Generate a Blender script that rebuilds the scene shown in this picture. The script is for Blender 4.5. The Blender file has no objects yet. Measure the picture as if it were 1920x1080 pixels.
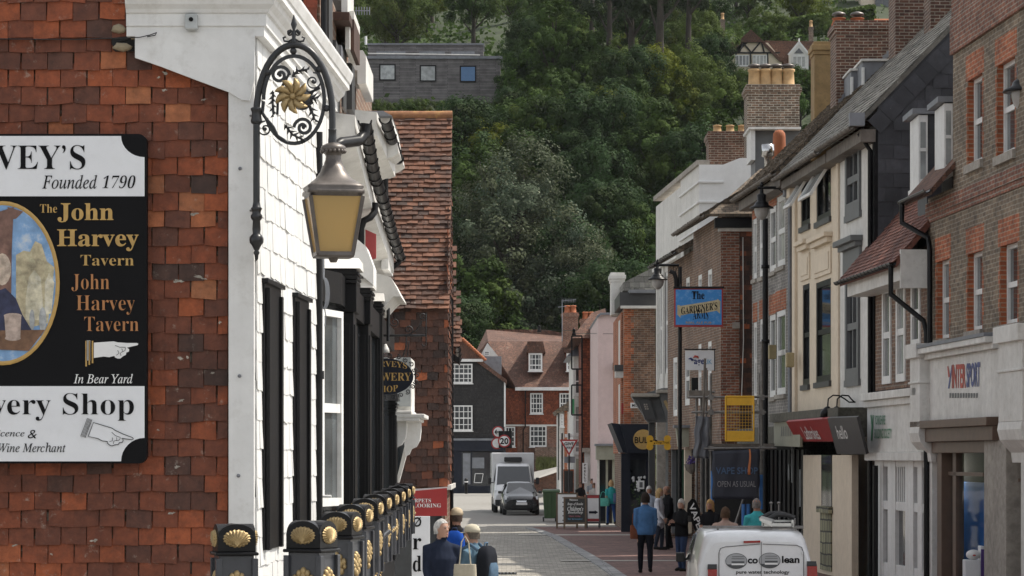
import bpy, bmesh, math, random
from mathutils import Vector as V, Matrix
SC = bpy.context.scene
COL = SC.collection
PI = math.pi
# ---------------------------------------------------------------- camera, sky, sun, exposure
FPX = 5333.33; HC = 2.6; HY = 855.0
cd = bpy.data.cameras.new('camera'); cam = bpy.data.objects.new('camera', cd); COL.objects.link(cam)
cam.location = (0, 0, HC); cam.rotation_euler = (PI/2, 0, 0)
cd.lens = 100.0; cd.sensor_width = 36.0; cd.shift_y = (HY-540)/1920; cd.clip_start = .5; cd.clip_end = 3000
SC.camera = cam
SUN_EL, SUN_AZ = 57.0, 74.0          # azimuth clockwise from +Y (the view direction)
wd = bpy.data.worlds.new('World'); SC.world = wd; wd.use_nodes = True
nt = wd.node_tree; bg = nt.nodes['Background']; bg.inputs[1].default_value = .13
sky = nt.nodes.new('ShaderNodeTexSky'); sky.sky_type = 'NISHITA'; sky.sun_disc = False
sky.sun_elevation = math.radians(SUN_EL); sky.sun_rotation = math.radians(SUN_AZ)
sky.air_density = 1.0; sky.dust_density = 2.0; sky.ozone_density = .4
hs_ = nt.nodes.new('ShaderNodeHueSaturation'); hs_.inputs['Saturation'].default_value = .2   # a sky half full of white cloud
nt.links.new(sky.outputs[0], hs_.inputs['Color']); nt.links.new(hs_.outputs[0], bg.inputs[0])
sl = bpy.data.lights.new('sun', 'SUN'); sl.energy = 2.75; sl.angle = math.radians(.6); sl.color = (1, .93, .82)
so = bpy.data.objects.new('sun', sl); COL.objects.link(so)
_d = V((math.cos(math.radians(SUN_EL))*math.sin(math.radians(SUN_AZ)), math.cos(math.radians(SUN_EL))*math.cos(math.radians(SUN_AZ)), math.sin(math.radians(SUN_EL))))
so.rotation_euler = _d.to_track_quat('Z', 'Y').to_euler(); so.location = (30, 20, 60)
SC.view_settings.view_transform = 'Standard'; SC.view_settings.look = 'None'; SC.view_settings.gamma = 1
SC.view_settings.exposure = .88
try:
    SC.cycles.max_bounces = 6; SC.cycles.diffuse_bounces = 3; SC.cycles.glossy_bounces = 3; SC.cycles.transparent_max_bounces = 6
except Exception: pass
# ---------------------------------------------------------------- helpers
RN = random.Random(11)
def P(x, y, Y): return V(((x-960)/FPX*Y, Y, HC+(HY-y)/FPX*Y))
def srgb(h):
    h = h.lstrip('#'); c = [int(h[i:i+2], 16)/255 for i in (0, 2, 4)]
    return tuple(((x+.055)/1.055)**2.4 if x > .04045 else x/12.92 for x in c)
WL = {}
def thing(name, label, cat, loc=(0, 0, 0), group=None, kind='thing'):
    o = bpy.data.objects.new(name, None); COL.objects.link(o); o.location = loc; o.empty_display_size = .2
    tag(o, label, cat, group, kind); WL[o.name] = V(loc); return o
def tag(o, label, cat, group=None, kind='thing'):
    o['label'] = label; o['category'] = cat; o['kind'] = kind
    if group: o['group'] = group
    return o
def dup(o, parent=None, move=None):
    c = o.copy(); COL.objects.link(c)
    if parent is not None: c.parent = parent
    if move is not None: c.location = V(o.location)+V(move)
    for ch in list(o.children): dup(ch, c)
    return c
class MB:
    def __init__(s): s.v = []; s.f = []; s.mi = []; s.sm = []
    def face(s, pts, mi=0, smooth=False):
        i = len(s.v); s.v.extend(V(p) for p in pts); s.f.append(tuple(range(i, i+len(pts)))); s.mi.append(mi); s.sm.append(smooth); return s
    def raw(s, vs, fs, mi=0, smooth=False):
        i = len(s.v); s.v.extend(V(p) for p in vs)
        for f in fs: s.f.append(tuple(k+i for k in f)); s.mi.append(mi); s.sm.append(smooth)
        return s
    def hexa(s, p, mi=0):     # p: bottom 4 ccw, top 4 ccw
        return s.raw(p, [(3,2,1,0),(4,5,6,7),(0,1,5,4),(1,2,6,5),(2,3,7,6),(3,0,4,7)], mi)
    def box(s, c, d, rz=0, mi=0, M=None):
        c = V(c); x, y, z = d[0]/2, d[1]/2, d[2]/2
        M = M or Matrix.Rotation(rz, 3, 'Z')
        return s.hexa([c+M@V(q) for q in ((-x,-y,-z),(x,-y,-z),(x,y,-z),(-x,y,-z),(-x,-y,z),(x,-y,z),(x,y,z),(-x,y,z))], mi)
    def bx(s, a, b, mi=0):    # box from corner to corner
        a = V(a); b = V(b); return s.box((a+b)/2, [abs(b[i]-a[i]) for i in range(3)], 0, mi)
    def prism(s, poly, d, mi=0, caps=True, smooth=False):
        n = len(poly); d = V(d); a = [V(p) for p in poly]; b = [p+d for p in a]
        fs = [(i, (i+1) % n, n+(i+1) % n, n+i) for i in range(n)]
        s.raw(a+b, fs, mi, smooth)
        if caps: s.face(a[::-1], mi); s.face(b, mi)
        return s
    def tube(s, pts, r, n=8, mi=0, cap=True, closed=False, flat=None):
        pts = [V(p) for p in pts]; N = len(pts); rr = r if isinstance(r, (list, tuple)) else [r]*N
        vs = []; up = None
        for i, p in enumerate(pts):
            if closed: t = pts[(i+1) % N]-pts[i-1]
            else: t = pts[min(i+1, N-1)]-pts[max(i-1, 0)]
            t.normalize()
            if up is None:
                up = V((0, 0, 1)) if abs(t.z) < .9 else V((0, 1, 0))
            a = up-t*up.dot(t)
            if a.length < 1e-4: a = V((1, 0, 0))-t*t.x
            a.normalize(); b = t.cross(a); up = a
            for k in range(n):
                an = 2*PI*k/n+PI/n
                q = a*math.cos(an)+b*math.sin(an)
                if flat: q = a*math.cos(an)*flat[0]+b*math.sin(an)*flat[1]
                vs.append(p+q*rr[i])
        fs = []
        for i in range(N if closed else N-1):
            j = (i+1) % N
            for k in range(n): fs.append((i*n+k, i*n+(k+1) % n, j*n+(k+1) % n, j*n+k))
        s.raw(vs, fs, mi, n > 5)
        if cap and not closed: s.face(vs[:n][::-1], mi); s.face(vs[-n:], mi)
        return s
    def loft(s, secs, mi=0, smooth=True, caps=True):
        n = len(secs[0]); vs = [V(p) for q in secs for p in q]; fs = []
        for i in range(len(secs)-1):
            for k in range(n): fs.append((i*n+k, i*n+(k+1) % n, (i+1)*n+(k+1) % n, (i+1)*n+k))
        s.raw(vs, fs, mi, smooth)
        if caps: s.face(secs[0][::-1], mi); s.face(secs[-1], mi)
        return s
    def lathe(s, prof, o, n=16, mi=0, M=None, smooth=True):
        o = V(o); M = M or Matrix.Identity(3)
        return s.loft([[o+M@V((r*math.cos(2*PI*k/n), r*math.sin(2*PI*k/n), z)) for k in range(n)] for r, z in prof], mi, smooth)
    def ell(s, c, r, n=12, m=8, mi=0, M=None, smooth=True):
        r = (r, r, r) if not isinstance(r, (tuple, list)) else r; c = V(c); M = M or Matrix.Identity(3)
        return s.loft([[c+M@V((r[0]*math.sin(t)*math.cos(2*PI*k/n), r[1]*math.sin(t)*math.sin(2*PI*k/n), -r[2]*math.cos(t))) for k in range(n)]
                       for t in [max(.03, min(PI-.03, PI*j/m)) for j in range(m+1)]], mi, smooth)
    def build(s, name, mats, parent=None, local=False, bevel=0, label=None, uv=True, col=None):
        off = V((0, 0, 0))
        if parent is not None and not local: off = WL[parent.name]
        me = bpy.data.meshes.new(name)
        me.from_pydata([tuple(p-off) for p in s.v], [], s.f)
        for m in (mats if isinstance(mats, (list, tuple)) else [mats]): me.materials.append(m)
        me.polygons.foreach_set('material_index', s.mi); me.polygons.foreach_set('use_smooth', s.sm)
        if uv:
            ul = me.uv_layers.new(name='UVMap'); Z = V((0, 0, 1))
            for p in me.polygons:
                nn = p.normal
                t = Z.cross(nn) if abs(nn.z) < .999 else V((1, 0, 0))
                t.normalize(); b = nn.cross(t)
                for li in p.loop_indices:
                    c = me.vertices[me.loops[li].vertex_index].co+off
                    ul.data[li].uv = (c.dot(t), c.dot(b))
        if col is not None:
            at = me.color_attributes.new('tint', 'FLOAT_COLOR', 'CORNER'); k = 0
            for p in me.polygons:
                for li in p.loop_indices: at.data[li].color = (*col[p.index], 1)
        o = bpy.data.objects.new(name, me); COL.objects.link(o)
        if parent is not None: o.parent = parent; WL[o.name] = off if not local else WL.get(parent.name, off)
        else: WL[o.name] = off
        if label: o['label'] = label
        if bevel:
            b = o.modifiers.new('edge', 'BEVEL'); b.width = bevel; b.segments = 2; b.limit_method = 'ANGLE'; b.angle_limit = .6
        return o
def mathit(t, st):
    if st not in 'bi' or not st: return t
    r = ''
    for ch in t:
        o = ord(ch)
        if st == 'b':
            if 'A' <= ch <= 'Z': ch = chr(0x1D400+o-65)
            elif 'a' <= ch <= 'z': ch = chr(0x1D41A+o-97)
            elif '0' <= ch <= '9': ch = chr(0x1D7CE+o-48)
        else:
            if ch == 'h': ch = '\u210e'
            elif 'A' <= ch <= 'Z': ch = chr(0x1D434+o-65)
            elif 'a' <= ch <= 'z': ch = chr(0x1D44E+o-97)
        r += ch
    return r
def glyphs(body, st='', off=0, ext=0, shear=0, space=1.0, lines=None):
    c = bpy.data.curves.new('t', 'FONT'); c.body = mathit(body, st) if st else body; c.size = 1; c.offset = off; c.extrude = ext; c.shear = shear
    c.space_character = space; c.resolution_u = 3; c.align_x = 'CENTER' if '\n' in body else 'LEFT'
    o = bpy.data.objects.new('t', c); COL.objects.link(o)
    bpy.context.view_layer.update()
    me = bpy.data.meshes.new_from_object(o.evaluated_get(bpy.context.evaluated_depsgraph_get()))
    vs = [v.co.copy() for v in me.vertices]; fs = [tuple(p.vertices) for p in me.polygons]
    bpy.data.objects.remove(o); bpy.data.curves.remove(c); bpy.data.meshes.remove(me)
    return vs, fs
def text_on(mb, body, A, B, C, st='', off=0, mi=0, shear=0, space=1.0, lift=None, bend=0):
    """fit the writing into the parallelogram A, A+B (right), A+C (up)"""
    vs, fs = glyphs(body, st, off, 0, shear, space)
    if not vs: return
    x0 = min(v.x for v in vs); x1 = max(v.x for v in vs); y0 = min(v.y for v in vs); y1 = max(v.y for v in vs)
    A = V(A); B = V(B); C = V(C); n = B.cross(C).normalized()
    L = V(lift) if lift is not None else n*.003
    out = []
    for v in vs:
        fx = (v.x-x0)/(x1-x0); fy = (v.y-y0)/(y1-y0)
        out.append(A+B*fx+C*(fy+bend*(1-(2*fx-1)**2))+L)
    mb.raw(out, fs, mi)
def tpx(mb, body, Y, x0, x1, y0, y1, st='', off=0, mi=0, shear=0, space=1.0, bend=0):
    a = P(x0, y1, Y); text_on(mb, body, a, P(x1, y1, Y)-a, P(x0, y0, Y)-a, st, off, mi, shear, space, (0, 0, 0), bend)
# ---------------------------------------------------------------- materials
def _new(name):
    m = bpy.data.materials.new(name); m.use_nodes = True; t = m.node_tree
    return m, t, t.nodes['Principled BSDF'], (lambda k, **kw: _node(t, k, kw))
def _node(t, k, kw):
    n = t.nodes.new('ShaderNode'+k)
    for a, b in kw.items(): setattr(n, a, b)
    return n
def ramp(n, stops):
    e = n.color_ramp.elements
    while len(e) > 1: e.remove(e[-1])
    e[0].position = stops[0][0]; e[0].color = (*stops[0][1], 1)
    for p, c in stops[1:]: x = e.new(p); x.color = (*c, 1)
    return n
def mul(t, N, a, b, f=1.0, mode='MULTIPLY'):
    m = N('Mix', data_type='RGBA', blend_type=mode); m.inputs[0].default_value = f
    for i, x in ((6, a), (7, b)):
        if isinstance(x, tuple): m.inputs[i].default_value = (*x, 1)
        else: t.links.new(x, m.inputs[i])
    return m.outputs[2]
def grey(v): return (v, v, v)
def noise_col(t, N, scale, lo, hi, coord, detail=6, stretch=None, rough=.6):
    if stretch:
        mp = N('Mapping'); mp.inputs['Scale'].default_value = stretch; t.links.new(coord, mp.inputs[0]); coord = mp.outputs[0]
    n = N('TexNoise'); n.inputs['Scale'].default_value = scale; n.inputs['Detail'].default_value = detail; n.inputs['Roughness'].default_value = rough
    t.links.new(coord, n.inputs['Vector'])
    r = ramp(N('ValToRGB'), [(.32, grey(lo)), (.68, grey(hi))]); t.links.new(n.outputs[0], r.inputs[0])
    return r.outputs[0], n.outputs[0]
def mat(name, c, rough=.6, metal=0, var=.12, scale=5, bump=0, bscale=30, spec=.5, dirt=0, dirtc=(.08, .07, .05), streak=0, coat=0):
    m, t, b, N = _new(name)
    if isinstance(c, str): c = srgb(c)
    b.inputs['Roughness'].default_value = rough; b.inputs['Metallic'].default_value = metal; b.inputs['Specular IOR Level'].default_value = spec
    b.inputs['Coat Weight'].default_value = coat
    co = N('TexCoord').outputs['Object']
    x, _ = noise_col(t, N, scale, 1-var, 1+var*.6, co); x = mul(t, N, c, x)
    y, _ = noise_col(t, N, scale*.17, 1-var*.7, 1+var*.4, co, 3); x = mul(t, N, x, y)
    if streak:
        z, _ = noise_col(t, N, 3.0, 0, 1, co, 5, (1, 1, .12)); mm = N('Mix', data_type='RGBA'); k = N('Math', operation='MULTIPLY'); k.inputs[1].default_value = streak
        t.links.new(z, k.inputs[0]); t.links.new(k.outputs[0], mm.inputs[0]); t.links.new(x, mm.inputs[6]); mm.inputs[7].default_value = (*dirtc, 1); x = mm.outputs[2]
    if dirt:
        n = N('TexNoise'); n.inputs['Scale'].default_value = 9; n.inputs['Detail'].default_value = 9; n.inputs['Roughness'].default_value = .7; t.links.new(co, n.inputs['Vector'])
        r = ramp(N('ValToRGB'), [(.52, grey(0)), (.72, grey(dirt))]); t.links.new(n.outputs[0], r.inputs[0])
        mm = N('Mix', data_type='RGBA'); t.links.new(r.outputs[0], mm.inputs[0]); t.links.new(x, mm.inputs[6]); mm.inputs[7].default_value = (*dirtc, 1); x = mm.outputs[2]
    t.links.new(x, b.inputs['Base Color'])
    if bump:
        n = N('TexNoise'); n.inputs['Scale'].default_value = bscale; n.inputs['Detail'].default_value = 6; t.links.new(co, n.inputs['Vector'])
        bp = N('Bump'); bp.inputs['Strength'].default_value = bump; bp.inputs['Distance'].default_value = .01; t.links.new(n.outputs[0], bp.inputs['Height']); t.links.new(bp.outputs[0], b.inputs['Normal'])
    return m
def tiles(name, stops, rough=.75, lich=.0, lichc=(.45, .43, .38), bump=.4, vs=14):
    """clay or slate pieces: each loose piece gets its own tone"""
    m, t, b, N = _new(name); b.inputs['Roughness'].default_value = rough
    g = N('NewGeometry'); r = ramp(N('ValToRGB'), stops); t.links.new(g.outputs['Random Per Island'], r.inputs[0])
    co = N('TexCoord').outputs['Object']
    x, _ = noise_col(t, N, vs, .58, 1.22, co, 9, None, .72); x = mul(t, N, r.outputs[0], x)
    x2, _ = noise_col(t, N, 1.6, .66, 1.18, co, 4); x = mul(t, N, x, x2)
    if lich:
        n = N('TexNoise'); n.inputs['Scale'].default_value = 11; n.inputs['Detail'].default_value = 10; n.inputs['Roughness'].default_value = .75; t.links.new(co, n.inputs['Vector'])
        rr = ramp(N('ValToRGB'), [(.66-lich*.1, grey(0)), (.74, grey(.75))]); t.links.new(n.outputs[0], rr.inputs[0])
        mm = N('Mix', data_type='RGBA'); t.links.new(rr.outputs[0], mm.inputs[0]); t.links.new(x, mm.inputs[6]); mm.inputs[7].default_value = (*lichc, 1); x = mm.outputs[2]
    t.links.new(x, b.inputs['Base Color'])
    n = N('TexNoise'); n.inputs['Scale'].default_value = 45; n.inputs['Detail'].default_value = 6; t.links.new(co, n.inputs['Vector'])
    bp = N('Bump'); bp.inputs['Strength'].default_value = bump; bp.inputs['Distance'].default_value = .006; t.links.new(n.outputs[0], bp.inputs['Height']); t.links.new(bp.outputs[0], b.inputs['Normal'])
    return m
def bricks(name, c1, c2, mortar, w=.225, h=.075, ms=.011, var=.3, bias=0, off=.5, rough=.85, bump=.5, lich=0, lap=False):
    m, t, b, N = _new(name); b.inputs['Roughness'].default_value = rough
    tc = N('TexCoord'); uv = tc.outputs['UV']; co = tc.outputs['Object']
    br = N('TexBrick'); br.offset = off; br.squash = 1; br.inputs['Scale'].default_value = 1
    for k, c in (('Color1', c1), ('Color2', c2), ('Mortar', mortar)): br.inputs[k].default_value = (*(srgb(c) if isinstance(c, str) else c), 1)
    br.inputs['Mortar Size'].default_value = ms; br.inputs['Mortar Smooth'].default_value = .2; br.inputs['Bias'].default_value = bias
    br.inputs['Brick Width'].default_value = w; br.inputs['Row Height'].default_value = h
    # a slight wander in the courses so that they are not ruled
    n0 = N('TexNoise'); n0.inputs['Scale'].default_value = 1.3; t.links.new(co, n0.inputs['Vector'])
    vm = N('VectorMath', operation='SCALE'); vm.inputs['Scale'].default_value = h*.35; t.links.new(n0.outputs[1], vm.inputs[0])
    va = N('VectorMath', operation='ADD'); t.links.new(uv, va.inputs[0]); t.links.new(vm.outputs[0], va.inputs[1])
    t.links.new(va.outputs[0], br.inputs['Vector'])
    x = br.outputs[0]
    # per-brick tone from a stepped noise
    wn = N('TexWhiteNoise', noise_dimensions='2D'); sn = N('VectorMath', operation='SNAP'); t.links.new(va.outputs[0], sn.inputs[0]); sn.inputs[1].default_value = (w*.5, h, 1)
    t.links.new(sn.outputs[0], wn.inputs['Vector']); r = ramp(N('ValToRGB'), [(0, grey(1-var)), (1, grey(1+var))]); t.links.new(wn.outputs[0], r.inputs[0]); x = mul(t, N, x, r.outputs[0])
    y, _ = noise_col(t, N, 1.1, .68, 1.18, co, 6); x = mul(t, N, x, y)
    y, nz = noise_col(t, N, 30, .8, 1.12, co, 4); x = mul(t, N, x, y)
    if lich:
        n = N('TexNoise'); n.inputs['Scale'].default_value = 2.2; n.inputs['Detail'].default_value = 10; n.inputs['Roughness'].default_value = .72; t.links.new(co, n.inputs['Vector'])
        rr = ramp(N('ValToRGB'), [(.58, grey(0)), (.7, grey(lich))]); t.links.new(n.outputs[0], rr.inputs[0])
        mm = N('Mix', data_type='RGBA'); t.links.new(rr.outputs[0], mm.inputs[0]); t.links.new(x, mm.inputs[6]); mm.inputs[7].default_value = (.33, .31, .25, 1); x = mm.outputs[2]
    t.links.new(x, b.inputs['Base Color'])
    inv = N('Math', operation='SUBTRACT'); inv.inputs[0].default_value = 1; t.links.new(br.outputs['Fac'], inv.inputs[1])
    hgt = inv.outputs[0]
    if lap:   # each course tips out over the one below
        sx = N('SeparateXYZ'); t.links.new(va.outputs[0], sx.inputs[0]); dv = N('Math', operation='DIVIDE'); t.links.new(sx.outputs[1], dv.inputs[0]); dv.inputs[1].default_value = h
        fr = N('Math', operation='FRACT'); t.links.new(dv.outputs[0], fr.inputs[0]); su = N('Math', operation='SUBTRACT'); su.inputs[0].default_value = 1; t.links.new(fr.outputs[0], su.inputs[1])
        ad = N('Math', operation='MULTIPLY_ADD'); t.links.new(inv.outputs[0], ad.inputs[0]); ad.inputs[1].default_value = .35; t.links.new(su.outputs[0], ad.inputs[2]); hgt = ad.outputs[0]
    bp = N('Bump'); bp.inputs['Strength'].default_value = bump; bp.inputs['Distance'].default_value = .03 if lap else .012; t.links.new(hgt, bp.inputs['Height']); t.links.new(bp.outputs[0], b.inputs['Normal'])
    return m
def leafmat(name, c, trans=.25):
    m, t, b, N = _new(name); b.inputs['Roughness'].default_value = .7; b.inputs['Specular IOR Level'].default_value = .1 if 'leaf' in name else .5
    a = N('VertexColor', layer_name='tint'); x = mul(t, N, c, a.outputs[0]) if 'leaf' in name else mul(t, N, c, grey(1.0)); t.links.new(x, b.inputs['Base Color'])
    tr = N('BsdfTranslucent'); t.links.new(x, tr.inputs[0]); mx = N('MixShader'); mx.inputs[0].default_value = trans
    t.links.new(b.outputs[0], mx.inputs[1]); t.links.new(tr.outputs[0], mx.inputs[2]); t.links.new(mx.outputs[0], t.nodes['Material Output'].inputs[0])
    return m
M = {}
M['white'] = mat('white_paint', (.76, .76, .75), .5, var=.08, dirt=.38, dirtc=(.42, .40, .36), streak=.3, bump=.15, bscale=18)
M['white2'] = mat('weathered_white_paint', (.70, .69, .66), .6, var=.12, dirt=.3, dirtc=(.3, .27, .22), streak=.25, bump=.2)
M['slatew'] = mat('white_painted_tile', (.64, .64, .63), .6, var=.08, scale=9, bump=.3, bscale=14, dirt=.2, dirtc=(.45, .43, .4), streak=.2)
M['black'] = mat('black_gloss_paint', (.007, .007, .008), .36, var=.2, bump=.12, bscale=9, spec=.22)
M['iron'] = mat('black_iron', (.018, .019, .021), .33, var=.25, bump=.1, bscale=50)
M['postiron'] = mat('grey_black_iron', (.050, .053, .062), .3, var=.2, bump=.15, bscale=25, dirt=.25, dirtc=(.06, .06, .06))
M['gold'] = mat('gilding', (.40, .29, .14), .5, .5, var=.2, scale=25, bump=.15, bscale=60)
M['goldflat'] = mat('gold_sign_paint', (.48, .30, .09), .5, 0, var=.15, scale=20)
M['amber'] = leafmat('amber_lantern_glass', (.62, .45, .20), .5); M['amber'].node_tree.nodes['Principled BSDF'].inputs['Roughness'].default_value = .12
M['copper'] = mat('dull_bronze', (.13, .115, .105), .45, .6, var=.3, scale=8, dirt=.3, dirtc=(.3, .26, .22))
M['lead'] = mat('lead_sheet', (.20, .21, .23), .55, .2, var=.2, scale=3, bump=.2)
M['glass'] = mat('dark_window_glass', (.03, .035, .04), .06, var=.3, scale=1.5, spec=.8)
M['glassc'] = mat('curtained_window_glass', (.36, .38, .38), .12, var=.35, scale=2, spec=.6)
GLV = [M['glassc'], mat('sky_toned_glass_grey', (.16, .17, .175), .08, var=.5, scale=1.2, spec=.8), mat('sky_toned_glass_pale', (.46, .46, .44), .15, var=.3, scale=3, spec=.6, streak=.35, dirtc=(.1, .1, .1)), mat('sky_toned_glass_dim', (.07, .08, .085), .05, var=.6, scale=1.5, spec=.9)]  # pane colours carry curtain tones and painted-in sky reflection
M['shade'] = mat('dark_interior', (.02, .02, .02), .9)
M['mortar'] = mat('lime_mortar', (.30, .25, .17), .95, var=.3, scale=12, bump=.6, bscale=30)
M['stone'] = mat('sill_stone', (.34, .31, .27), .85, var=.25, scale=7, bump=.3, dirt=.4)
M['wood'] = mat('grey_timber', (.16, .14, .12), .8, var=.3, scale=6, bump=.3)
M['red'] = mat('red_sign_paint', (.33, .022, .022), .45, var=.08)
M['navy'] = mat('navy_paint', (.015, .018, .028), .55, var=.15, spec=.2)
M['ink'] = mat('black_sign_paint', (.007, .007, .008), .6, var=.1, spec=.12)
M['signw'] = mat('white_sign_panel', (.74, .75, .77), .4, var=.04, dirt=.12, dirtc=(.45, .43, .4))
M['wt'] = mat('white_lettering', (.75, .75, .74), .5, var=.05)
TILE_STOPS = [(0, (.060, .032, .024)), (.10, (.095, .038, .024)), (.22, (.145, .044, .022)), (.5, (.185, .050, .021)), (.75, (.25, .062, .022)), (.93, (.33, .082, .026)), (1, (.34, .13, .055))]
M['tile'] = tiles('hung_clay_tile', TILE_STOPS, lich=.75, bump=.7, lichc=(.40, .36, .30))
M['tiled'] = tiles('dark_hung_clay_tile', [(0, (.032, .02, .016)), (.4, (.07, .03, .019)), (.85, (.105, .04, .022)), (.93, (.26, .075, .03)), (1, (.34, .09, .03))], lich=.2)
M['rooft'] = tiles('old_roof_tile', [(0, (.045, .026, .02)), (.3, (.095, .042, .026)), (.7, (.145, .058, .031)), (1, (.21, .09, .05))], lich=.65)
M['tilesh'] = bricks('clay_tile_roof', (.145, .070, .045), (.095, .048, .034), (.04, .02, .015), .165, .1, .006, .3, lap=True, lich=.35)
M['tileshw'] = bricks('clay_tile_hanging', (.27, .075, .035), (.17, .05, .027), (.05, .02, .012), .165, .11, .006, .3, lap=True)
M['tileold'] = bricks('mossy_tile_roof', (.15, .11, .075), (.10, .075, .05), (.03, .025, .02), .2, .14, .01, .35, lap=True, lich=.8)
M['slate'] = tiles('dark_slate', [(0, (.028, .03, .036)), (.5, (.040, .042, .050)), (1, (.055, .057, .066))], rough=.55, lich=.05, bump=.15, vs=4)
M['slater'] = bricks('weathered_slate_roof', (.24, .235, .21), (.17, .165, .15), (.06, .06, .055), .35, .2, .008, .3, lap=True, lich=.7)
M['blacktile'] = bricks('black_tile_hanging', (.032, .03, .03), (.024, .023, .024), (.010, .010, .010), .165, .12, .006, .3, lap=True)
M['brick'] = bricks('red_brick', (.24, .085, .045), (.17, .06, .038), (.26, .23, .19))
M['brickbr'] = bricks('brown_brick', (.20, .105, .06), (.135, .075, .05), (.25, .21, .17))
M['brickg'] = bricks('grey_brown_brick', (.20, .145, .095), (.14, .10, .068), (.27, .235, .185), lich=.25)
M['brickgrey'] = bricks('grey_header_brick', (.23, .215, .20), (.15, .14, .135), (.32, .30, .27), .12)
M['brickor'] = bricks('orange_brick', (.38, .105, .038), (.30, .078, .03), (.34, .22, .15))
M['brickold'] = bricks('old_chimney_brick', (.17, .10, .065), (.10, .07, .05), (.36, .33, .27), lich=.6)
M['brickdk'] = bricks('dark_chimney_brick', (.15, .065, .04), (.095, .045, .033), (.30, .26, .21), lich=.15)
M['cream'] = mat('cream_stucco', (.68, .58, .45), .75, var=.08, dirt=.15, dirtc=(.4, .32, .22), streak=.12, bump=.15)
M['stucco'] = mat('white_stucco', (.68, .67, .64), .75, var=.1, dirt=.3, dirtc=(.33, .30, .25), streak=.3, bump=.2)
M['pink'] = mat('pink_stucco', (.60, .47, .45), .8, var=.07, dirt=.12, dirtc=(.4, .3, .28), streak=.12, bump=.15)
M['render'] = mat('ochre_render', (.30, .20, .09), .85, var=.25, scale=3, dirt=.5, dirtc=(.12, .1, .06), bump=.3)
M['pot'] = mat('buff_chimney_pot', (.48, .31, .15), .8, var=.2, dirt=.3)
M['potr'] = mat('red_chimney_pot', (.34, .11, .045), .8, var=.2)
M['grayp'] = mat('grey_paint', (.12, .125, .13), .5, var=.12, streak=.15)
M['dkgray'] = mat('charcoal_paint', (.045, .046, .048), .45, var=.15)
M['sage'] = mat('sage_paint', (.33, .33, .26), .55, var=.1, streak=.2)
M['brownp'] = mat('brown_paint', (.13, .08, .055), .5, var=.15, streak=.15)
M['steel'] = mat('galvanised_tube', (.20, .19, .18), .45, .6, var=.35, scale=9)
M['yellow'] = mat('yellow_paint', (.72, .40, .02), .45, var=.1, dirt=.15)
def tile_field(mb, O, U, W, N, width, height, tw, gauge, th=.014, test=None, jit=1.0, ragged=.004, lap=1.35, lift=2.2, rnd=None, emi=0):
    rnd = rnd or RN; O = V(O); U = V(U).normalized(); W = V(W).normalized(); N = V(N).normalized()
    rows = int(height/gauge)+1; cols = int(width/tw)+2
    for r in range(rows):
        for c in range(cols):
            a = (c-(.5 if r % 2 else 0))*tw+rnd.uniform(-.004, .004)*jit; b = a+tw-.004-rnd.random()*.004*jit
            a = max(a, 0); b = min(b, width)
            if b-a < tw*.15: continue
            v = r*gauge+rnd.uniform(-.006, .006)*jit
            if test and not test((a+b)/2, v+gauge/2): continue
            tp = v+gauge*lap; o = th*lift*rnd.uniform(.8, 1.25); i = th*.3; rot = rnd.uniform(-.006, .006)*jit
            l1 = rnd.uniform(-ragged, ragged); l2 = rnd.uniform(-ragged, ragged); e = rnd.uniform(-.003, .003)*jit
            f = lambda x, y, n: O+U*x+W*y+N*n
            m = (a+b)/2
            fr = [f(a, v+l1+rot, o+e), f(m, v-.3*ragged, o+.003), f(b, v+l2-rot, o-e), f(b, tp, th), f(a, tp, th)]
            bk = [f(a, v+l1+rot, o+e-th), f(m, v-.3*ragged, o+.003-th), f(b, v+l2-rot, o-e-th), f(b, tp, 0), f(a, tp, 0)]
            mb.raw(fr+bk, [(0,1,2,3,4), (7,8,3,2), (9,5,0,4)]); mb.raw(fr+bk, [(5,6,1,0), (6,7,2,1)], emi)
def sweep(mb, path, prof, mi=0, closed=False):
    """run a profile (out, z) along a plan path; out is to the right of travel"""
    n = len(path); secs = []
    for i in range(n):
        p = V((*path[i], 0))
        d0 = (p-V((*path[i-1], 0))).normalized() if i else None
        d1 = (V((*path[i+1], 0))-p).normalized() if i < n-1 else None
        d0 = d0 or d1; d1 = d1 or d0
        r0 = V((d0.y, -d0.x, 0)); r1 = V((d1.y, -d1.x, 0)); m = (r0+r1).normalized(); k = 1/max(.3, m.dot(r0))
        secs.append([p+m*o*k+V((0, 0, z)) for o, z in prof])
    mb.loft(secs, mi, False)
def spiral(c, r0, r1, a0, a1, ex, ez, n=18):
    c = V(c); return [c+V(ex)*(r0+(r1-r0)*i/n)*math.cos(a0+(a1-a0)*i/n)+V(ez)*(r0+(r1-r0)*i/n)*math.sin(a0+(a1-a0)*i/n) for i in range(n+1)]
X3 = V((1, 0, 0)); Y3 = V((0, 1, 0)); Z3 = V((0, 0, 1))
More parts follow.
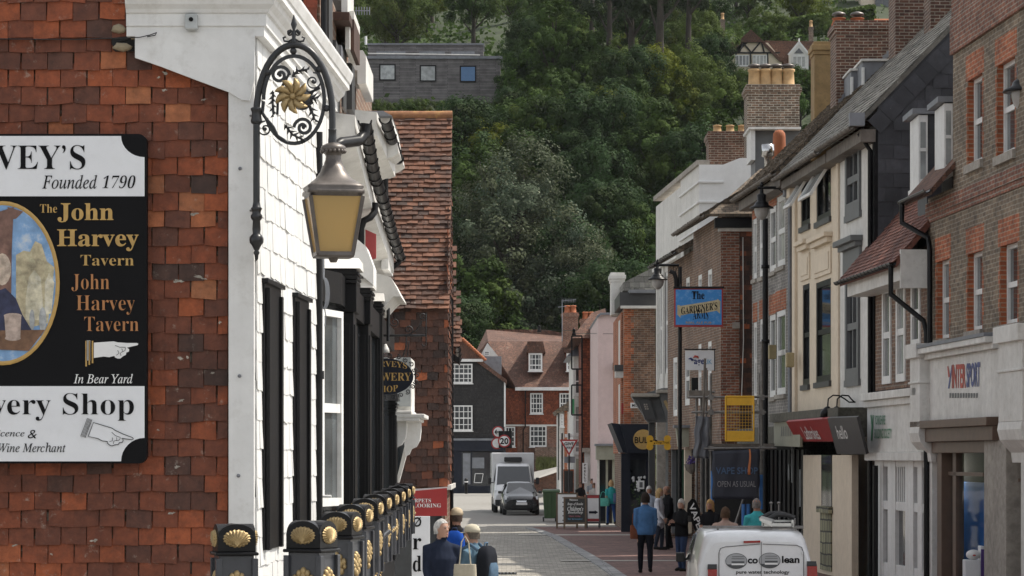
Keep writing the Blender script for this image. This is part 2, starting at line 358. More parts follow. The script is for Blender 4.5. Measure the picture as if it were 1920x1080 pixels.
# ================================================================ corner house with tile-hung end wall
YW = 18.0; A = (-1.63, 18.0); B = (-1.46, 21.2)
ch = thing('corner_house', 'house with orange tile-hung end wall and white slate-hung street front behind the wall lamp', 'house', (-3, 19, .7))
b = MB(); b.prism([V((-7, 18.04, .4)), V((-1.68, 18.04, .4)), V((-1.5, 21.2, .4)), V((-7, 21.2, .4))], (0, 0, 4.95)); b.build('wall', M['brickbr'], ch)
b = MB()
tile_field(b, (-5.0, 18.03, .7), X3, Z3, -Y3, -1.80+5.0, 4.75, .165, .1115, .012, rnd=random.Random(5))
b.build('tile_hanging', M['tile'], ch, bevel=.003)
rs_ = random.Random(8); lsm = mat('lime_stain', (.36, .33, .28), .9, var=.45, scale=60)
for i in range(24):
    x_, y_ = rs_.uniform(0, 425), rs_.uniform(110, 1075); x_ = 280+(x_*.35) if y_ < 870 and rs_.random() < .8 else x_; c_ = P(x_, y_, 17.968); w_, h_ = rs_.uniform(.006, .04), rs_.uniform(.004, .012)
    b = MB(); tl_ = rs_.uniform(-.25, .25); b.face([c_+V((w_*math.cos(2*PI*k/15)*rs_.uniform(.35, 1.25), 0, h_*math.sin(2*PI*k/15)*rs_.uniform(.2, 1.4)+tl_*w_*math.cos(2*PI*k/15))) for k in range(15)]); b.build('lime_stain', lsm, ch)
b = MB(); b.bx(P(430, 1150, 18.0)+V((0, -.055, 0)), P(478, 60, 18.0)+V((0, .02, 0))); b.build('corner_board', M['white'], ch, bevel=.004)
b = MB()
g = [(253, 60), (253, 108), (300, 124), (360, 147), (430, 173), (452, 187), (468, 189), (477, 150), (478, 60)]
b.prism([P(x, y, 17.925) for x, y in g], (0, .03, 0)); b.build('gusset_board', M['white'], ch, bevel=.003)
b = MB(); zz = lambda y: HC+(HY-y)/296.3
pr = [(.02, zz(72)), (.07, zz(71)), (.07, zz(53)), (.085, zz(52)), (.085, zz(30)), (.10, zz(28)), (.11, zz(22)), (.14, zz(14)), (.15, zz(4)), (.18, zz(2)), (.18, zz(-10)), (.19, zz(-12)), (.21, zz(-30)), (.21, zz(-36)), (0, zz(-46))]
x0 = P(240, 0, 18).x
sweep(b, [(x0, 18.0), (-1.63, 18.0), (-1.46, 22.4)], pr); b.build('cornice', M['white'], ch)
b = MB(); b.prism([V((-7, 18.02, zz(72))), V((x0, 18.02, zz(72))), V((x0, 18.02, zz(-60))), V((-7, 18.02, zz(-60)))], (0, 3, 0)); b.build('upper_wall', M['brickbr'], ch)
b = MB(); tile_field(b, (-5.0, 18.0, zz(72)), X3, Z3, -Y3, x0+5.0, .5, .165, .1115, .012, rnd=random.Random(9)); b.build('upper_tile_hanging', M['tile'], ch)
# the broken patch beside the cornice
b = MB(); b.prism([P(x, y, 17.985) for x, y in [(209, 46), (232, 44), (262, 34), (270, 52), (268, 76), (252, 84), (252, 95), (215, 96), (209, 80)]], (0, .05, 0)); b.build('painted_hole_shade', M['shade'], ch)  # near-black patch stands in for the shade inside the broken hole
for x, y, rx, rz in [(221, 54, 13, 9), (254, 46, 9, 9), (250, 66, 8, 9), (228, 87, 16, 8), (262, 78, 6, 7)]:
    b = MB(); c_ = P(x, y, 17.965); b.loft([[c_+V((rx/296*q*math.cos(2*PI*k/9)*(1+.25*math.sin(k*2.3+x)), dy_, rz/296*q*math.sin(2*PI*k/9)*(1+.2*math.cos(k*1.9+y)))) for k in range(9)] for q, dy_ in ((1.05, .02), (1, -.004), (.8, -.02), (.3, -.026))]); b.build('flint', M['mortar'], ch)
b = MB()
for pts in ([(238, 50), (246, 60), (240, 74), (222, 80), (230, 66)], [(258, 58), (268, 50), (271, 70), (262, 82), (254, 78)]): b.prism([P(x, y, 17.978) for x, y in pts], (0, .02, 0))
b.build('painted_cavity_shade', M['shade'], ch)  # dark shapes put the shade between the flints into the colour
# street front of painted slates
d = (V((*B, 0))-V((*A, 0))); L = d.length; U = d.normalized(); NR = V((U.y, -U.x, 0))
b = MB(); tile_field(b, V((*A, .6))+NR*.002, U, Z3, NR, L, 4.72, .24, .186, .012, ragged=.011, lift=1.55, jit=.6, rnd=random.Random(3), emi=1); b.build('slate_front', [M['slatew'], M['white2']], ch)
b = MB(); b.prism([V((-1.68, 18.0, .4)), V((-1.63, 18.0, .4)), V((-1.46, 21.2, .4)), V((-1.51, 21.2, .4))], (0, 0, 4.9)); b.build('front_backing', M['white'], ch)
class Fac:
    """a street front: a near end, b far end; side +1 faces +X, -1 faces -X"""
    def __init__(s, a, b, side):
        s.a = V((*a, 0)); s.b = V((*b, 0)); s.L = (s.b-s.a).length; s.u = (s.b-s.a).normalized(); s.w = V((s.u.y, -s.u.x, 0))
        if s.w.x*side < 0: s.w = -s.w
    def p(s, u, z, w=0): return s.a+s.u*u+s.w*w+V((0, 0, z))
    def ux(s, x, w=0):
        k = (x-960)/FPX; o = s.a+s.w*w; return (k*o.y-o.x)/(s.u.x-k*s.u.y)
    def uz(s, x, y, w=0):
        u = s.ux(x, w); Y = (s.a+s.u*u+s.w*w).y; return u, HC+(HY-y)/FPX*Y
    def box(s, mb, u0, u1, z0, z1, w0, w1, mi=0):
        q = [s.p(u, z, w) for z in (z0, z1) for u, w in ((u0, w0), (u1, w0), (u1, w1), (u0, w1))]; mb.hexa(q, mi)
    def quad(s, mb, u0, u1, z0, z1, w, mi=0): mb.face([s.p(u0, z0, w), s.p(u1, z0, w), s.p(u1, z1, w), s.p(u0, z1, w)], mi)
F1 = Fac(A, B, 1)
for x0_, x1_, y0, y1 in ((495, 526, 534, 1030), (552, 578, 560, 1010)):
    b = MB(); u0 = F1.ux(x0_, .03); u1 = F1.ux(x1_, .03); z1 = F1.uz(x0_, y0)[1]; z0 = F1.uz(x0_, y1)[1]
    F1.box(b, u0, u1, z0, z1, -.02, .035); F1.box(b, u0+.03, u0+.12, z0, z1-.03, .035, .065); F1.box(b, u1-.09, u1-.02, z0, z1-.05, .035, .055)
    F1.box(b, u0-.02, u1+.03, z1, z1+.03, -.02, .06)
    b.build('shutter', M['black'], ch, bevel=.004)
b = MB(); px = F1.p(F1.L-.12, 0, .03)
b.tube([V((px.x, px.y, z)) for z in (.7, 5.0)], .034, 12)
for z in (2.05, 2.12, 3.2, 4.3): b.tube([V((px.x, px.y, z-.03)), V((px.x, px.y, z+.03))], .046, 12)
b.build('downpipe', M['black'], ch)
for zc in (2.08, 2.3, 1.75):
    b = MB(); p0 = F1.p(F1.L-.05, zc, .02); b.tube([p0, p0+NR*.1], .012, 6); b.build('pipe_hook', M['white'], ch)
b = MB(); b.tube([P(-200, 70, 17.94), P(0, 73, 17.94), P(140, 74, 17.94), P(262, 70, 17.9), P(280, 66, 17.9), P(294, 61, 17.9), P(291, 66, 17.9), P(276, 69, 17.9)], .0035, 6); b.build('wire', M['iron'], ch)
for x, y in ((450, 316), (449, 705), (447, 892), (468, 84)): MB().ell(P(x, y, 17.94), .012, 8, 5).build('nail', M['lead'], ch)
sb = thing('sensor_box', 'small grey plastic sensor box screwed to the white cornice', 'sensor', P(358, 56, 17.9))
b = MB(); b.bx(P(346, 55, 17.86), P(372, 28, 17.92)); b.build('housing', mat('grey_plastic', (.42, .44, .44), .5), sb, bevel=.01)
b = MB(); b.ell(P(358, 36, 17.855), (.014, .01, .014)); b.build('lens', M['ink'], sb)
# ---------------------------------------------------------------- the big pub signboard
sg = thing('pub_signboard', 'big black and white painted signboard with oval picture and pointing hands on the tiled wall', 'sign', P(0, 868, 17.9))
YS = 17.90
def rrect(x0, y0, x1, y1, r, n=6):
    o = []
    for cx, cy, a in ((x1-r, y0+r, -PI/2), (x1-r, y1-r, 0), (x0+r, y1-r, PI/2), (x0+r, y0+r, PI)):
        for i in range(n+1): t = a+PI/2*i/n; o.append((cx+r*math.cos(t), cy+r*math.sin(t)))
    return o
b = MB(); b.prism([P(x, y, YS) for x, y in rrect(-268, 251, 275, 869, 16)], (0, .07, 0)); b.build('board', M['ink'], sg, bevel=.004)
def panel(y0, y1, corner):
    o = []; r = 44
    if corner == 't':
        for i in range(9): t = PI/2*i/8; o.append((271-r*math.cos(t), 255+r*.9*math.sin(t)))
        o = [(271-r, 255)]+o[1:]+[(271, y1), (-264, y1)]+[(-264+r*math.sin(t), 255+r*.9*math.cos(t)) for t in [PI/2*i/8 for i in range(9)]]
    else:
        o = [(-264, y0), (271, y0)]+[(271-r*math.sin(t), 865-r*math.cos(t)) for t in [PI/2*i/8 for i in range(9)]]+[(-264+r*math.cos(t), 865-r*math.sin(t)) for t in [PI/2*i/8 for i in range(9)]]
    return o
for (y0, y1, c) in ((255, 368, 't'), (724, 865, 'b')):
    b = MB(); b.face([P(x, y, YS-.004) for x, y in panel(y0, y1, c)]); b.build('white_panel', M['signw'], sg)
YT = YS-.008
for rowl in ([("HARVEY\u2019S", -142, 160, 272, 318, 'b', -.007, 0)], [("Founded", 79, 182, 328, 354, 'i', .004, 0)], [("1790", 192, 254, 329, 353, 'b', -.012, .25)], [("Brewery Shop", -126, 251, 737, 789, 'b', -.008, 0)], [("Off Licence", -50, 46, 806, 822, 'i', .003, 0), ("&", 52, 69, 806, 822, '', -.005, .2)], [("& Wine Merchant", -22, 123, 830, 848, 'i', .003, 0)]):
    b = MB()
    for tx, xa, xb, ya, yb, st_, of_, sh_ in rowl: tpx(b, tx, YT, xa, xb, ya, yb, st_, of_, shear=sh_)
    b.build('black_lettering', M['ink'], sg)
b = MB(); tpx(b, "The", YT, 75, 107, 383, 399, 'b', -.006); tpx(b, "John", YT, 108, 213, 381, 417, 'b', .006); tpx(b, "Harvey", YT, 107, 260, 430, 471, 'b', .006); tpx(b, "Tavern", YT, 151, 251, 478, 498, 'b', -.006); b.build('gold_lettering', M['goldflat'], sg)
b = MB(); tpx(b, "John", YT, 134, 205, 514, 546, 'b', -.011); tpx(b, "Harvey", YT, 143, 253, 554, 590, 'b', -.011); tpx(b, "Tavern", YT, 158, 260, 594, 621, 'b', -.011); b.build('orange_lettering', mat('orange_sign_paint', (.42, .18, .06), .5), sg)
b = MB(); tpx(b, "In Bear Yard", YT, 138, 249, 701, 719, 'i', .004); b.build('white_lettering', M['wt'], sg)
HAND = [(0, 4), (60, 0), (72, 3), (100, 5), (131, 5), (135, 8), (131, 12), (100, 19), (107, 24), (106, 31), (98, 34), (97, 41), (88, 45), (80, 52), (72, 52), (64, 49), (62, 44), (46, 48), (30, 46), (0, 50)]
def hand(ox, oy, s, rot, mats, outline):
    def q(x, y, k=YT): 
        a = rot; X = x*math.cos(a)-y*math.sin(a); Yy = x*math.sin(a)+y*math.cos(a); return P(ox+X*s, oy+Yy*s, k)
    b = MB(); b.face([q(x, y) for x, y in HAND]); b.face([q(-22, -3), q(-10, -3), q(-10, 58), q(-22, 58)]); b.build('pointing_hand', mats, sg)
    b = MB()
    if outline: b.tube([q(x, y, YT-.001) for x, y in HAND], .0028, 4, closed=True)
    for l in ([(84, 22), (88, 30), (80, 36), (82, 44)], [(72, 27), (76, 36), (68, 42)], [(96, 20), (94, 28), (86, 32)], [(64, 12), (78, 18), (96, 18)]): b.tube([q(x, y, YT-.001) for x, y in l], .002, 4)
    for i in range(5): b.tube([q(-22+i*3.6, -3, YT-.001), q(-22+i*3.6, 58, YT-.001)], .0018, 4)
    b.build('hand_outline', M['ink'], sg)
hand(176, 640, .62, 0, M['wt'], 0); hand(176, 790, .60, .36, M['signw'], 1)
b = MB()
for i in range(3): b.face([P(160+i*6, 639, YT-.002), P(163+i*6, 639, YT-.002), P(163+i*6, 687-i*3, YT-.002), P(160+i*6, 687-i*3, YT-.002)])
b.build('cuff_stripe', M['goldflat'], sg)
oc = lambda a, bb, n=48: [(5+a*math.cos(2*PI*i/n), 531+bb*math.sin(2*PI*i/n)) for i in range(n)]
b = MB(); b.loft([[P(x, y, YT) for x, y in oc(107, 154)], [P(x, y, YT-.006) for x, y in oc(105, 152)], [P(x, y, YT-.006) for x, y in oc(101, 148)], [P(x, y, YT) for x, y in oc(99, 146)]], caps=False); b.build('oval_frame', M['goldflat'], sg)
pic = MB().face([P(x, y, YT-.001) for x, y in oc(101, 148)]).build('oval_picture', mat('painted_sky', (.22, .38, .62), .7, var=.3, scale=9, dirt=.9, dirtc=(.62, .62, .58)), sg)
def clip(poly): return [(x, y) if ((x-5)/99)**2+((y-531)/146)**2 < 1 else (5+(x-5)/math.hypot((x-5)/99, (y-531)/146), 531+(y-531)/math.hypot((x-5)/99, (y-531)/146)) for x, y in poly]
def ring(cx, cy, a, bb, n=16): return [(cx+a*math.cos(2*PI*i/n), cy+bb*math.sin(2*PI*i/n)) for i in range(n)]
for k, (nm, c, polys) in enumerate([
    ('painted_ruin', (.50, .43, .28), [[(30, 478), (44, 470), (56, 472), (66, 452), (78, 458), (88, 490), (106, 500), (106, 620), (30, 620)]]),
    ('painted_arch', (.62, .57, .42), [[(48, 560), (54, 520), (64, 506), (76, 520), (80, 560), (80, 600), (48, 600)], [(84, 530), (92, 512), (102, 530), (100, 590), (84, 590)]]),
    ('painted_pillar', (.20, .11, .085), [[(-60, 400), (26, 386), (22, 470), (21, 560), (-60, 560)], [(14, 388), (44, 396), (30, 410), (16, 412)]]),
    ('painted_crowd', (.35, .36, .36), [ring(60, 600, 5, 20), ring(80, 600, 7, 24)]),
    ('painted_coat', (.030, .034, .075), [[(-40, 560), (10, 540), (30, 560), (42, 590), (60, 620), (82, 632), (40, 650), (-60, 650)]]),
    ('painted_face', (.50, .40, .32), [ring(4, 505, 17, 30)]),
    ('painted_table', (.17, .09, .05), [[(-90, 640), (95, 630), (70, 700), (-70, 700)]]),
    ('painted_tankard', (.42, .33, .28), [[(8, 592), (40, 592), (38, 634), (11, 634)], ring(24, 592, 17, 5), ring(24, 634, 15, 5)])]):
    b = MB()
    for j, q in enumerate(polys): b.face([P(x, y, YT-.002-.0008*k-.0002*j) for x, y in clip(q)])
    b.build(nm, mat(nm, c, .7, var=.4, scale=22, dirt=.5, dirtc=tuple(min(.8, x*1.9) for x in c)), pic)
# ================================================================ the ornate wall lamp
YL = 17.72; wl = thing('wall_lamp', 'ornate black iron bracket lamp with amber lantern and gilded flower on the corner board', 'lamp', P(481, 490, YL))
ELL = lambda cx, cy, a, bb, t: P(cx+a*math.cos(t), cy-bb*math.sin(t), YL)
b = MB(); arc = [P(481, y, YL) for y in (440, 400, 330, 260, 222)]+[ELL(552, 215, 71, 131, PI-PI*i/24) for i in range(1, 24)]+[P(623, y, YL) for y in (222, 246)]
b.tube(arc, .021, 14)
pf = lambda ps, cx: [(r/301, P(cx, y, YL).z) for r, y in ps]
b.lathe(pf([(0.5, 489), (3, 486), (4, 478), (6, 474), (4, 470), (6.5, 465), (9, 460), (13, 455), (13.5, 448), (11, 442), (7, 438), (8, 430), (7, 414), (9, 412), (11, 408), (11, 404), (8, 400), (9, 394), (11, 391), (8, 388), (6.5, 380)], 481), (P(481, 0, YL).x, YL, 0), 16)
b.lathe(pf([(7, 233), (10, 231), (11, 227), (10, 222), (9, 216), (9, 210), (11, 206), (11, 203), (7, 201)], 481), (P(481, 0, YL).x, YL, 0), 16)
b.lathe(pf([(8, 272), (8, 262), (7.5, 256), (7.5, 245), (8.5, 243), (6.5, 242)], 623), (P(623, 0, YL).x, YL, 0), 16)
for y in (217, 395, 445): b.tube([P(481, y, YL), P(470, y, YL+.1), P(470, y, 17.97)], .008, 6)
b.build('bracket', M['iron'], wl)
b = MB(); rg = [ELL(551, 187, 57, 82, PI*1.0-2*PI*i/40*.93) for i in range(41)]
b.tube(rg, .015, 4, flat=(.45, 1.1)); b.build('inner_ring', M['iron'], wl)
b = MB()
EX, EZ = X3/301, Z3/301
def scroll(cx, cy, r, a0, turns, d=1): b.tube(spiral(P(cx, cy, YL), r, r*.18, a0, a0+d*turns*2*PI, EX, EZ, 26), [.012]*20+[.012-.0005*i for i in range(7)], 4, flat=(.5, 1.2)); b.ell(P(cx, cy, YL), .012, 8, 6)
scroll(525, 141, 18, 0, 1.5); scroll(587, 153, 17, PI/2, 1.5, -1); scroll(569, 239, 18, PI, 1.5, -1); scroll(497, 242, 15, PI/2, 1.4)
b.tube([P(494, 190, YL), P(492, 212, YL), P(500, 224, YL), P(512, 238, YL), P(520, 255, YL), P(540, 268, YL)], .011, 6)
b.tube([P(541, 140, YL), P(530, 160, YL), P(521, 190, YL), P(520, 215, YL)], .009, 6); b.tube([P(560, 170, YL), P(575, 176, YL), P(600, 165, YL)], .009, 6)
for x, y in ((550, 96), (501, 136), (598, 130), (612, 203)): b.ell(P(x, y, YL), .022, 10, 8)
b.build('scrollwork', M['iron'], wl)
b = MB()
def leaves(pts, n, w):
    pts = [V(p) for p in pts]
    for i in range(n):
        t = i/(n-1)*(len(pts)-1.001); k = int(t); p = pts[k].lerp(pts[k+1], t-k); d = (pts[k+1]-pts[k]).normalized(); s = V((-d.z, 0, d.x))*(1 if i % 2 else -1)
        ww = w*(1-.5*abs(i/(n-1)-.5)); b.loft([[p-d*.01+V((0, -.012, 0)), p-d*.01+V((0, .012, 0)), p+d*.012+V((0, .012, 0)), p+d*.012+V((0, -.012, 0))], [p+s*ww+d*ww*.8+V((0, o, 0)) for o in (-.002, .002, .002, -.002)]])
    b.tube(pts, .008, 6)
q = lambda *a: [P(x, y, YL-.02) for x, y in a]
for pts_, n_l, w_l in ((q((512, 172), (511, 190), (513, 215)), 9, .03), (q((548, 143), (558, 133), (576, 131)), 8, .03), (q((560, 165), (575, 182), (592, 185)), 10, .05), (q((566, 190), (582, 200), (590, 225)), 10, .04), (q((535, 235), (548, 252), (570, 263)), 10, .035)):
    b = MB(); leaves(pts_, n_l, w_l); b.build('iron_leaf', M['iron'], wl)
b = MB(); fc = P(549, 181, YL-.04)
for i in range(9):
    a = 2*PI*i/9; pts = []
    for t, w in ((.12, .010), (.4, .022), (.7, .024), (.92, .013), (1.05, .003)):
        r = t*.108; aa = a+t*.75; c = fc+V((math.cos(aa)*r, -.045*math.sin(t*2.4), math.sin(aa)*r)); s = V((-math.sin(aa+.5), .25, math.cos(aa+.5)))*w
        pts.append([c-s, c+V((0, -.006, 0)), c+s, c+V((0, .006, 0))])
    b.loft(pts)
b.ell(fc+V((0, -.02, 0)), (.022, .02, .022)); b.build('gilded_flower', M['gold'], wl)
b = MB(); b.ell(P(566, 186, YL), (.07, .05, .07), 10, 8); b.build('flower_boss', M['iron'], wl)
b = MB(); fx = P(551, 0, YL)
b.lathe([(r/301, P(551, y, YL).z) for r, y in ((4, 84), (7, 80), (3.5, 74), (4, 62), (2.5, 56), (6, 46), (5, 42), (.5, 27))], (fx.x, YL, 0), 8)
for s in (-1, 1):
    b.tube(spiral(P(551+s*8, 62, YL), 6, 1.5, PI/2, PI/2+s*7, EX, EZ, 14), .006, 6); b.tube([P(551, 72, YL), P(551+s*10, 78, YL), P(551+s*18, 77, YL), P(551+s*20, 71, YL), P(551+s*15, 69, YL)], .007, 6)
    b.ell(P(551+s*9, 60, YL), .014, 8, 6)
b.build('finial', M['iron'], wl)
# lantern: square, turned a little
LR = Matrix.Rotation(math.radians(11.5), 3, 'Z'); lc = V((P(625, 0, YL).x, YL, 0))
def sq(hw, z, e=2.0, n=32):
    o = []
    for k in range(n):
        t = 2*PI*k/n; c, s_ = math.cos(t), math.sin(t); r = hw/((abs(c)**e+abs(s_)**e)**(1/e)); o.append(lc+LR@V((r*c, r*s_, 0))+V((0, 0, z)))
    return o
lz = lambda y: P(0, y, YL).z
b = MB(); b.loft([sq(w/301, lz(y), e) for w, y, e in ((14, 290, 2), (15, 300, 2), (17.5, 307, 2), (19, 311, 2), (21, 313, 2.2), (24, 322, 2.4), (33, 335, 3), (45, 345, 5), (52, 350, 9), (53, 353, 12), (51, 357, 12), (54, 360, 14), (54, 365, 14), (50.5, 366, 14), (50.5, 371, 14), (40, 372, 14))])
b.lathe([(r/301, lz(y)) for r, y in ((9, 268), (14, 270), (22, 274), (24, 279), (22, 284), (17, 286), (15, 292))], lc, 20)
for k in range(18):
    a = 2*PI*k/18; b.ell(lc+V((.073*math.cos(a), .073*math.sin(a), lz(284))), (.011, .011, .012), 6, 5)
b.build('lantern_roof', M['copper'], wl)
tw, bw, zt, zb = 49/301, 32.5/301, lz(371), lz(477)
cn = [V((-1, -1, 0)), V((1, -1, 0)), V((1, 1, 0)), V((-1, 1, 0))]
b = MB()
for i in range(4):
    A_ = lc+LR@(cn[i]*tw)+V((0, 0, zt)); B_ = lc+LR@(cn[i]*bw)+V((0, 0, zb)); b.tube([A_, B_], .017, 4)
    C_ = lc+LR@(cn[(i+1) % 4]*bw)+V((0, 0, zb)); b.tube([B_, C_], .016, 4)
b.loft([sq(bw, zb+.012, 14), sq(bw+.012, zb-.004, 14), sq(bw+.01, zb-.02, 14), sq(.02, zb-.022, 14)])
b.lathe([(.02, zb-.05), (.035, zb-.02), (.03, zb)], lc, 10); b.build('lantern_frame', M['copper'], wl)
for i in range(4):
    j = (i+1) % 4; b = MB(); k = .985; b.face([lc+LR@(cn[i]*bw*k)+V((0, 0, zb)), lc+LR@(cn[j]*bw*k)+V((0, 0, zb)), lc+LR@(cn[j]*tw*k)+V((0, 0, zt)), lc+LR@(cn[i]*tw*k)+V((0, 0, zt))]); b.build('lantern_pane', M['amber'], wl)
# ================================================================ bridge parapet posts
def make_post(low=-.2):
    t = thing('bridge_post', 'x', 'parapet post', (0, 0, 0)); h = .09
    def arch(w, n=12): return [(-w, 0), (w, 0), (w, .07)]+[(w*math.cos(PI*i/n), .07+.062*math.sin(PI*i/n)) for i in range(1, n)]+[(-w, .07)]
    b = MB(); z0 = 1.0-.132
    b.prism([V((x, -h+.002, z0+z)) for x, z in arch(h)], (0, 2*h-.004, 0)); b.prism([V((-h+.002, x, z0+z)) for x, z in arch(h)], (2*h-.004, 0, 0))
    b.box((0, 0, z0-.008), (.205, .205, .016)); b.build('cap', M['black'], t, local=True, bevel=.006)
    b = MB(); zt_ = z0-.016; b.box((0, 0, (zt_+low)/2), (.165, .165, zt_-low))
    for sx in (-1, 1):
        for sy in (-1, 1): b.box((sx*.086, sy*.086, (zt_-.014+low)/2), (.028, .028, zt_-.014-low))
    b.build('shaft', M['postiron'], t, local=True, bevel=.003)
    for k in range(4):
        Rz = Matrix.Rotation(k*PI/2, 3, 'Z')
        b = MB(); c0 = V((0, -h-.001, z0+.064))
        n = 80; rim = []; mid = []
        for i in range(n):
            a = 2*PI*i/n; f = 1+.05*math.cos(a*18); rim.append(Rz@(c0+V((.064*f*math.cos(a), 0, .041*f*math.sin(a))))); 
            mid.append(Rz@(c0+V((.055*math.cos(a), -.010-.006*math.cos(a*20), .034*math.sin(a)))))
        cen = [Rz@(c0+V((.012*math.cos(2*PI*i/n), -.010, -.022+.008*math.sin(2*PI*i/n)))) for i in range(n)]
        b.loft([rim, mid, cen]); b.build('shell', M['gold'], t, local=True)
        b = MB()
        for i, (x, z, r) in enumerate([(0, -.105, .017), (-.022, -.115, .015), (.022, -.115, .015), (0, -.13, .02), (-.044, -.14, .017), (.044, -.14, .017), (-.024, -.15, .02), (.024, -.15, .02), (-.05, -.165, .012), (.05, -.165, .012), (0, -.165, .022), (-.03, -.19, .018), (.03, -.19, .018), (0, -.205, .02), (0, -.24, .016)]):
            b.ell(Rz@V((x, -.084, z0+z)), (r, .017, r*1.25) if k % 2 == 0 else (.017, r, r*1.25), 8, 6)
        b.build('leaf_ornament', M['gold'], t, local=True)
    return t
proto = make_post(); proto2 = make_post(.50); POST_LAB = ['black iron parapet post at the foot of the tiled wall', 'black iron parapet post before the white slate front, turned to show two shells']
spots = [(435, 983, 72, 14), (582, 977, 72, -24), (638, 960, 62, -16), (663, 946, 56, -12), (687, 935, 50, -8), (705, 927, 46, -8), (721, 921, 43, -6), (735, 916, 40, -6), (747, 911, 37, -4), (757, 907, 34, -4)]
ORD = ['', '', 'third', 'fourth', 'fifth', 'sixth', 'seventh', 'eighth', 'ninth', 'last']
for i, (x, y, w, rz) in enumerate(spots):
    Yp = .18*FPX/w; c = P(x, y, Yp); s = 1.0
    o = proto if i == 0 else (proto2 if i == 3 else dup(proto2 if i > 3 else proto))
    o.location = (c.x, Yp+.1, c.z-1.0); o.rotation_euler = (0, 0, math.radians(rz))
    tag(o, POST_LAB[i] if i < 2 else ('black iron parapet post with gilt shells, %s along the row going away from the camera' % ORD[i]), 'parapet post', 'iron posts of the bridge parapet')
br = thing('bridge_railing', 'dark iron railing of curved ribs with gilt beads below the far parapet posts', 'railing', (-1.0, 24, .8))
b = MB(); g = MB()
for k in range(6):
    pts = []
    for i in range(11):
        t = i/10; pts.append(P(774-k*9-(70-3*k)*(1-(1-t)**1.5), 962+k*7+150*t**1.35, 28.6-k*1.7-2*t))
    b.tube(pts, .018, 6)
    if k % 2 == 0:
        for p, q_ in zip(pts, pts[1:]):
            for j in range(3): g.ell(p.lerp(q_, j/3)+V((.02, -.01, 0)), .014, 6, 4)
b.build('rib', M['iron'], br); g.build('gilt_beading', M['gold'], br)
# ================================================================ generic pieces for buildings
def grid_wall(mb, F, u0, u1, z0, z1, holes, depth=.14, mi=0, rmi=0, back=None):
    us = sorted(set([u0, u1]+[x for h in holes for x in h[:2]])); zs = sorted(set([z0, z1]+[x for h in holes for x in h[2:4]]))
    us = [x for x in us if u0 <= x <= u1]; zs = [x for x in zs if z0 <= x <= z1]
    for a, b_ in zip(us, us[1:]):
        for c, d_ in zip(zs, zs[1:]):
            m, n = (a+b_)/2, (c+d_)/2
            if any(h[0] < m < h[1] and h[2] < n < h[3] for h in holes): continue
            F.quad(mb, a, b_, c, d_, 0, mi)
    for h in holes:
        a, b_, c, d_ = h[:4]
        mb.face([F.p(a, c, 0), F.p(a, d_, 0), F.p(a, d_, -depth), F.p(a, c, -depth)], rmi)
        mb.face([F.p(b_, c, 0), F.p(b_, d_, 0), F.p(b_, d_, -depth), F.p(b_, c, -depth)], rmi)
        mb.face([F.p(a, d_, 0), F.p(b_, d_, 0), F.p(b_, d_, -depth), F.p(a, d_, -depth)], rmi)
        mb.face([F.p(a, c, 0), F.p(b_, c, 0), F.p(b_, c, -depth), F.p(a, c, -depth)], rmi)
def house_box(mb, F, u0, u1, z0, z1, D, mi=0, w0=-.02, top=True, far=True):
    """the other three walls of a house behind its front"""
    a, b_, c, d_ = (u0, w0), (u0, -D), (u1, -D), (u1, w0)
    for p, q in ((a, b_), (b_, c), (c, d_)): mb.face([F.p(p[0], z0, p[1]), F.p(q[0], z0, q[1]), F.p(q[0], z1, q[1]), F.p(p[0], z1, p[1])], mi)
    if top: mb.face([F.p(u, z1, w) for u, w in (a, b_, c, d_)], mi)
def window(F, h, parent, frame, glass, nx=2, nz=2, w=-.09, fw=.06, bw=.025, sash=True, d=.05, sill=None, sillm=None, name='window'):
    a, b_, c, d_ = h[:4]; mb = MB(); e = .003
    F.box(mb, a+e, a+fw, c+e, d_-e, w, w+d); F.box(mb, b_-fw, b_-e, c+e, d_-e, w, w+d); F.box(mb, a+fw, b_-fw, d_-fw, d_-e, w, w+d); F.box(mb, a+fw, b_-fw, c+e, c+fw*1.2, w, w+d)
    for i in range(1, nx): u = a+(b_-a)*i/nx; F.box(mb, u-bw/2, u+bw/2, c+fw, d_-fw, w+.004, w+d*.7)
    for i in range(1, nz):
        z = c+(d_-c)*i/nz; k = 1.8 if sash and i == nz//2 else 1; F.box(mb, a+fw, b_-fw, z-bw*k/2, z+bw*k/2, w+.002, w+d*(.8 if k > 1 else .65))
    if sill: F.box(mb, a-.06, b_+.06, c-sill, c+.002, w, .06, 1)
    o = mb.build(name, [frame, sillm or frame], parent)
    if glass is M['glassc']: glass = RN.choice(GLV)
    g = MB(); F.quad(g, a+fw*.5, b_-fw*.5, c+fw*.5, d_-fw*.5, w+.012); g.build('pane', glass, o)
    return o
def gutter(mb, a, b_, r=.06, n=8, step=.9):
    a = V(a); b_ = V(b_); d = (b_-a); L_ = d.length; d.normalize(); s = V((-d.y, d.x, 0)).normalized()
    prof = [(r*math.cos(PI+PI*i/n), r*math.sin(PI+PI*i/n)) for i in range(n+1)]+[(r*.86*math.cos(2*PI-PI*i/n), r*.86*math.sin(2*PI-PI*i/n)) for i in range(n+1)]
    mb.loft([[p+s*x+V((0, 0, z)) for x, z in prof] for p in (a, b_)], 0, True)
    k = int(L_/step)
    for i in range(k+1):
        p = a+d*(L_*i/max(1, k)); mb.loft([[q+s*x*1.14+V((0, 0, z*1.14)) for x, z in prof] for q in (p-d*.025, p+d*.025)], 0, False)
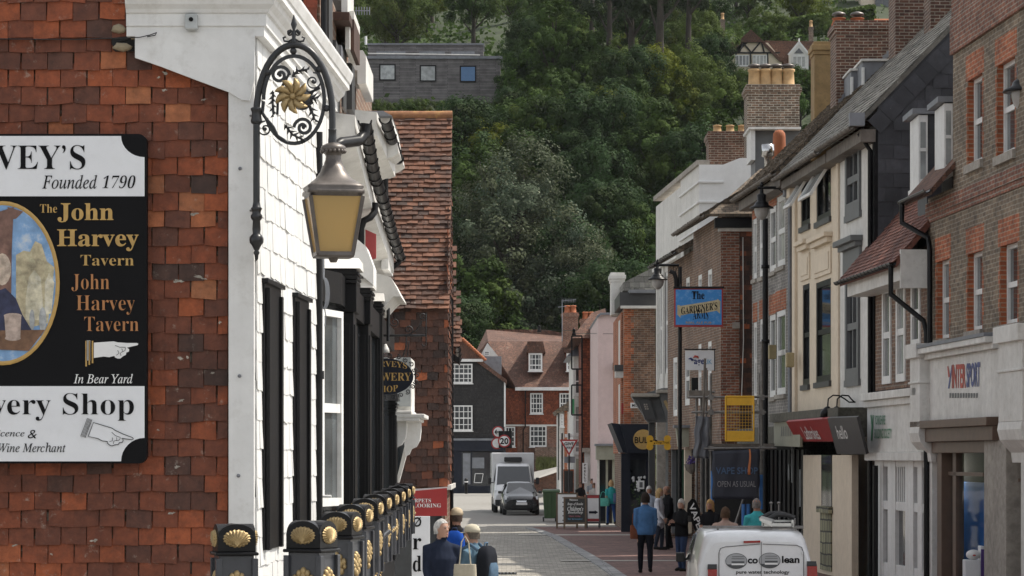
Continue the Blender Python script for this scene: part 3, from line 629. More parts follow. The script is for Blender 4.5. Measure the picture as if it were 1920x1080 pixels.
def pots(parent, spots_, r=.13, h=.55, m=None, cap=False):
    for p in spots_:
        b = MB(); p = V(p); b.lathe([(r*1.15, 0), (r*1.15, .05), (r*1.02, .07), (r*.9, h*.8), (r*1.08, h*.84), (r*1.08, h*.95), (r*.8, h), (r*.75, h-.06)], p, 14)
        o = b.build('chimney_pot', m or M['pot'], parent)
        if cap:
            b = MB(); b.lathe([(r*.7, h-.02), (r*.7, h+.05), (r*1.15, h+.06), (r*.95, h+.12), (.03, h+.16)], p, 14); b.build('cowl', M['copper'], o)
def chimney(name, label, x0, x1, y0, y1, Y, depth, m, courses=True, extra=0):
    """stack between pixel columns x0..x1, rows y0 (top)..y1 (bottom), at distance Y"""
    a = P(x0, y1, Y); c = P(x1, y0, Y); W_ = c.x-a.x; zt_ = c.z
    t = thing(name, label, 'chimney', ((a.x+c.x)/2, Y+depth/2, a.z)); b = MB()
    b.bx((a.x, Y, a.z-extra), (c.x, Y+depth, zt_-.34)); o = .05
    b.bx((a.x-o*.6, Y-o*.6, zt_-.34), (c.x+o*.6, Y+depth+o*.6, zt_-.23)); b.bx((a.x-o*1.4, Y-o*1.4, zt_-.23), (c.x+o*1.4, Y+depth+o*1.4, zt_-.09)); b.bx((a.x-o*.5, Y-o*.5, zt_-.09), (c.x+o*.5, Y+depth+o*.5, zt_))
    b.build('stack', m, t, bevel=.008)
    return t, zt_
# ================================================================ ground
def sheet(name, pts, m, label, cat, kind='structure'):
    o = MB().face(pts).build(name, m); return tag(o, label, cat, None, kind)
M['asphalt'] = mat('asphalt', (.24, .23, .21), .9, var=.22, scale=40, bump=.3, bscale=120, dirt=.25, dirtc=(.24, .23, .21), streak=.1)
M['setts'] = bricks('buff_sett_paving', (.36, .335, .29), (.27, .25, .22), (.16, .15, .13), .22, .11, .008, .25, lich=.35)
M['redpave'] = bricks('red_brick_paving', (.21, .11, .09), (.155, .085, .075), (.10, .08, .07), .21, .105, .006, .3, lich=.2)
M['kerb'] = bricks('granite_kerb', (.30, .30, .30), (.26, .26, .26), (.12, .12, .12), .9, .35, .012, .15)
M['earth'] = mat('hill_turf', (.03, .045, .015), .95, var=.4, scale=.3, bump=.3, bscale=3)
g = MB(); N_ = 14
for i in range(N_):
    y0, y1 = -40+i*60/N_*1.3, -40+(i+1)*60/N_*1.3
    zf = lambda y: 1.0-max(0, min(1, (y-14)/23))
    g.face([V((-60, y0, zf(y0)-.02)), V((60, y0, zf(y0)-.02)), V((60, y1, zf(y1)-.02)), V((-60, y1, zf(y1)-.02))])
g.face([V((-400, 38, -.02)), V((400, 38, -.02)), V((400, 900, -.02)), V((-400, 900, -.02))]); g.build('ground', M['asphalt'])
bpy.data.objects['ground'].location = (0, 0, 0); tag(bpy.data.objects['ground'], 'grey tarmac ground under the whole street', 'ground', None, 'structure')
sheet('road', [V((-3, 37.8, .0)), V((6, 37.8, .0)), V((6, 104, .0)), V((-3, 104, .0))], M['setts'], 'buff paved roadway in the narrow street', 'road')
# kerb line from the photograph: px (1000,1000) (1040,1022) (1090,1048) (1140,1080)
kl = [(1320, 1180), (1150, 1083), (1118, 1060), (1090, 1042), (1060, 1024), (1032, 1007), (1004, 996), (985, 991)]
GY = lambda y: HC*FPX/(y-HY)
kp = [P(x, y, GY(y)) for x, y in kl]
for p in kp: p.z = 0
kp = [V((kp[0].x-.3, 37.8, 0))]+kp
pav = MB()
for p, q in zip(kp, kp[1:]): pav.face([V((p.x+.30, p.y, .012)), V((14, p.y, .012)), V((14, q.y, .012)), V((q.x+.30, q.y, .012))])
pav.face([V((kp[-1].x+.3, kp[-1].y, .012)), V((14, kp[-1].y, .012)), V((14, 104.0, .012)), V((kp[-1].x+.3, 104.0, .012))])
tag(pav.build('pavement', M['redpave']), 'red brick paved footway beside the shops', 'pavement', None, 'structure')
kb = MB()
for p, q in zip(kp, kp[1:]): kb.hexa([V((p.x, p.y, -.01)), V((p.x+.3, p.y, -.01)), V((q.x+.3, q.y, -.01)), V((q.x, q.y, -.01)), V((p.x, p.y, .03)), V((p.x+.3, p.y, .03)), V((q.x+.3, q.y, .03)), V((q.x, q.y, .03))])
tag(kb.build('kerb', M['kerb']), 'pale granite kerb curving along the red paving', 'kerb', None, 'structure')
sheet('paving_band', [V((.2, 92.6, .018)), V((6, 92.6, .018)), V((6, 93.8, .018)), V((.2, 93.8, .018))], mat('pale_stone_band', (.42, .40, .36), .85, var=.15, scale=6, bump=.2), 'pale stone band across the red paving', 'paving')
lb = sheet('paving_strip', [V((1.2, 70.0, .018)), V((5.5, 70.0, .018)), V((5.5, 70.55, .018)), V((1.2, 70.55, .018))], bpy.data.materials['pale_stone_band'], 'thin pale strip across the red paving near the walking man', 'paving')
dg = thing('drain_cover', 'iron drain grating in the roadway', 'drain', P(945, 1076, GY(1076)))
b = MB(); c = P(945, 1076, GY(1076)); 
for i in range(7): b.box((c.x-.24+i*.08, c.y, .012), (.04, .6, .02))
b.box((c.x, c.y-.3, .012), (.56, .05, .024)); b.box((c.x, c.y+.3, .012), (.56, .05, .024)); b.build('grating', M['iron'], dg)
# ================================================================ brewery shop front
bs = thing('brewery_shop', 'white house with black shopfront pilasters and canted bay beyond the slate-hung corner house', 'shop', (-3, 28, .4))
F2 = Fac((-1.56, 21.25), (-1.62, 33.5), 1)
b = MB(); F2.quad(b, 0, F2.L, .2, 5.6, 0); house_box(b, F2, 0, F2.L, .2, 5.6, 5); b.build('wall', M['white'], bs)
b = MB()   # canted bay body
bay = [(-1.58, 22.2), (-1.505, 22.3), (-1.372, 22.85), (-1.372, 33.2), (-1.7, 33.2)]
b.prism([V((x, y, .3)) for x, y in bay], (0, 0, 1.85)); b.prism([V((x, y, 3.82)) for x, y in bay], (0, 0, .25)); b.build('bay_panel', M['black'], bs, bevel=.005)
FB = Fac((-1.505, 22.3), (-1.372, 22.85), 1)
hb = (0, FB.L, 2.2, 3.76); window(FB, hb, bs, M['white'], M['glassc'], 1, 2, w=-.03, fw=.055, bw=.04)
b = MB(); b.bx((-1.56, 22.9, 2.12), (-1.42, 33, 3.86)); b.build('shop_window', M['glass'], bs)
for i, (Yp, xl, xr, cl, cr, yc0, yc1, yb) in enumerate([(23.5, 641, 663, 612, 669, 505, 585, 1000), (26.5, 670, 691, 668, 695, 541, 608, 1000), (29.5, 692, 714, 690, 716, 566, 572, 990), (32.8, 716, 741, 714, 742, 752, 762, 990)]):
    b = MB(); a = P(xl, yb+60, Yp); c = P(xr, yc1, Yp); b.bx((a.x, Yp, a.z), (c.x, Yp+.42, c.z))
    b.bx((a.x+.012, Yp-.015, a.z+.1), (c.x-.03, Yp, c.z-.1)); b.bx((c.x-.012, Yp+.05, a.z+.1), (c.x+.012, Yp+.36, c.z-.1))
    a = P(cl, yc1, Yp); c = P(cr, yc0, Yp); b.bx((a.x, Yp-.05, a.z), (c.x, Yp+.47, c.z))
    zz_ = c.z
    for k in range(3): b.bx((a.x-.012*(3-k), Yp-.06-.012*k, zz_-.05-.035*k), (c.x+.006*(3-k), Yp+.48+.01*k, zz_-.024-.035*k))
    b.build('pilaster', M['black'], bs, bevel=.004)
    b = MB(); b.prism([V((a.x-.05, Yp-.1, zz_+.003)), V((c.x+.03, Yp-.1, zz_+.003)), V((c.x+.02, Yp-.02, zz_+.09)), V((a.x-.04, Yp-.02, zz_+.09))], (0, .6, 0)); b.build('lead_cap', M['white2'] if i < 3 else M['black'], bs, bevel=.006)
b = MB()
for x, Yp, y0, y1 in ((660.5, 24.1, 575, 800), (692.5, 27.2, 610, 790)): p = P(x, y0, Yp); q = P(x, y1, Yp); b.tube([p, q], .012, 6)
b.build('conduit', M['white'], bs)
b = MB(); b.tube([P(606, y, 22.2) for y in (470, 520)], .012, 8)
for k in range(7):
    pts = [P(606+9*math.sin(2*PI*i/16)*(.6+.06*k)+k*.5, 550-29*math.cos(2*PI*i/16), 22.15+.01*k) for i in range(16)]; b.tube(pts, .005, 5, closed=True)
b.tube([P(608, 575, 22.2), P(611, 592, 22.2), P(609, 612, 22.2)], .005, 5); b.build('cable_coil', M['lead'], bs)
# eaves, gutters and pipes stepping down the row
b = MB()
for (pa, pb, dr) in ((P(676, 222, 25.4), P(712, 372, 28.3), .16), (P(712, 372, 28.3), P(747, 478, 31.6), .16), (P(716, 216, 28.3), P(750, 296, 30.0), .2)):
    s = V((-.13, 0, 0)); b.hexa([pa+s*2.4+V((0, 0, -.28)), pa+V((-.05, 0, -.20)), pb+V((-.05, 0, -.20)), pb+s*2.4+V((0, 0, -.28)), pa+s*2.4+V((0, 0, .06)), pa+V((-.05, 0, .03)), pb+V((-.05, 0, .03)), pb+s*2.4+V((0, 0, .06))])
b.build('eaves_soffit', M['white2'], bs)
for (pa, pb) in ((P(684, 226, 25.4), P(702, 330, 27.4)), (P(700, 322, 27.3), P(718, 372, 28.3)), (P(718, 372, 28.3), P(733, 428, 30)), (P(732, 426, 30), P(750, 480, 31.6)), (P(722, 222, 28.3), P(746, 296, 30.0))):
    b = MB(); gutter(b, pa, pb, .058, step=.33); b.build('gutter', M['black'], bs)
b = MB(); b.tube([P(686, 232, 25.4), P(684, 252, 25.4), P(672, 264, 25.3), P(640, 268, 25.1), P(628, 274, 25), P(622, 292, 25), P(620, 330, 25)], .05, 12); b.build('swan_neck', M['black'], bs)
b = MB(); b.tube([P(746, 298, 30.0), P(744, 302, 30.0), P(730, 306, 30.0), P(724, 318, 30.0), P(722, 340, 30), P(722, 420, 30)], .035, 10); b.build('downpipe', M['black'], bs)
b = MB(); b.tube([P(703, 380, 27.9), P(702, 398, 27.9), P(694, 408, 27.8), P(682, 414, 27.8), P(677, 428, 27.8), P(677, 540, 27.8)], .035, 10); b.build('downpipe', M['black'], bs)
b = MB(); b.tube([P(748, 482, 31.6), P(748, 492, 31.6), P(738, 500, 31.6), P(728, 506, 31.6)], .03, 10); b.build('downpipe', M['black'], bs)
b = MB(); b.prism([P(x, y, 29.2) for x, y in ((690, 217), (734, 217), (748, 286), (736, 294), (716, 300), (704, 262))], (0, 1.6, 0)); b.build('dormer_soffit', M['white2'], bs)
b = MB(); b.prism([P(x, y, 29.0) for x, y in ((682, 208), (719, 208), (735, 217), (690, 218))], (0, 2.2, 0)); b.build('dormer_lead_roof', M['lead'], bs)
# white oriel and curved hood under the gutters
b = MB(); q = [P(x, y, 29.6) for x, y in ((700, 510), (733, 520), (748, 548), (752, 556), (738, 556), (728, 566), (716, 580), (700, 585))]; b.prism(q, (0, 1.6, 0)); b.build('bay_cornice', M['white2'], bs, bevel=.01)
b = MB(); b.prism([P(x, y, 30.6) for x, y in ((715, 440), (728, 450), (728, 505), (715, 505))], (0, 1.2, 0)); b.build('oriel', M['white'], bs)
b = MB(); b.prism([P(x, y, 26.4) for x, y in ((660, 440), (686, 462), (700, 500), (700, 535), (660, 500))], (0, .6, 0)); b.build('upper_bay', M['white'], bs)
# hood mouldings: curved white brackets
for dx, dy, Yp in ((0, 0, 33.2), (27, 4, 34.0)):
    b = MB(); pts = [(730, 788), (762, 788), (762, 806), (760, 822), (753, 834), (744, 838), (740, 848), (732, 852)]
    b.prism([P(x+dx, y+dy, Yp) for x, y in pts], (0, .25, 0)); b.build('console_bracket', M['white'], bs, bevel=.01)
b = MB()
for (x0_, x1_, y0, y1) in ((728, 796, 776, 784), (729, 787, 784, 790), (736, 772, 770, 776)): b.bx(P(x0_, y1, 33.0), P(x1_, y0, 33.0)+V((0, 1.6, 0)))
b.bx(P(738, 776, 33.6), P(772, 672, 33.6)+V((0, 1.0, 0))); b.build('bay_ledge', M['white2'], bs, bevel=.01)
b = MB(); b.prism([P(x, y, 34.4) for x, y in ((742, 905), (748, 905), (772, 815), (764, 813))], (0, .2, 0)); b.build('shop_stanchion', M['white2'], bs, bevel=.006)
b = MB(); b.prism([P(x, y, 34.9) for x, y in ((724, 905), (745, 905), (768, 815), (724, 815))], (0, .05, 0)); b.build('shop_glass', M['glass'], bs)
b = MB(); b.prism([P(742, 670, 33.55), P(770, 670, 33.55), P(770, 762, 33.55), P(742, 762, 33.55)], (0, .04, 0)); b.build('bay_pane', M['glassc'], bs)
ss = thing('red_shop_sign', 'small plain red projecting sign among the black downpipes', 'sign', P(695, 490, 28)); b = MB(); b.prism([P(x, y, 28) for x, y in ((685, 430), (705, 439), (705, 484), (685, 491))], (.0, .05, 0)); b.build('panel', mat('faded_red', (.42, .06, .06), .5), ss, bevel=.004)
# hanging oval sign
hs = thing('oval_hanging_sign', 'black oval brewery shop sign with gold letters hanging in a scrolled iron bracket', 'sign', P(738, 740, 30.3)); YO = 30.3
b = MB(); b.prism([P(724+51*math.cos(2*PI*i/40), 706+34*math.sin(2*PI*i/40), YO) for i in range(40)], (0, .04, 0)); b.build('board', M['navy'], hs, bevel=.004)
b = MB(); tpx(b, "HARVEYS", YO-.006, 688, 763, 681, 692, 'b', -.006, bend=.4); tpx(b, "BREWERY", YO-.006, 676, 771, 699, 714, 'b', -.004); tpx(b, "SHOP", YO-.006, 704, 746, 721, 733, 'b', -.004, bend=-.2); b.build('gold_lettering', M['goldflat'], hs)
b = MB(); b.tube([P(712, 629, YO), P(798, 629, YO)], .013, 8); b.tube([P(728, 578, YO), P(728, 640, YO)], .02, 8); b.tube([P(799, 588, YO), P(799, 646, YO), P(794, 650, YO), P(791, 645, YO)], .007, 6)
E_ = X3*.0057, Z3*.0057
def scr(cx, cy, r, a0, turns, d=1): b.tube(spiral(P(cx, cy, YO), r, r*.2, a0, a0+d*turns*2*PI, *E_, 18), .006, 5)
scr(740, 604, 9, PI, 1.4); scr(766, 618, 9, -PI/2, 1.4); scr(792, 594, 8, -PI/2, 1.4)
b.tube([P(771, 625, YO), P(782, 618, YO), P(791, 602, YO)], .006, 5); b.tube([P(762, 630, YO), P(762, 648, YO), P(755, 670, YO)], .007, 5); b.tube([P(760, 640, YO), P(767, 640, YO), P(764, 668, YO)], .006, 5)
for i in range(16):
    a = -PI/2+PI*1.15*(i-2.5)/15*1.15; x, y = 724+57*math.cos(a), 706+40*math.sin(a); scr(x, y, 5.0, a+PI, 1.3, 1 if i % 2 else -1)
b.build('scroll_bracket', M['iron'], hs)
b = MB(); p = P(722, 645, YO+.2); b.lathe([(.015, 0), (.04, -.05), (.05, -.09), (.045, -.092)], p, 10); b.build('spot_lamp', M['white2'], hs)
# ================================================================ tall neighbour above the lamp
tn = thing('tall_tiled_house', 'tall house with red tile-hung cheek and timber eaves showing above the white cornice', 'house', (-2.6, 27, 5.2))
YN = 24.2
b = MB(); a = P(470, 330, YN); c = P(606, -60, YN); b.bx((a.x-3, YN+.03, a.z), (c.x-.03, YN+9, c.z)); b.build('wall', M['brickbr'], tn)
b = MB(); tile_field(b, V((a.x, YN+.02, a.z)), X3, Z3, -Y3, c.x-a.x-.05, c.z-a.z-.1, .19, .16, .014, rnd=random.Random(4)); b.build('tile_hanging', tiles('bright_hung_tile', [(0, (.13, .035, .018)), (.5, (.24, .05, .022)), (1, (.32, .075, .03))], lich=.1), tn)
b = MB(); b.tube([P(607, 330, YN-.05), P(607, -60, YN-.05)], .026, 10); b.bx(P(562, 120, YN-.02), P(569, -60, YN)); b.build('downpipe', M['black'], tn)
for x0_, x1_, y0, y1, Yp in ((610, 617, -60, 280, 25), (620, 634, -20, 28, 27.2), (612, 630, 75, 215, 25.6), (640, 644, 80, 200, 26.6), (649, 660, 118, 205, 27.4)): b = MB(); b.bx(P(x0_, y1, Yp), P(x1_, y0, Yp)+V((0, .5, 0))); b.build('timber_post', M['dkgray'], tn)
b = MB()
for x0_, x1_, y0, y1, Yp in ((624, 640, 84, 160, 26.2), (650, 659, 150, 240, 28), (651, 682, 96, 130, 28.5)): b.bx(P(x0_, y1, Yp), P(x1_, y0, Yp)+V((0, .4, 0)))
b.build('grey_cladding', M['lead'], tn)
for x0_, x1_, y0, y1, Yp, m in ((613, 655, 22, 38, 26.0, 'tiled'), (640, 652, -60, 27, 26.4, 'white2'), (655, 664, 20, 36, 26.6, 'white2'), (647, 656, 40, 92, 26.4, 'white2'), (656, 664, 36, 95, 26.5, 'tiled'), (613, 641, 0, 20, 26.8, 'wood'), (614, 648, 46, 80, 27.2, 'wood')):
    b = MB(); b.bx(P(x0_, y1, Yp), P(x1_, y0, Yp)+V((0, 1.0, 0))); b.build('eaves_board', M[m], tn, bevel=.004)
b = MB(); q = [P(x, y, 28.4) for x, y in ((650, 96), (680, 94), (686, 104), (686, 156), (670, 157), (670, 132), (650, 130))]; b.prism(q, (0, 1.5, 0)); b.build('hood_board', M['white2'], tn, bevel=.008)
b = MB(); b.tube([P(665, 20, 30), P(692, 20, 30)], .006, 5)
for k in range(6): b.tube([P(668+k*5, 13, 30), P(668+k*5, 28, 30)], .005, 5)
b.build('aerial', M['lead'], tn)
b = MB(); b.bx((-3.4, 24.6, 5.25), (-1.62, 33.4, 5.55)); b.build('parapet', M['white2'], tn)
# ================================================================ gable house with the steep tiled roof
YG = 42.0
gh = thing('tiled_gable_house', 'house with steep orange tiled roof slope and dark tile-hung wall above the carpet shop sign', 'house', (-2.4, 45, 0))
xr = -.95; xl = P(655, 0, YG).x
ez = P(0, 567, YG).z; rz_ = P(0, 221, 43.9).z; sl_ = V((0, 1.9, rz_-ez)); W_ = sl_.normalized(); Nn = V((0, -W_.z, W_.y))
b = MB(); tile_field(b, V((xl, YG-.12, ez-.12)), X3, W_, Nn, xr-xl+.03, sl_.length+.15, .165, .087, .016, jit=.9, ragged=.005, lift=2.6, rnd=random.Random(21)); b.build('roof', M['rooft'], gh)
b = MB(); b.tube([V((xl, 43.88, rz_+.02)), V((xr+.03, 43.88, rz_+.02))], .085, 10); b.build('ridge', mat('mossy_ridge_tile', (.24, .11, .05), .9, var=.3, dirt=.8, dirtc=(.34, .22, .06), scale=9), gh)
zb_ = P(0, 912, YG).z
b = MB(); tile_field(b, V((xl, YG+.02, zb_)), X3, Z3, -Y3, xr-xl, ez-zb_+.05, .165, .112, .013, jit=1.4, ragged=.006, rnd=random.Random(22)); b.build('tile_hanging', M['tiled'], gh)
b = MB(); prof = [V((xr-.03, YG+.05, 2.0)), V((xr-.03, YG+3.6, 2.0)), V((xr-.03, YG+3.6, ez)), V((xr-.03, YG+1.86, rz_-.05)), V((xr-.03, YG+.05, ez))]
b.prism(prof, (xl-xr-2, 0, 0)); b.bx((xl-2, YG+.4, -.1), (xr-.05, YG+3.6, 2.0)); b.build('wall', M['brickbr'], gh)
b = MB(); tile_field(b, V((xr-.02, YG, 2.15)), Y3, Z3, X3, 3.6, 5.6, .165, .112, .014, jit=2, ragged=.007, rnd=random.Random(23), test=lambda u, v: (v+2.15 < ez) or abs(u-1.9) < (rz_-2.15-v)*.68); b.build('side_tile_hanging', M['tiled'], gh)
b = MB(); b.prism([P(x, y, 41.9) for x, y in ((775, 917), (838, 913), (838, 917), (775, 922))], (0, .25, 0)); b.bx((xr-.02, YG, 2.1), (xr+.05, YG+3.5, 2.17)); b.build('lead_flashing', M['white2'], gh)
b = MB(); b.tube([P(847, y, 44.5) for y in (1000, 560)], .03, 8); b.build('downpipe', M['black'], gh)
b = MB(); b.bx((xr-1.2, YG+.38, .02), (xr-.1, YG+.4, 2.05)); b.build('shop_window', M['glass'], gh)
cs = thing('carpet_shop_sign', 'dark red carpet shop sign with white serif letters under the tiled wall', 'sign', P(800, 967, 41.8))
b = MB(); b.prism([P(x, y, 41.75) for x, y in ((740, 924), (838, 915), (838, 967), (740, 969))], (0, .08, 0)); b.build('board', M['red'], cs, bevel=.004)
b = MB(); tpx(b, "CARPETS", 41.74, 764, 808, 935, 942, 'b', -.004); tpx(b, "& FLOORING", 41.74, 759, 827, 944, 951.5, 'b', -.004); b.build('lettering', M['wt'], cs)
vb = thing('vertical_letter_board', 'white upright board with black letters stacked down it under the carpet sign', 'sign', P(790, 1090, 41))
b = MB(); b.bx(P(772, 1110, 41.0), P(806, 968, 41.0)+V((0, .06, 0))); b.build('board', M['signw'], vb, bevel=.004)
b = MB()
for ch_, y0, y1 in (('\u00f8', 969, 989), ('r', 1009, 1030), ('d', 1042, 1072), ('s', 1086, 1106)): tpx(b, ch_, 40.99, 774, 790, y0, y1, 'b' if ch_ != '\u00f8' else '', .0)
b.build('lettering', M['ink'], vb)
# second tiled house further along, and a third slope
g2 = thing('second_tiled_house', 'narrow strip of tiled house with white corner board beyond the steep tiled gable', 'house', (-2.5, 53, 0)); Y2 = 50.0
x2 = P(866, 0, Y2).x; ez2 = P(0, 640, Y2).z; rz2 = P(0, 408, 51.3).z; s2 = V((0, 1.3, rz2-ez2)); w2 = s2.normalized()
b = MB(); tile_field(b, V((x2-2, Y2-.1, ez2-.1)), X3, w2, V((0, -w2.z, w2.y)), 2.0, s2.length+.1, .165, .087, .016, jit=1.6, rnd=random.Random(31), test=lambda u, v: u < 2.0-.22*(v/s2.length)); b.build('roof', M['rooft'], g2)
b = MB(); b.prism([V((x2-.26, Y2, -.1)), V((x2-.26, Y2+3.5, -.1)), V((x2-.26, Y2+3.5, ez2)), V((x2-.3, Y2+1.3, rz2)), V((x2-.26, Y2, ez2))], (-3, 0, 0)); b.build('wall', M['tileshw'], g2)
b = MB(); b.bx(P(832, 522, 49.2), P(846, 414, 49.2)+V((0, .1, 0))); b.build('corner_board', M['white'], g2)
b = MB(); gutter(b, P(856, 645, 50), P(858, 672, 53), .07, step=1); b.prism([P(x, y, 49.6) for x, y in ((838, 655), (862, 672), (862, 684), (838, 668))], (0, .5, 0)); b.build('gutter', M['black'], g2)
# ================================================================ right-hand row
def RL(x, off=0):
    Y = (10.6-off)/((x-960)/FPX+.058); return (10.6-off-.058*Y, Y)
def clearglass():
    m, t, b, N = _new('shop_glass'); tr = N('BsdfTransparent'); tr.inputs[0].default_value = (.86, .9, .9, 1); gl = N('BsdfGlossy'); gl.inputs['Roughness'].default_value = .03
    mx = N('MixShader'); mx.inputs[0].default_value = .12; t.links.new(tr.outputs[0], mx.inputs[1]); t.links.new(gl.outputs[0], mx.inputs[2])
    t.links.new(mx.outputs[0], t.nodes['Material Output'].inputs[0]); return m
M['clear'] = clearglass()
def rect(F, x0, x1, yt, yb, w=0):
    """pixel box on a front -> (u0,u1,z0,z1); x0 is the far side"""
    u1 = F.ux(x0, w); u0 = F.ux(x1, w); xm = (x0+x1)/2
    return (u0, u1, F.uz(xm, yb, w)[1], F.uz(xm, yt, w)[1])
def roofing(F, u0, u1, ze, over, pitch, run, m, parent, name='roof', back=True, th=.12, tilef=None, seed=1):
    s = math.tan(math.radians(pitch)); zt_ = ze+(over+run)*s; b = MB()
    q = lambda u, w, z: F.p(u, z, w)
    b.hexa([q(u0, over, ze-th), q(u1, over, ze-th), q(u1, -run, zt_-th), q(u0, -run, zt_-th), q(u0, over, ze), q(u1, over, ze), q(u1, -run, zt_), q(u0, -run, zt_)])
    if back: b.hexa([q(u0, -run, zt_-th), q(u1, -run, zt_-th), q(u1, -2*run, ze+.4), q(u0, -2*run, ze+.4), q(u0, -run, zt_), q(u1, -run, zt_), q(u1, -2*run, ze+.52), q(u0, -2*run, ze+.52)])
    if tilef:
        W_ = (q(u0, -run, zt_)-q(u0, over, ze)); n = W_.cross(F.u); n = n if n.z > 0 else -n
        tile_field(b, q(u0, over, ze)-W_.normalized()*.05, F.u, W_, n, u1-u0, W_.length, *tilef, rnd=random.Random(seed))
    o = b.build(name, m, parent); return o, zt_
def ftext(mb, F, body, x0, x1, ytl, ybl, w, st='', off=0, mi=0, ytr=None, ybr=None, shear=0):
    ytr = ytl if ytr is None else ytr; ybr = ybl if ybr is None else ybr
    ua, za = F.uz(x0, ybl, w); ub, zb2 = F.uz(x1, ybr, w); _, zt_ = F.uz(x0, ytl, w)
    A_ = F.p(ua, za, w); text_on(mb, body, A_, F.p(ub, zb2, w)-A_, F.p(ua, zt_, w)-A_, st, off, mi, shear, 1.0, F.w*.004)
# ---------------------------------------------------------------- curved brick corner building with the sports shop
ib = thing('brick_shop_building', 'tall grey-brown brick building with orange window arches over the sports shop', 'building', (9, 47, 0))
FI = Fac(RL(1990), RL(1740), -1); uA = FI.ux(1787)
def arched(F, h, parent, orange=True, quoin=True):
    a, b_, c, d_ = h; mb = MB(); F.box(mb, a-.12, b_+.12, d_-.02, d_+.42, -.01, .004)
    if quoin:
        for k in range(int((d_-c)/.225)):
            z = c+k*.225; e = .11 if k % 2 else .05
            F.box(mb, a-e, a-.001, z, min(z+.225, d_-.021), -.01, .004); F.box(mb, b_+.001, b_+e, z, min(z+.225, d_-.021), -.01, .004)
    mb.build('window_arch', M['brickor'], parent)
UP = [rect(FI, 1814, 1842, 142, 305), rect(FI, 1869, 1903, 112, 288)]
LO = [rect(FI, 1756, 1780, 486, 636), rect(FI, 1814, 1842, 471, 620), rect(FI, 1875, 1908, 455, 608)]
ztop = 12.5; zB = FI.uz(1764, 362)[1]; zfas = 4.5
b = MB(); grid_wall(b, FI, 0, uA, zfas-.3, ztop, UP+LO[1:], .24, 0, 1); grid_wall(b, FI, uA, FI.L, zfas-.3, zB, LO[:1], .24, 0, 1)
house_box(b, FI, 0, uA, zfas-.35, ztop, 8, 0); house_box(b, FI, uA, FI.L, zfas-.35, zB, 8, 0); b.face([FI.p(0, 0, -.02), FI.p(0, 0, -8), FI.p(0, zfas, -8), FI.p(0, zfas, -.02)]); b.face([FI.p(0, 0, -8), FI.p(FI.L, 0, -8), FI.p(FI.L, zfas, -8), FI.p(0, zfas, -8)]); b.build('wall', [M['brickg'], M['brickor']], ib)
for h in UP+LO: arched(FI, h, ib); window(FI, h, ib, M['white'], M['glassc'], 1, 2, w=-.17, fw=.075, bw=.05, d=.06, sill=.14, sillm=M['stone'])
b = MB()
za, zb2 = FI.uz(1850, 362)[1], FI.uz(1850, 335)[1]
FI.box(b, 0, FI.L, za, zb2, -.02, .05); FI.box(b, 0, FI.L, za-.12, za-.001, -.02, .025)
z3 = FI.uz(1850, 62)[1]; FI.box(b, 0, uA, z3, z3+.62, -.02, .06); FI.box(b, 0, uA, z3+.621, z3+1.1, -.02, .03); b.build('band_course', M['brick'], ib)
s_, zr = roofing(FI, uA-.2, FI.L+.1, zB-.02, .42, 48, 2.6, M['tilesh'], ib, back=False)
b = MB(); gutter(b, FI.p(uA-.2, zB-.05, .5), FI.p(FI.L, zB-.05, .5), .06, step=1.2); b.build('gutter', M['black'], ib)
b = MB(); p0 = FI.p(FI.L-.1, zB-.1, .5); b.tube([p0, p0-Z3*.35, FI.p(FI.L-.5, zB-.75, .1), FI.p(FI.L-.55, zB-.95, .08), FI.p(FI.L-.55, zfas, .08)], .05, 10); b.build('downpipe', M['black'], ib)
# shop fascia and bay
zf0 = FI.uz(1800, 795)[1]; zf1 = FI.uz(1722, 660)[1]; uf1 = FI.ux(1722, .12); uf0 = FI.ux(1872, .12)
b = MB(); FI.box(b, uf0, uf1, zf0+.08, zf1-.2, 0, .12); FI.box(b, uf0, uf1, zf1-.2, zf1-.1, 0, .22); FI.box(b, uf0, uf1, zf1-.1, zf1, 0, .34); b.build('fascia', M['white2'], ib, bevel=.01)
b = MB(); FI.box(b, uf0, uf1, zf1+.002, zf1+.06, 0, .36); b.build('lead_cap', M['lead'], ib)
for (xa, xb) in ((1706, 1724), (1872, 1916)):
    b = MB(); w0 = .3; u1, u0 = FI.ux(xa, w0), FI.ux(xb, w0); FI.box(b, u0, u1, zf0-.02, zf1+.02, 0, w0); FI.box(b, u0-.05, u1+.05, zf1-.16, zf1+.1, 0, w0+.08); FI.box(b, u0-.03, u1+.03, zf1-.62, zf1-.58, 0, w0+.03)
    pr_ = [(w0, zf0-.021), (w0+.02, zf0-.14), (w0-.02, zf0-.3), (w0-.12, zf0-.42), (w0-.2, zf0-.5), (w0-.22, zf0-.66), (0, zf0-.66), (0, zf0-.021)]
    b.prism([FI.p(u0, z, w) for w, z in pr_], FI.u*(u1-u0)); b.build('console_bracket', M['white2'], ib, bevel=.01)
b = MB(); FI.box(b, uf0+.1, uf1-.1, zf0-.06, zf0+.079, 0, .3); FI.box(b, uf0+.1, uf1-.1, zf0-.30, zf0-.061, 0, .2); FI.box(b, uf0+.1, uf1-.1, zf0-.5, zf0-.301, -.2, .08); b.build('shop_cornice', M['brownp'], ib, bevel=.01)
b = MB(); ftext(b, FI, 'INTER', 1785, 1811, 684, 728, .125, '', .03, 0, 681, 727); b.build('red_lettering', mat('sign_red', (.45, .06, .04), .5), ib)
b = MB(); ftext(b, FI, 'SPORT', 1812, 1838, 681, 727, .125, '', .03, 0, 677, 725); b.build('blue_lettering', mat('sign_blue', (.06, .08, .24), .5), ib)
b = MB(); FI.w_ = .127
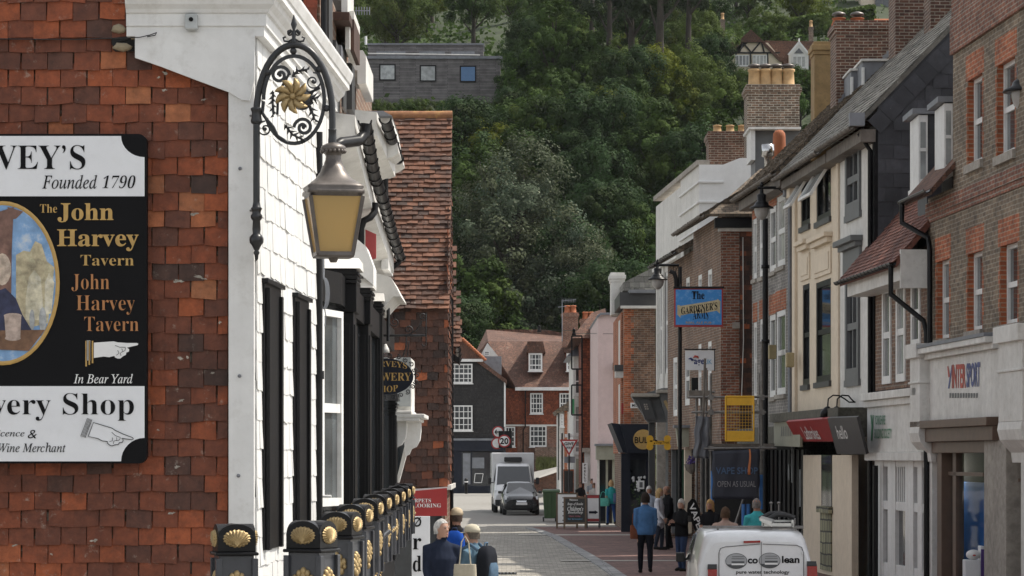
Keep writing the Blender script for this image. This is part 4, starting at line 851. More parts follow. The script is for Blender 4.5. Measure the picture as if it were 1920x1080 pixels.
for pts, mi in (([(1776, 687), (1778, 686), (1781, 706), (1778, 708)], 0), ([(1784, 685), (1786, 685), (1780, 728), (1777, 729)], 1)): b.face([FI.p(*FI.uz(x, y, .127), .127) for x, y in pts], mi)
b.build('emblem', [bpy.data.materials['sign_red'], bpy.data.materials['sign_blue']], ib)
b = MB()
for i in range(11): h = rect(FI, 1780+i*5, 1783.5+i*5, 737, 746, .125); FI.quad(b, *h, .126)
b.build('faint_strapline', M['grayp'], ib)
for (xa, xb, mm, w0, nm) in ((1738, 1747, 'white2', .05, 'pilaster'), (1757, 1765, 'brownp', .02, 'window_post'), (1786, 1792, 'brownp', -.1, 'window_post'), (1845, 1886, 'grayp', .1, 'pier'), (1886, 1893, 'brownp', -.05, 'window_post'), (1914, 1924, 'white2', .1, 'pilaster')):
    b = MB(); h = rect(FI, xa, xb, 800, 1100, w0); FI.box(b, h[0], h[1], 0, zf0-.3, -.25, w0); b.build(nm, M['stone'] if mm == 'grayp' else M[mm], ib, bevel=.01)
b = MB(); h = rect(FI, 1757, 1845, 885, 892, -.12); FI.box(b, h[0], h[1], h[2], h[3], -.2, -.1); h = rect(FI, 1890, 1916, 897, 903, -.12); FI.box(b, h[0], h[1], h[2], h[3], -.2, -.1); b.build('transom', M['brownp'], ib)
b = MB(); h = rect(FI, 1745, 1920, 800, 1150, -.2); FI.quad(b, h[0], h[1], .4, zf0-.3, -.16); b.build('shop_pane', M['clear'], ib)
b = MB(); FI.quad(b, 0, FI.L, 0, zf0-.1, -3.0); FI.quad(b, 0, FI.L, 0.02, .05, -.3); b.face([FI.p(0, .4, -.2), FI.p(FI.L, .4, -.2), FI.p(FI.L, .4, -3), FI.p(0, .4, -3)]); b.face([FI.p(0, zf0-.2, -.2), FI.p(FI.L, zf0-.2, -.2), FI.p(FI.L, zf0-.2, -3), FI.p(0, zf0-.2, -3)])
b.face([FI.p(FI.L-.22, 0, -.2), FI.p(FI.L-.22, 4, -.2), FI.p(FI.L-.22, 4, -3), FI.p(FI.L-.22, 0, -3)]); b.build('shop_interior', mat('shop_wall', (.045, .043, .042), .8), ib)
lp_ = bpy.data.lights.new('shop_spot', 'POINT'); lp_.energy = 22; lp_.shadow_soft_size = .08; lp_.color = (1, .93, .82); lo_ = bpy.data.objects.new('shop_spot', lp_); COL.objects.link(lo_); lo_.location = FI.p(FI.ux(1797, -.5), zf0-.75, -.35); lo_.parent = ib; lo_.location -= V((9, 47, 0))
dbd = thing('display_board', 'blue display wall standing in the sports shop window', 'display', FI.p(FI.ux(1815), .4, -.9))
h = rect(FI, 1793, 1875, 905, 1150, -.5); b = MB(); FI.box(b, h[0], h[1], .4, h[3], -.62, -.5); b.build('board', mat('display_blue', (.015, .13, .42), .45, var=.1), dbd)
rb = thing('rugby_ball', 'white rugby ball with coloured mark lying on a white plinth in the shop window', 'ball', P(1824, 1046, 47.6))
b = MB(); b.ell(P(1825, 1040, 47.6), (.125, .10, .085), 16, 10); b.build('ball', M['wt'], rb)
b = MB(); b.ell(P(1826, 1041, 47.55), (.05, .06, .025), 10, 6); b.build('printed_mark', bpy.data.materials['sign_red'], rb)
plh = thing('shop_plinth', 'white plinth holding the rugby ball inside the sports shop window', 'plinth', P(1825, 1150, 47.6)); b = MB(); b.bx(P(1810, 1140, 47.5), P(1839, 1050, 47.5)+V((0, .3, 0))); b.bx(P(1838.6, 1140, 47.52), P(1846, 1024, 47.5)+V((0, .3, 0))); b.build('column', M['signw'], plh, bevel=.01)
b = MB(); b.bx(P(1839.5, 1140, 47.49), P(1846, 1030, 47.49)+V((0, .02, 0))); b.build('purple_panel', mat('purple_card', (.09, .04, .22), .6), plh)
# ---------------------------------------------------------------- building society: catslide roof
yb_ = thing('catslide_building', 'brown brick building with red catslide roof and slate-cheeked dormers over the building society', 'building', (8.6, 54, 0))
FY = Fac(RL(1742), RL(1640), -1)
WY = [rect(FY, 1656, 1672, 537, 720), rect(FY, 1682, 1699, 528, 716), rect(FY, 1710, 1727, 521, 652)]
zE = 6.15; b = MB(); grid_wall(b, FY, 0, FY.L, 3.9, zE+.3, WY, .06, 0, 0); house_box(b, FY, 0, FY.L, 0, zE+.3, 7); b.build('wall', M['brickbr'], yb_)
for h in WY: window(FY, h, yb_, M['white'], M['glassc'], 1, 2, w=-.03, fw=.13, bw=.07, d=.06)
roofing(FY, -.1, FY.L+.5, zE, .62, 50, 3.4, tiles('red_plain_tile', [(0, (.10, .038, .028)), (.5, (.155, .055, .038)), (1, (.21, .075, .045))], lich=.15), yb_, tilef=(.165, .11, .014), seed=41)
b = MB(); FY.box(b, -.05, FY.L+.3, zE-.34, zE-.02, 0, .5); FY.box(b, -.14, -.051, zE-.5, zE+.2, -.3, .55); b.build('soffit', M['white2'], yb_)
b = MB(); gutter(b, FY.p(-.05, zE-.03, .68), FY.p(FY.L+.5, zE-.03, .68), .06, step=.35); b.build('gutter', M['black'], yb_)
b = MB(); p0 = FY.p(.12, zE-.05, .68); b.tube([p0, p0-Z3*.55, FY.p(-.2, zE-1.1, .14), FY.p(-.25, zE-1.3, .1), FY.p(-.25, 0, .1)], .05, 10); b.build('downpipe', M['black'], yb_)
for (xa, xb, yt, ybm, xc) in ((1722, 1740, 214, 348, 1768), (1770, 1787, 192, 322, 1800)):
    w0 = .0; u1 = FY.ux(xa, -.5); 
    Yd = 52.5 if xa < 1750 else 50.3; p = P(xa, ybm, Yd); q = P(xb, yt, Yd); r_ = P(xc, yt, Yd)
    b = MB(); b.bx((q.x-.02, Yd, p.z-1.6), (r_.x+1.8, Yd+1.2, q.z)); b.build('dormer_cheek', M['slate'], yb_)
    b = MB(); b.bx((p.x-.12, Yd-.08, q.z), (r_.x+1.8, Yd+1.25, q.z+.1)); b.build('dormer_roof', M['lead'], yb_)
    b = MB(); b.bx((p.x, Yd-.03, p.z), (q.x-.01, Yd+1.1, q.z-.02)); b.bx((p.x-.03, Yd-.05, p.z-.08), (q.x, Yd+1.15, p.z)); o = b.build('dormer_window', M['white'], yb_)
    b = MB(); ww = q.x-p.x; b.face([V((p.x+ww*.18, Yd-.034, p.z+.12)), V((q.x-ww*.25, Yd-.034, p.z+.12)), V((q.x-ww*.25, Yd-.034, q.z-.15)), V((p.x+ww*.18, Yd-.034, q.z-.15))]); b.build('pane', M['glassc'], o)
    b = MB(); b.bx((p.x+ww*.1, Yd-.05, (p.z+q.z)/2-.03), (q.x-ww*.2, Yd-.035, (p.z+q.z)/2+.03)); b.build('glazing_bar', M['white'], o)
h = rect(FY, 1626, 1731, 742, 848, .15); b = MB(); FY.box(b, h[0], h[1]+.0, h[2], h[3], 0, .15); FY.box(b, h[0]-.04, h[1]+.04, h[3]-.18, h[3]-.05, 0, .22); FY.box(b, h[0]-.06, h[1]+.06, h[3]-.049, h[3]+.1, 0, .3); FY.box(b, h[0]-.03, h[1]+.03, h[2]-.16, h[2]-.001, 0, .2); b.build('fascia', M['white2'], yb_, bevel=.01)
b = MB(); ftext(b, FY, 'YORKSHIRE', 1640, 1660, 779, 796, .156, '', .012); ftext(b, FY, 'BUILDING SOCIETY', 1640, 1672, 804, 822, .156, '', .012)
for pts in ([(1632, 778), (1634, 778), (1635.4, 796), (1633.6, 796)], [(1636.2, 778), (1638, 778), (1637, 796), (1635.5, 796)], [(1634, 796), (1637, 796), (1635.5, 826), (1632.8, 826)]): b.face([FY.p(*FY.uz(x, y, .16), .16) for x, y in pts])
b.build('green_lettering', mat('sign_green', (.06, .24, .12), .5), yb_)
zsh = h[2]-.16
b = MB(); FY.quad(b, 0, FY.L, 0, zsh, -.06); b.build('shop_glass', M['glass'], yb_)
b = MB()
for xa, xb in ((1642, 1655), (1664, 1678), (1697, 1712), (1720, 1728), (1733, 1741)):
    q = rect(FY, xa, xb, 860, 1100, .02); FY.box(b, q[0], q[1], 0, zsh, -.1, .02)
for z0, z1 in ((zsh-.12, zsh), (1.55, 1.72), (0, .5)): FY.box(b, 0, FY.L, z0, z1, -.09, .0)
b.build('shopfront_joinery', M['white'], yb_, bevel=.006)
b = MB(); q = rect(FY, 1678, 1697, 865, 945, 0)
for i in range(6): u = q[0]+(q[1]-q[0])*i/5; FY.box(b, u-.03, u+.03, 1.72, zsh-.12, -.055, -.01)
b.build('window_bar', M['white'], yb_)
b = MB(); u = FY.ux(1634, .2); 
b.tube([FY.p(u, z, .12) for z in (0, zsh-.1)], .055, 10); b.build('downpipe', M['black'], yb_)
# ---------------------------------------------------------------- white-fronted house with the dark slate gable
wg = thing('slate_gable_house', 'white painted house with dark grey windows and a tall dark slate-hung gable', 'house', (8.4, 58, 0))
FS = Fac(RL(1640), RL(1575), -1); zS = 9.25
WS = [rect(FS, 1588, 1615, 272, 400), rect(FS, 1588, 1613, 512, 712)]
b = MB(); grid_wall(b, FS, 0, FS.L, 3.4, zS, WS, .08); house_box(b, FS, 0, FS.L, 0, zS, 8); b.build('wall', M['stucco'], wg)
for h in WS: window(FS, h, wg, M['grayp'], M['glass'], 2, 2, w=-.05, fw=.2, bw=.08, d=.1, sill=.14, sillm=M['grayp'])
b = MB(); h = WS[1]; FS.box(b, h[0]-.2, h[1]+.2, h[3]+.02, h[3]+.5, 0, .06); FS.box(b, h[0]-.25, h[1]+.25, h[3]+.501, h[3]+.6, 0, .16); FS.box(b, h[0]-.3, h[1]+.3, h[3]+.601, h[3]+.72, 0, .26); b.build('window_hood', M['grayp'], wg, bevel=.01)
FR = Fac(RL(1640), RL(1490), -1)
SLR = tiles('stone_slate_roof', [(0, (.085, .08, .068)), (.5, (.14, .132, .112)), (1, (.20, .19, .165))], lich=.75, vs=5)
_, zrS = roofing(FS, -.12, FS.L, zS, .42, 46, 4.2, SLR, wg, tilef=(.3, .2, .012), seed=51)
b = MB(); run, s = 4.2, math.tan(math.radians(46)); o_ = FS.p(-.02, 0, 0); wv = -FS.w
poly = [(0.05, 4.0), (8.3, 4.0), (8.3, zS), (4.2, zS+.42*s+4.2*s-.1), (0.05, zS+.4)]
b.prism([o_+wv*x+Z3*z for x, z in poly], FS.u*-.06); b.build('gable_wall', M['slate'], wg)
b = MB(); o2 = o_+FS.u*-.065
tile_field(b, o2+wv*.05+Z3*4.0, wv, Z3, -FS.u, 8.2, 9.6, .32, .285, .008, jit=.5, ragged=.0015, lap=1.15, rnd=random.Random(52), test=lambda u, v: v+4.0 < zS+.1+u*s-.42 and v+4 < zS+.42*s+4.2*s-(u-4.2)*s-.4)
vd = (wv+Z3*s).normalized(); nd = vd.cross(-FS.u).normalized(); nd = nd if nd.z > 0 else -nd
tile_field(b, o2+wv*.1+Z3*(zS-.18)-FS.u*.012, vd, nd, -FS.u, 5.6, .33, .34, .36, .008, jit=.5, ragged=.0015, lap=1.0, rnd=random.Random(53)); b.build('slate_hanging', M['slate'], wg)
b = MB(); FS.box(b, -.08, .10, 3.5, zS-.1, -.06, .03); b.build('corner_post', M['black'], wg)
b = MB(); b.tube([FS.p(.12, z, .07) for z in (0, zS-.5)]+[FS.p(.12, zS-.15, .3)], .05, 10); b.build('downpipe', M['black'], wg)
b = MB(); FS.box(b, -.1, FS.L, zS-.35, zS-.1, 0, .3); b.build('eaves_board', M['wood'], wg)
b = MB(); gutter(b, FS.p(-.15, zS-.05, .5), FS.p(FS.L, zS-.05, .5), .065, step=.4); b.build('gutter', M['wood'], wg)
b = MB(); p = FS.p(-.2, zS+.02, .5); b.box(p+V((.1, 0, .06)), (.3, .2, .26)); b.build('lead_flashing', M['lead'], wg)
# cream / grey signs below
def canted(name, label, F, xa, xb, yt0, yt1, yb0, yb1, wt, wb, mt, parentless=True, thick=.06, shift=0):
    """a shop sign leaning out at the top, pixel corners at its far (xa) and near (xb) ends"""
    a = F.p(*F.uz(xa, yt0, wt), wt); d_ = F.p(*F.uz(xb, yt1, wt), wt); c_ = F.p(*F.uz(xa+shift, yb0, wb), wb); e_ = F.p(*F.uz(xb+shift, yb1, wb), wb)
    t = thing(name, label, 'shop sign', c_); n = (d_-a).cross(c_-a).normalized(); n = n if n.dot(F.w) > 0 else -n
    b = MB(); b.prism([a, d_, e_, c_], n*-thick); b.build('board', mt, t, bevel=.006)
    return t, a, d_, c_, e_, n
# ---------------------------------------------------------------- cream house
cr = thing('cream_house', 'cream stucco house with black windows, two top casements standing open', 'house', (8, 64, 0))
FC = Fac(RL(1575), RL(1490), -1); zC = 9.2
WC = [rect(FC, 1531, 1558, 306, 412), rect(FC, 1502, 1519, 326, 424), rect(FC, 1530, 1558, 526, 716), rect(FC, 1505, 1518, 533, 722)]
b = MB(); grid_wall(b, FC, 0, FC.L, 3.3, zC, WC, .12); house_box(b, FC, 0, FC.L, 0, zC, 8); b.build('wall', M['cream'], cr)
for i, h in enumerate(WC):
    window(FC, h, cr, M['black'], M['glass'], 2 if i < 2 else 1, 2 if i > 1 else 1, w=-.08, fw=.12, bw=.06, d=.07, sill=.12, sillm=M['dkgray'])
    if i < 2:
        b = MB(); zt_ = h[3]-.1; zm = zt_-.75; u0, u1 = h[0]+.15, h[1]-.15
        c1 = [FC.p(u0, zt_, .02), FC.p(u1, zt_, .02), FC.p(u1, zm+.1, .42), FC.p(u0, zm+.1, .42)]
        for k in range(4): b.tube([c1[k], c1[(k+1) % 4]], .045, 4)
        o = b.build('open_casement', M['white'], cr); b = MB(); b.face(c1); b.build('pane', M['glassc'], o)
    else:
        b = MB(); FC.box(b, h[0]-.2, h[1]+.2, h[3]+.9, h[3]+1.0, 0, .2); FC.box(b, h[0]-.15, h[1]+.15, h[3]+.78, h[3]+.899, 0, .12); FC.box(b, h[0]-.1, h[1]+.1, h[3]+.1, h[3]+.7, 0, .04)
        FC.box(b, h[0]+.05, h[1]-.05, h[3]+.2, h[3]+.6, .04, .06); b.build('window_hood', M['cream'], cr, bevel=.01)
b = MB(); FC.box(b, FC.L-.4, FC.L, 3.3, zC-.2, 0, .07); FC.box(b, FC.L-.45, FC.L+.02, zC-.5, zC-.2, .001, .2); b.build('pilaster', M['cream'], cr, bevel=.01); b = MB(); FC.box(b, 0.0, .25, 3.3, zC-.2, 0, .05); b.build('pilaster', M['cream'], cr, bevel=.01)
roofing(FC, 0.003, FC.L, zC+.02, .42, 46, 4.2, SLR, cr, tilef=(.3, .2, .012), seed=61)
b = MB(); FC.box(b, 0, FC.L, zC-.3, zC-.1, 0, .32); b.build('eaves_board', M['wood'], cr)
b = MB(); gutter(b, FC.p(0, zC-.05, .5), FC.p(FC.L, zC-.05, .5), .065, step=.4); b.build('gutter', M['wood'], cr)
t, *_ = canted('red_shop_sign_board', 'red canted shop sign with white lettering under the cream house', FC, 1474, 1551, 791, 785, 828, 828, .7, .35, M['red'], shift=20); A_, D_, C_, E2, n_ = _
b = MB(); text_on(b, 'Ladbrokes', C_+(E2-C_)*.30+(A_-C_)*.12, (E2-C_)*.36, (A_-C_)*.62, '', .01, lift=n_*.01); b.build('lettering', M['wt'], t)
t, *_ = canted('grey_shop_sign_board', 'charcoal canted shop sign with white lettering between red sign and white fascia', FC, 1551, 1606, 784, 782, 851, 852, .72, .38, M['dkgray'], shift=18); A_, D_, C_, E2, n_ = _
b = MB(); text_on(b, 'hello', C_+(E2-C_)*.22+(A_-C_)*.42, (E2-C_)*.34, (A_-C_)*.36, '', .01, lift=n_*.01); b.build('lettering', M['wt'], t)
b = MB(); q = rect(FC, 1490, 1622, 772, 784, .5); FC.box(b, -3.2, FC.L, q[2], q[2]+.2, 0, .6); FC.box(b, -3.2, FC.L, q[2]-.4, q[2], 0, .2); b.build('shop_cornice', mat('mossy_lead', (.10, .095, .075), .9, var=.4, scale=14, bump=.5), cr)
b = MB(); FC.box(b, -2.1, FC.L-2.0, 0, 2.62, -.02, .12); b.build('shop_pier', M['cream'], cr)
h = rect(FC, 1541, 1560, 853, 990, .125); b = MB(); FC.box(b, h[0], h[1], 1.5, h[3], .121, .14); b.build('shop_window', M['glass'], cr)
b = MB(); FC.box(b, h[0]-.1, h[1]+.2, 1.36, 1.5, .121, .22); FC.box(b, h[0], h[1]+.1, .1, 1.359, .121, .15); b.build('tiled_stall_riser', bricks('green_tile', (.28, .27, .17), (.22, .215, .14), (.06, .06, .05), .3, .25, .02), cr)
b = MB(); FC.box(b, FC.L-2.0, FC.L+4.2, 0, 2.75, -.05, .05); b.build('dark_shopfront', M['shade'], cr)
b = MB()
for i in range(9): u = FC.L-1.9+i*.68; FC.box(b, u, u+(.1 if i % 3 else .25), 0, 2.75, .05, .1)
b.build('shopfront_post', M['black'], cr)
for x, y0, y1 in ((1484, 830, 905), (1499, 880, 950), (1478, 870, 900)): b = MB(); q = rect(FC, x, x+2.5, y0, y1, .1); FC.box(b, q[0], q[1], q[2], q[3], .101, .11); b.build('painted_reflection_strip', M['glassc'], cr)  # pale strips painted in as reflections on the shop glass
wlm = thing('swan_neck_lights', 'pair of black swan-neck spotlights on the wall above the shop signs', 'light', P(1607, 755, 58))
b = MB(); W2 = lambda x, y: P(x, y, 59.3)
for dx, pk in ((0, 742), (17, 742)):
    b.tube([W2(1609, 754), W2(1592+dx*.6, 754), W2(1584+dx*.7, 748), W2(1574+dx, pk), W2(1562+dx, pk-1), W2(1553+dx, 748), W2(1552+dx, 762)], .016, 8)
    c0 = W2(1552+dx, 762); b.loft([[c0+V((r*math.cos(2*PI*k/12)-dz*.25, r*math.sin(2*PI*k/12), -dz)) for k in range(12)] for r, dz in ((.03, 0), (.07, .03), (.13, .12), (.11, .22), (.05, .23))])
b.bx(W2(1606, 766)-V((0, .02, 0)), W2(1610, 746)+V((0, .02, 0))); b.build('fitting', M['black'], wlm)
# white fascia further along
t, *_ = canted('cream_shop_fascia', 'cream upright shop fascia with faint grey letters beyond the red sign', FC, 1451, 1500, 784, 783, 836, 838, .5, .45, M['sage'], shift=0); A_, D_, C_, E2, n_ = _
b = MB()
for i in range(6): q0 = C_+(E2-C_)*(.30+.07*i)+(A_-C_)*.36+n_*.006; b.face([q0, q0+(E2-C_)*.03, q0+(E2-C_)*.03+(A_-C_)*.34, q0+(A_-C_)*.34])
b.build('faint_lettering', M['grayp'], t)
# ---------------------------------------------------------------- grey brick house
gb = thing('grey_brick_house', 'grey brick house with red window lintels and white sashes beyond the cream house', 'house', (7.5, 70, 0))
FG = Fac(RL(1490), RL(1410), -1); zG = 9.35
WG = [rect(FG, a, b_, c, d_) for a, b_, c, d_ in ((1457, 1472, 366, 500), (1443, 1455, 388, 510), (1424, 1432, 400, 520), (1412, 1419, 410, 524), (1456, 1473, 582, 740), (1443, 1454, 590, 745), (1425, 1432, 598, 750), (1413, 1419, 604, 750))]
b = MB(); grid_wall(b, FG, 0, FG.L, 3.2, zG, WG, .1); house_box(b, FG, 0, FG.L, 0, zG, 8); b.build('wall', M['brickgrey'], gb)
for h in WG: window(FG, h, gb, M['white'], M['glassc'], 1, 2, w=-.07, fw=.14, bw=.07, d=.06, sill=.1, sillm=M['stone'])
for h in WG: b = MB(); FG.box(b, h[0]-.1, h[1]+.1, h[3]+.002, h[3]+.5, -.01, .008); b.build('window_lintel', M['brickor'], gb)
roofing(FG, 0.003, FG.L+.3, zG, .45, 44, 4.4, M['tileold'], gb, tilef=(.18, .13, .02), seed=71)
b = MB(); FG.box(b, 0, FG.L, zG-.35, zG-.1, 0, .35); b.build('eaves_board', M['wood'], gb)
b = MB(); gutter(b, FG.p(0, zG-.05, .52), FG.p(FG.L, zG-.05, .52), .065, step=.5); b.build('gutter', M['wood'], gb)
b = MB(); u = FG.ux(1481, .1); b.tube([FG.p(u, z, .1) for z in (3, zG-.4)], .05, 8); FG.box(b, u-.12, u+.12, zG-.6, zG-.35, .02, .25); b.build('downpipe', M['lead'], gb)
for x, y in ((1447, 660), (1480, 675)):
    b = MB(); b.box(P(x+1, y, FG.p(FG.ux(x, .25), 0, .25).y), (.18, .3, .34)); b.build('alarm_box', mat('alarm_box_cream', (.40, .32, .17), .6), gb, bevel=.02)
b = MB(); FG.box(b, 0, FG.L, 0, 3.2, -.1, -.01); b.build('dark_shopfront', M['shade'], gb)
b = MB(); FG.box(b, 0, FG.L, 2.9, 3.3, 0, .4); b.build('shop_cornice', bpy.data.materials['mossy_lead'], gb)
# ---------------------------------------------------------------- red brick house end-on, then a lower wing
gd = thing('red_brick_end_house', 'red brick house with narrow half tile-hung end wall and mossy roof behind the pub sign', 'house', (6.4, 79, 0))
ax, ay = RL(1353, .6); FD = Fac((ax, ay), RL(1300, .6), -1); zD = 9.05
WD = [rect(FD, 1327, 1335, 505, 590), rect(FD, 1309, 1316, 515, 600), rect(FD, 1327, 1334, 640, 760), rect(FD, 1309, 1315, 645, 760)]
b = MB(); grid_wall(b, FD, 0, FD.L, 2.8, zD, WD, .1); house_box(b, FD, 0, FD.L, 0, zD, 7); b.build('wall', M['brickbr'], gd)
for h in WD: window(FD, h, gd, M['white'], M['glassc'], 1, 2, w=-.07, fw=.14, bw=.07, d=.06)
xE = P(1386, 0, ay).x; xF = P(1412, 0, ay).x
b = MB(); b.bx((ax-.02, ay-.06, 3.0), (xE, ay-.002, zD-.25)); b.build('quoin_wall', M['brick'], gd)
b = MB(); b.bx((xE+.001, ay-.02, 3.0), (xF+1, ay-.003, zD-.25)); tile_field(b, V((xE+.02, ay-.03, 3.0)), X3, Z3, -Y3, xF-xE+.6, zD-3.35, .17, .13, .014, rnd=random.Random(81)); b.build('tile_hanging', M['tiled'], gd)
b = MB(); b.bx((ax-.2, ay-.35, zD-.38), (xF+.5, ay-.004, zD-.12)); b.build('eaves_board', M['black'], gd)
b = MB(); b.bx((ax-.1, ay-.2, zD-.46), (xF+.5, ay-.004, zD-.381)); b.build('moulding', M['white2'], gd)
b = MB(); b.hexa([V((ax-.35, ay-.5, zD-.1)), V((xF+2, ay-.5, zD-.1)), V((xF+2, ay+2.0, zD+1.3)), V((ax+1.2, ay+2.0, zD+1.3)), V((ax-.35, ay-.5, zD-.02)), V((xF+2, ay-.5, zD-.02)), V((xF+2, ay+2.0, zD+1.42)), V((ax+1.2, ay+2.0, zD+1.42))]); b.build('hip_roof', M['tileold'], gd)
roofing(FD, 0, FD.L, zD, .5, 31, 2.6, M['tileold'], gd, tilef=(.18, .13, .02), seed=82)
b = MB(); gutter(b, FD.p(-.3, zD-.04, .58), FD.p(FD.L, zD-.04, .58), .065, step=.5); b.build('gutter', M['wood'], gd)
b = MB(); b.tube([P(1393, 445, ay-.08), P(1394, 640, ay-.08), P(1390, 760, ay-.08)], .012, 6); b.build('cable', M['white2'], gd)
b = MB(); b.box(P(1380, 610, ay-.09), (.2, .05, .16)); b.build('junction_box', M['stone'], gd)
lw = thing('low_brick_wing', 'lower brick wing with mossy eaves between the red brick house and white stucco block', 'house', (5.6, 86, 0))
FW = Fac(RL(1300, .5), RL(1252, .5), -1); zW = 8.6
WW = [rect(FW, 1286, 1293, 520, 590), rect(FW, 1268, 1274, 525, 600), rect(FW, 1284, 1293, 660, 760), rect(FW, 1262, 1270, 670, 780)]
b = MB(); grid_wall(b, FW, 0, FW.L, 2.8, zW, WW, .1); house_box(b, FW, 0, FW.L, 0, zW, 6); b.build('wall', M['brickbr'], lw)
for h in WW: window(FW, h, lw, M['white'], M['glassc'], 1, 2, w=-.07, fw=.16, bw=.07, d=.06)
roofing(FW, 0.003, FW.L, zW, .5, 30, 2.4, M['tileold'], lw, tilef=(.18, .13, .02), seed=83)
b = MB(); gutter(b, FW.p(0, zW-.04, .58), FW.p(FW.L, zW-.04, .58), .065, step=.5); b.build('gutter', M['black'], lw)
# ---------------------------------------------------------------- white stucco block
st = thing('white_stucco_block', 'tall white stucco block with a plain parapet and stained street front', 'building', (6, 91, 0))
FT = Fac(RL(1312), RL(1230), -1); zT = 11.25; u7 = FT.ux(1276)
WT = [rect(FT, a, b_, c, d_) for a, b_, c, d_ in ((1283, 1290, 470, 550), (1294, 1301, 465, 540), (1262, 1268, 490, 560), (1246, 1252, 510, 700), (1236, 1241, 520, 710))]
b = MB(); grid_wall(b, FT, 0, u7, 3, zT+.1, WT[:2], .12); grid_wall(b, FT, u7, FT.L, 3, zT-.1, WT[2:], .12); house_box(b, FT, 0, u7, 0, zT+.1, 7); house_box(b, FT, u7, FT.L, 0, zT-.1, 7); b.build('wall', M['stucco'], st)
for h in WT: window(FT, h, st, M['white'], M['glassc'], 1, 2, w=-.09, fw=.14, bw=.07, d=.06)
b = MB(); pa = FT.p(0, 0, 0); b.prism([pa+V((x, -.05, z)) for x, z in ((-.02, 7.5), (4, 7.5), (4, zT+.3), (1.2, zT+.3), (.7, zT+.1), (-.02, zT+.1))], (0, .045, 0))
for z in (9.4, 10.2, 10.8): b.bx((pa.x-.08, pa.y-.11, z), (pa.x+.72, pa.y-.051, z+.06)); FT.box(b, 0, u7, z, z+.06, 0, .07)
b.bx((pa.x-.1, pa.y-.12, 8.9), (pa.x+.9, pa.y-.051, 9.0)); b.build('parapet', mat('fresh_white_stucco', (.74, .74, .73), .7, var=.05, streak=.1, dirtc=(.45, .42, .38)), st, bevel=.01)
b = MB(); b.prism([pa+V((x, -.054, z)) for x, z in ((1.75, zT+.12), (2.2, zT+.2), (2.35, zT-.05), (2.0, zT-.2), (1.8, zT-.1))], (0, .003, 0)); b.build('bare_patch', M['mortar'], st)
b = MB()
for x in (1232, 1243, 1256, 1272): u = FT.ux(x, .05); FT.box(b, u-.15, u+.15, 3, 9.3, 0, .07)
FT.box(b, u7, FT.L, 8.9, 9.1, 0, .14); b.build('pilaster_strip', M['white2'], st)
b = MB(); FT.box(b, 0, FT.L+.1, zT-.1+.201, zT+.25, -.3, .08); b.build('coping', M['stone'], st)
# ================================================================ far right: brown brick, pink, red tiled, white bay
def nearbox(name, label, cat, x0, x1, ytop, Y, depth, m, right=None, base=0):
    """a house whose end wall faces the camera between two pixel columns"""
    a = P(x0, 0, Y).x; c = right if right is not None else P(x1, 0, Y).x; zt_ = P(0, ytop, Y).z
    t = thing(name, label, cat, ((a+c)/2, Y+depth/2, 0)); b = MB(); b.bx((a, Y, base), (c, Y+depth, zt_)); b.build('wall', m, t); return t, a, c, zt_
def pbox(name, m, parent, x0, y0, x1, y1, Y, d, bevel=0):
    b = MB(); b.bx(P(x0, y1, Y), P(x1, y0, Y)+V((0, d, 0))); return b.build(name, m, parent, bevel=bevel)
def pwindow(parent, x0, y0, x1, y1, Y, nx, nz, frame=None, glass=None, fw=.07, bw=.03, sill=True, mid=True):
    a = P(x0, y1, Y); c = P(x1, y0, Y); F = Fac((a.x, Y), (c.x, Y), 1); F.w = V((0, -1, 0))
    return window(F, (0, F.L, a.z, c.z), parent, frame or M['white'], glass or M['glass'], nx, nz, w=-.005, fw=fw, bw=bw, sill=.06 if sill else None, sash=mid)
bh, a, c, zt_ = nearbox('brown_brick_house', 'brown brick house with an orange brick corner standing end-on above the black shop', 'house', 1170, 1229, 578, 99, 9, M['brickbr'])
b = MB()
for k in range(26): w_ = .34 if k % 2 else .24; b.bx((a-.012, 98.985, 2.4+k*.22), (a+w_, 99.2, 2.4+k*.22+.219))
b.build('quoin', M['brickor'], bh)
pbox('cornice', M['white2'], bh, 1164, 573, 1231, 578, 98.7, .3); pbox('parapet', M['dkgray'], bh, 1162, 548, 1231, 573, 98.9, 8); pbox('lead_roof', M['lead'], bh, 1180, 543, 1229, 549, 98.6, 6)
b = MB(); b.prism([P(x, y, 101) for x, y in ((1168, 530), (1228, 500), (1230, 545), (1168, 545))], (0, 5, 0)); b.build('slate_roof', M['slater'], bh)
pbox('side_window', M['white2'], bh, 1162, 600, 1168, 690, 101, 1.2); pbox('side_window', M['white2'], bh, 1162, 720, 1168, 850, 101.2, 1.2); pbox('side_wall_return', M['brickor'], bh, 1165, 585, 1170, 850, 100, 8)
pbox('oriel_base', M['dkgray'], bh, 1153, 684, 1170, 695, 99.5, 1); pbox('oriel_corbel', M['white2'], bh, 1154, 696, 1170, 708, 99.6, .8); pbox('red_alarm', M['red'], bh, 1165, 756, 1169, 776, 99.4, .1)
t, z = chimney('white_chimney', 'whitewashed chimney stack behind the brown brick house', 1146, 1170, 511, 590, 104, 1.2, M['stucco'])
bls = thing('street_name_plate', 'white street name plate on the brown brick end wall, partly hidden', 'sign', P(1195, 765, 98.95)); b = MB(); b.bx(P(1182, 765, 98.96), P(1236, 755, 98.96)+V((0, .03, 0))); b.build('plate', M['wt'], bls); b = MB(); tpx(b, 'MO', 98.95, 1185, 1196, 757, 763, '', .01); b.build('lettering', M['ink'], bls)
bk = thing('black_shop_front', 'black shop front with a round gold sign below the brown brick wall', 'shop', P(1200, 900, 97))
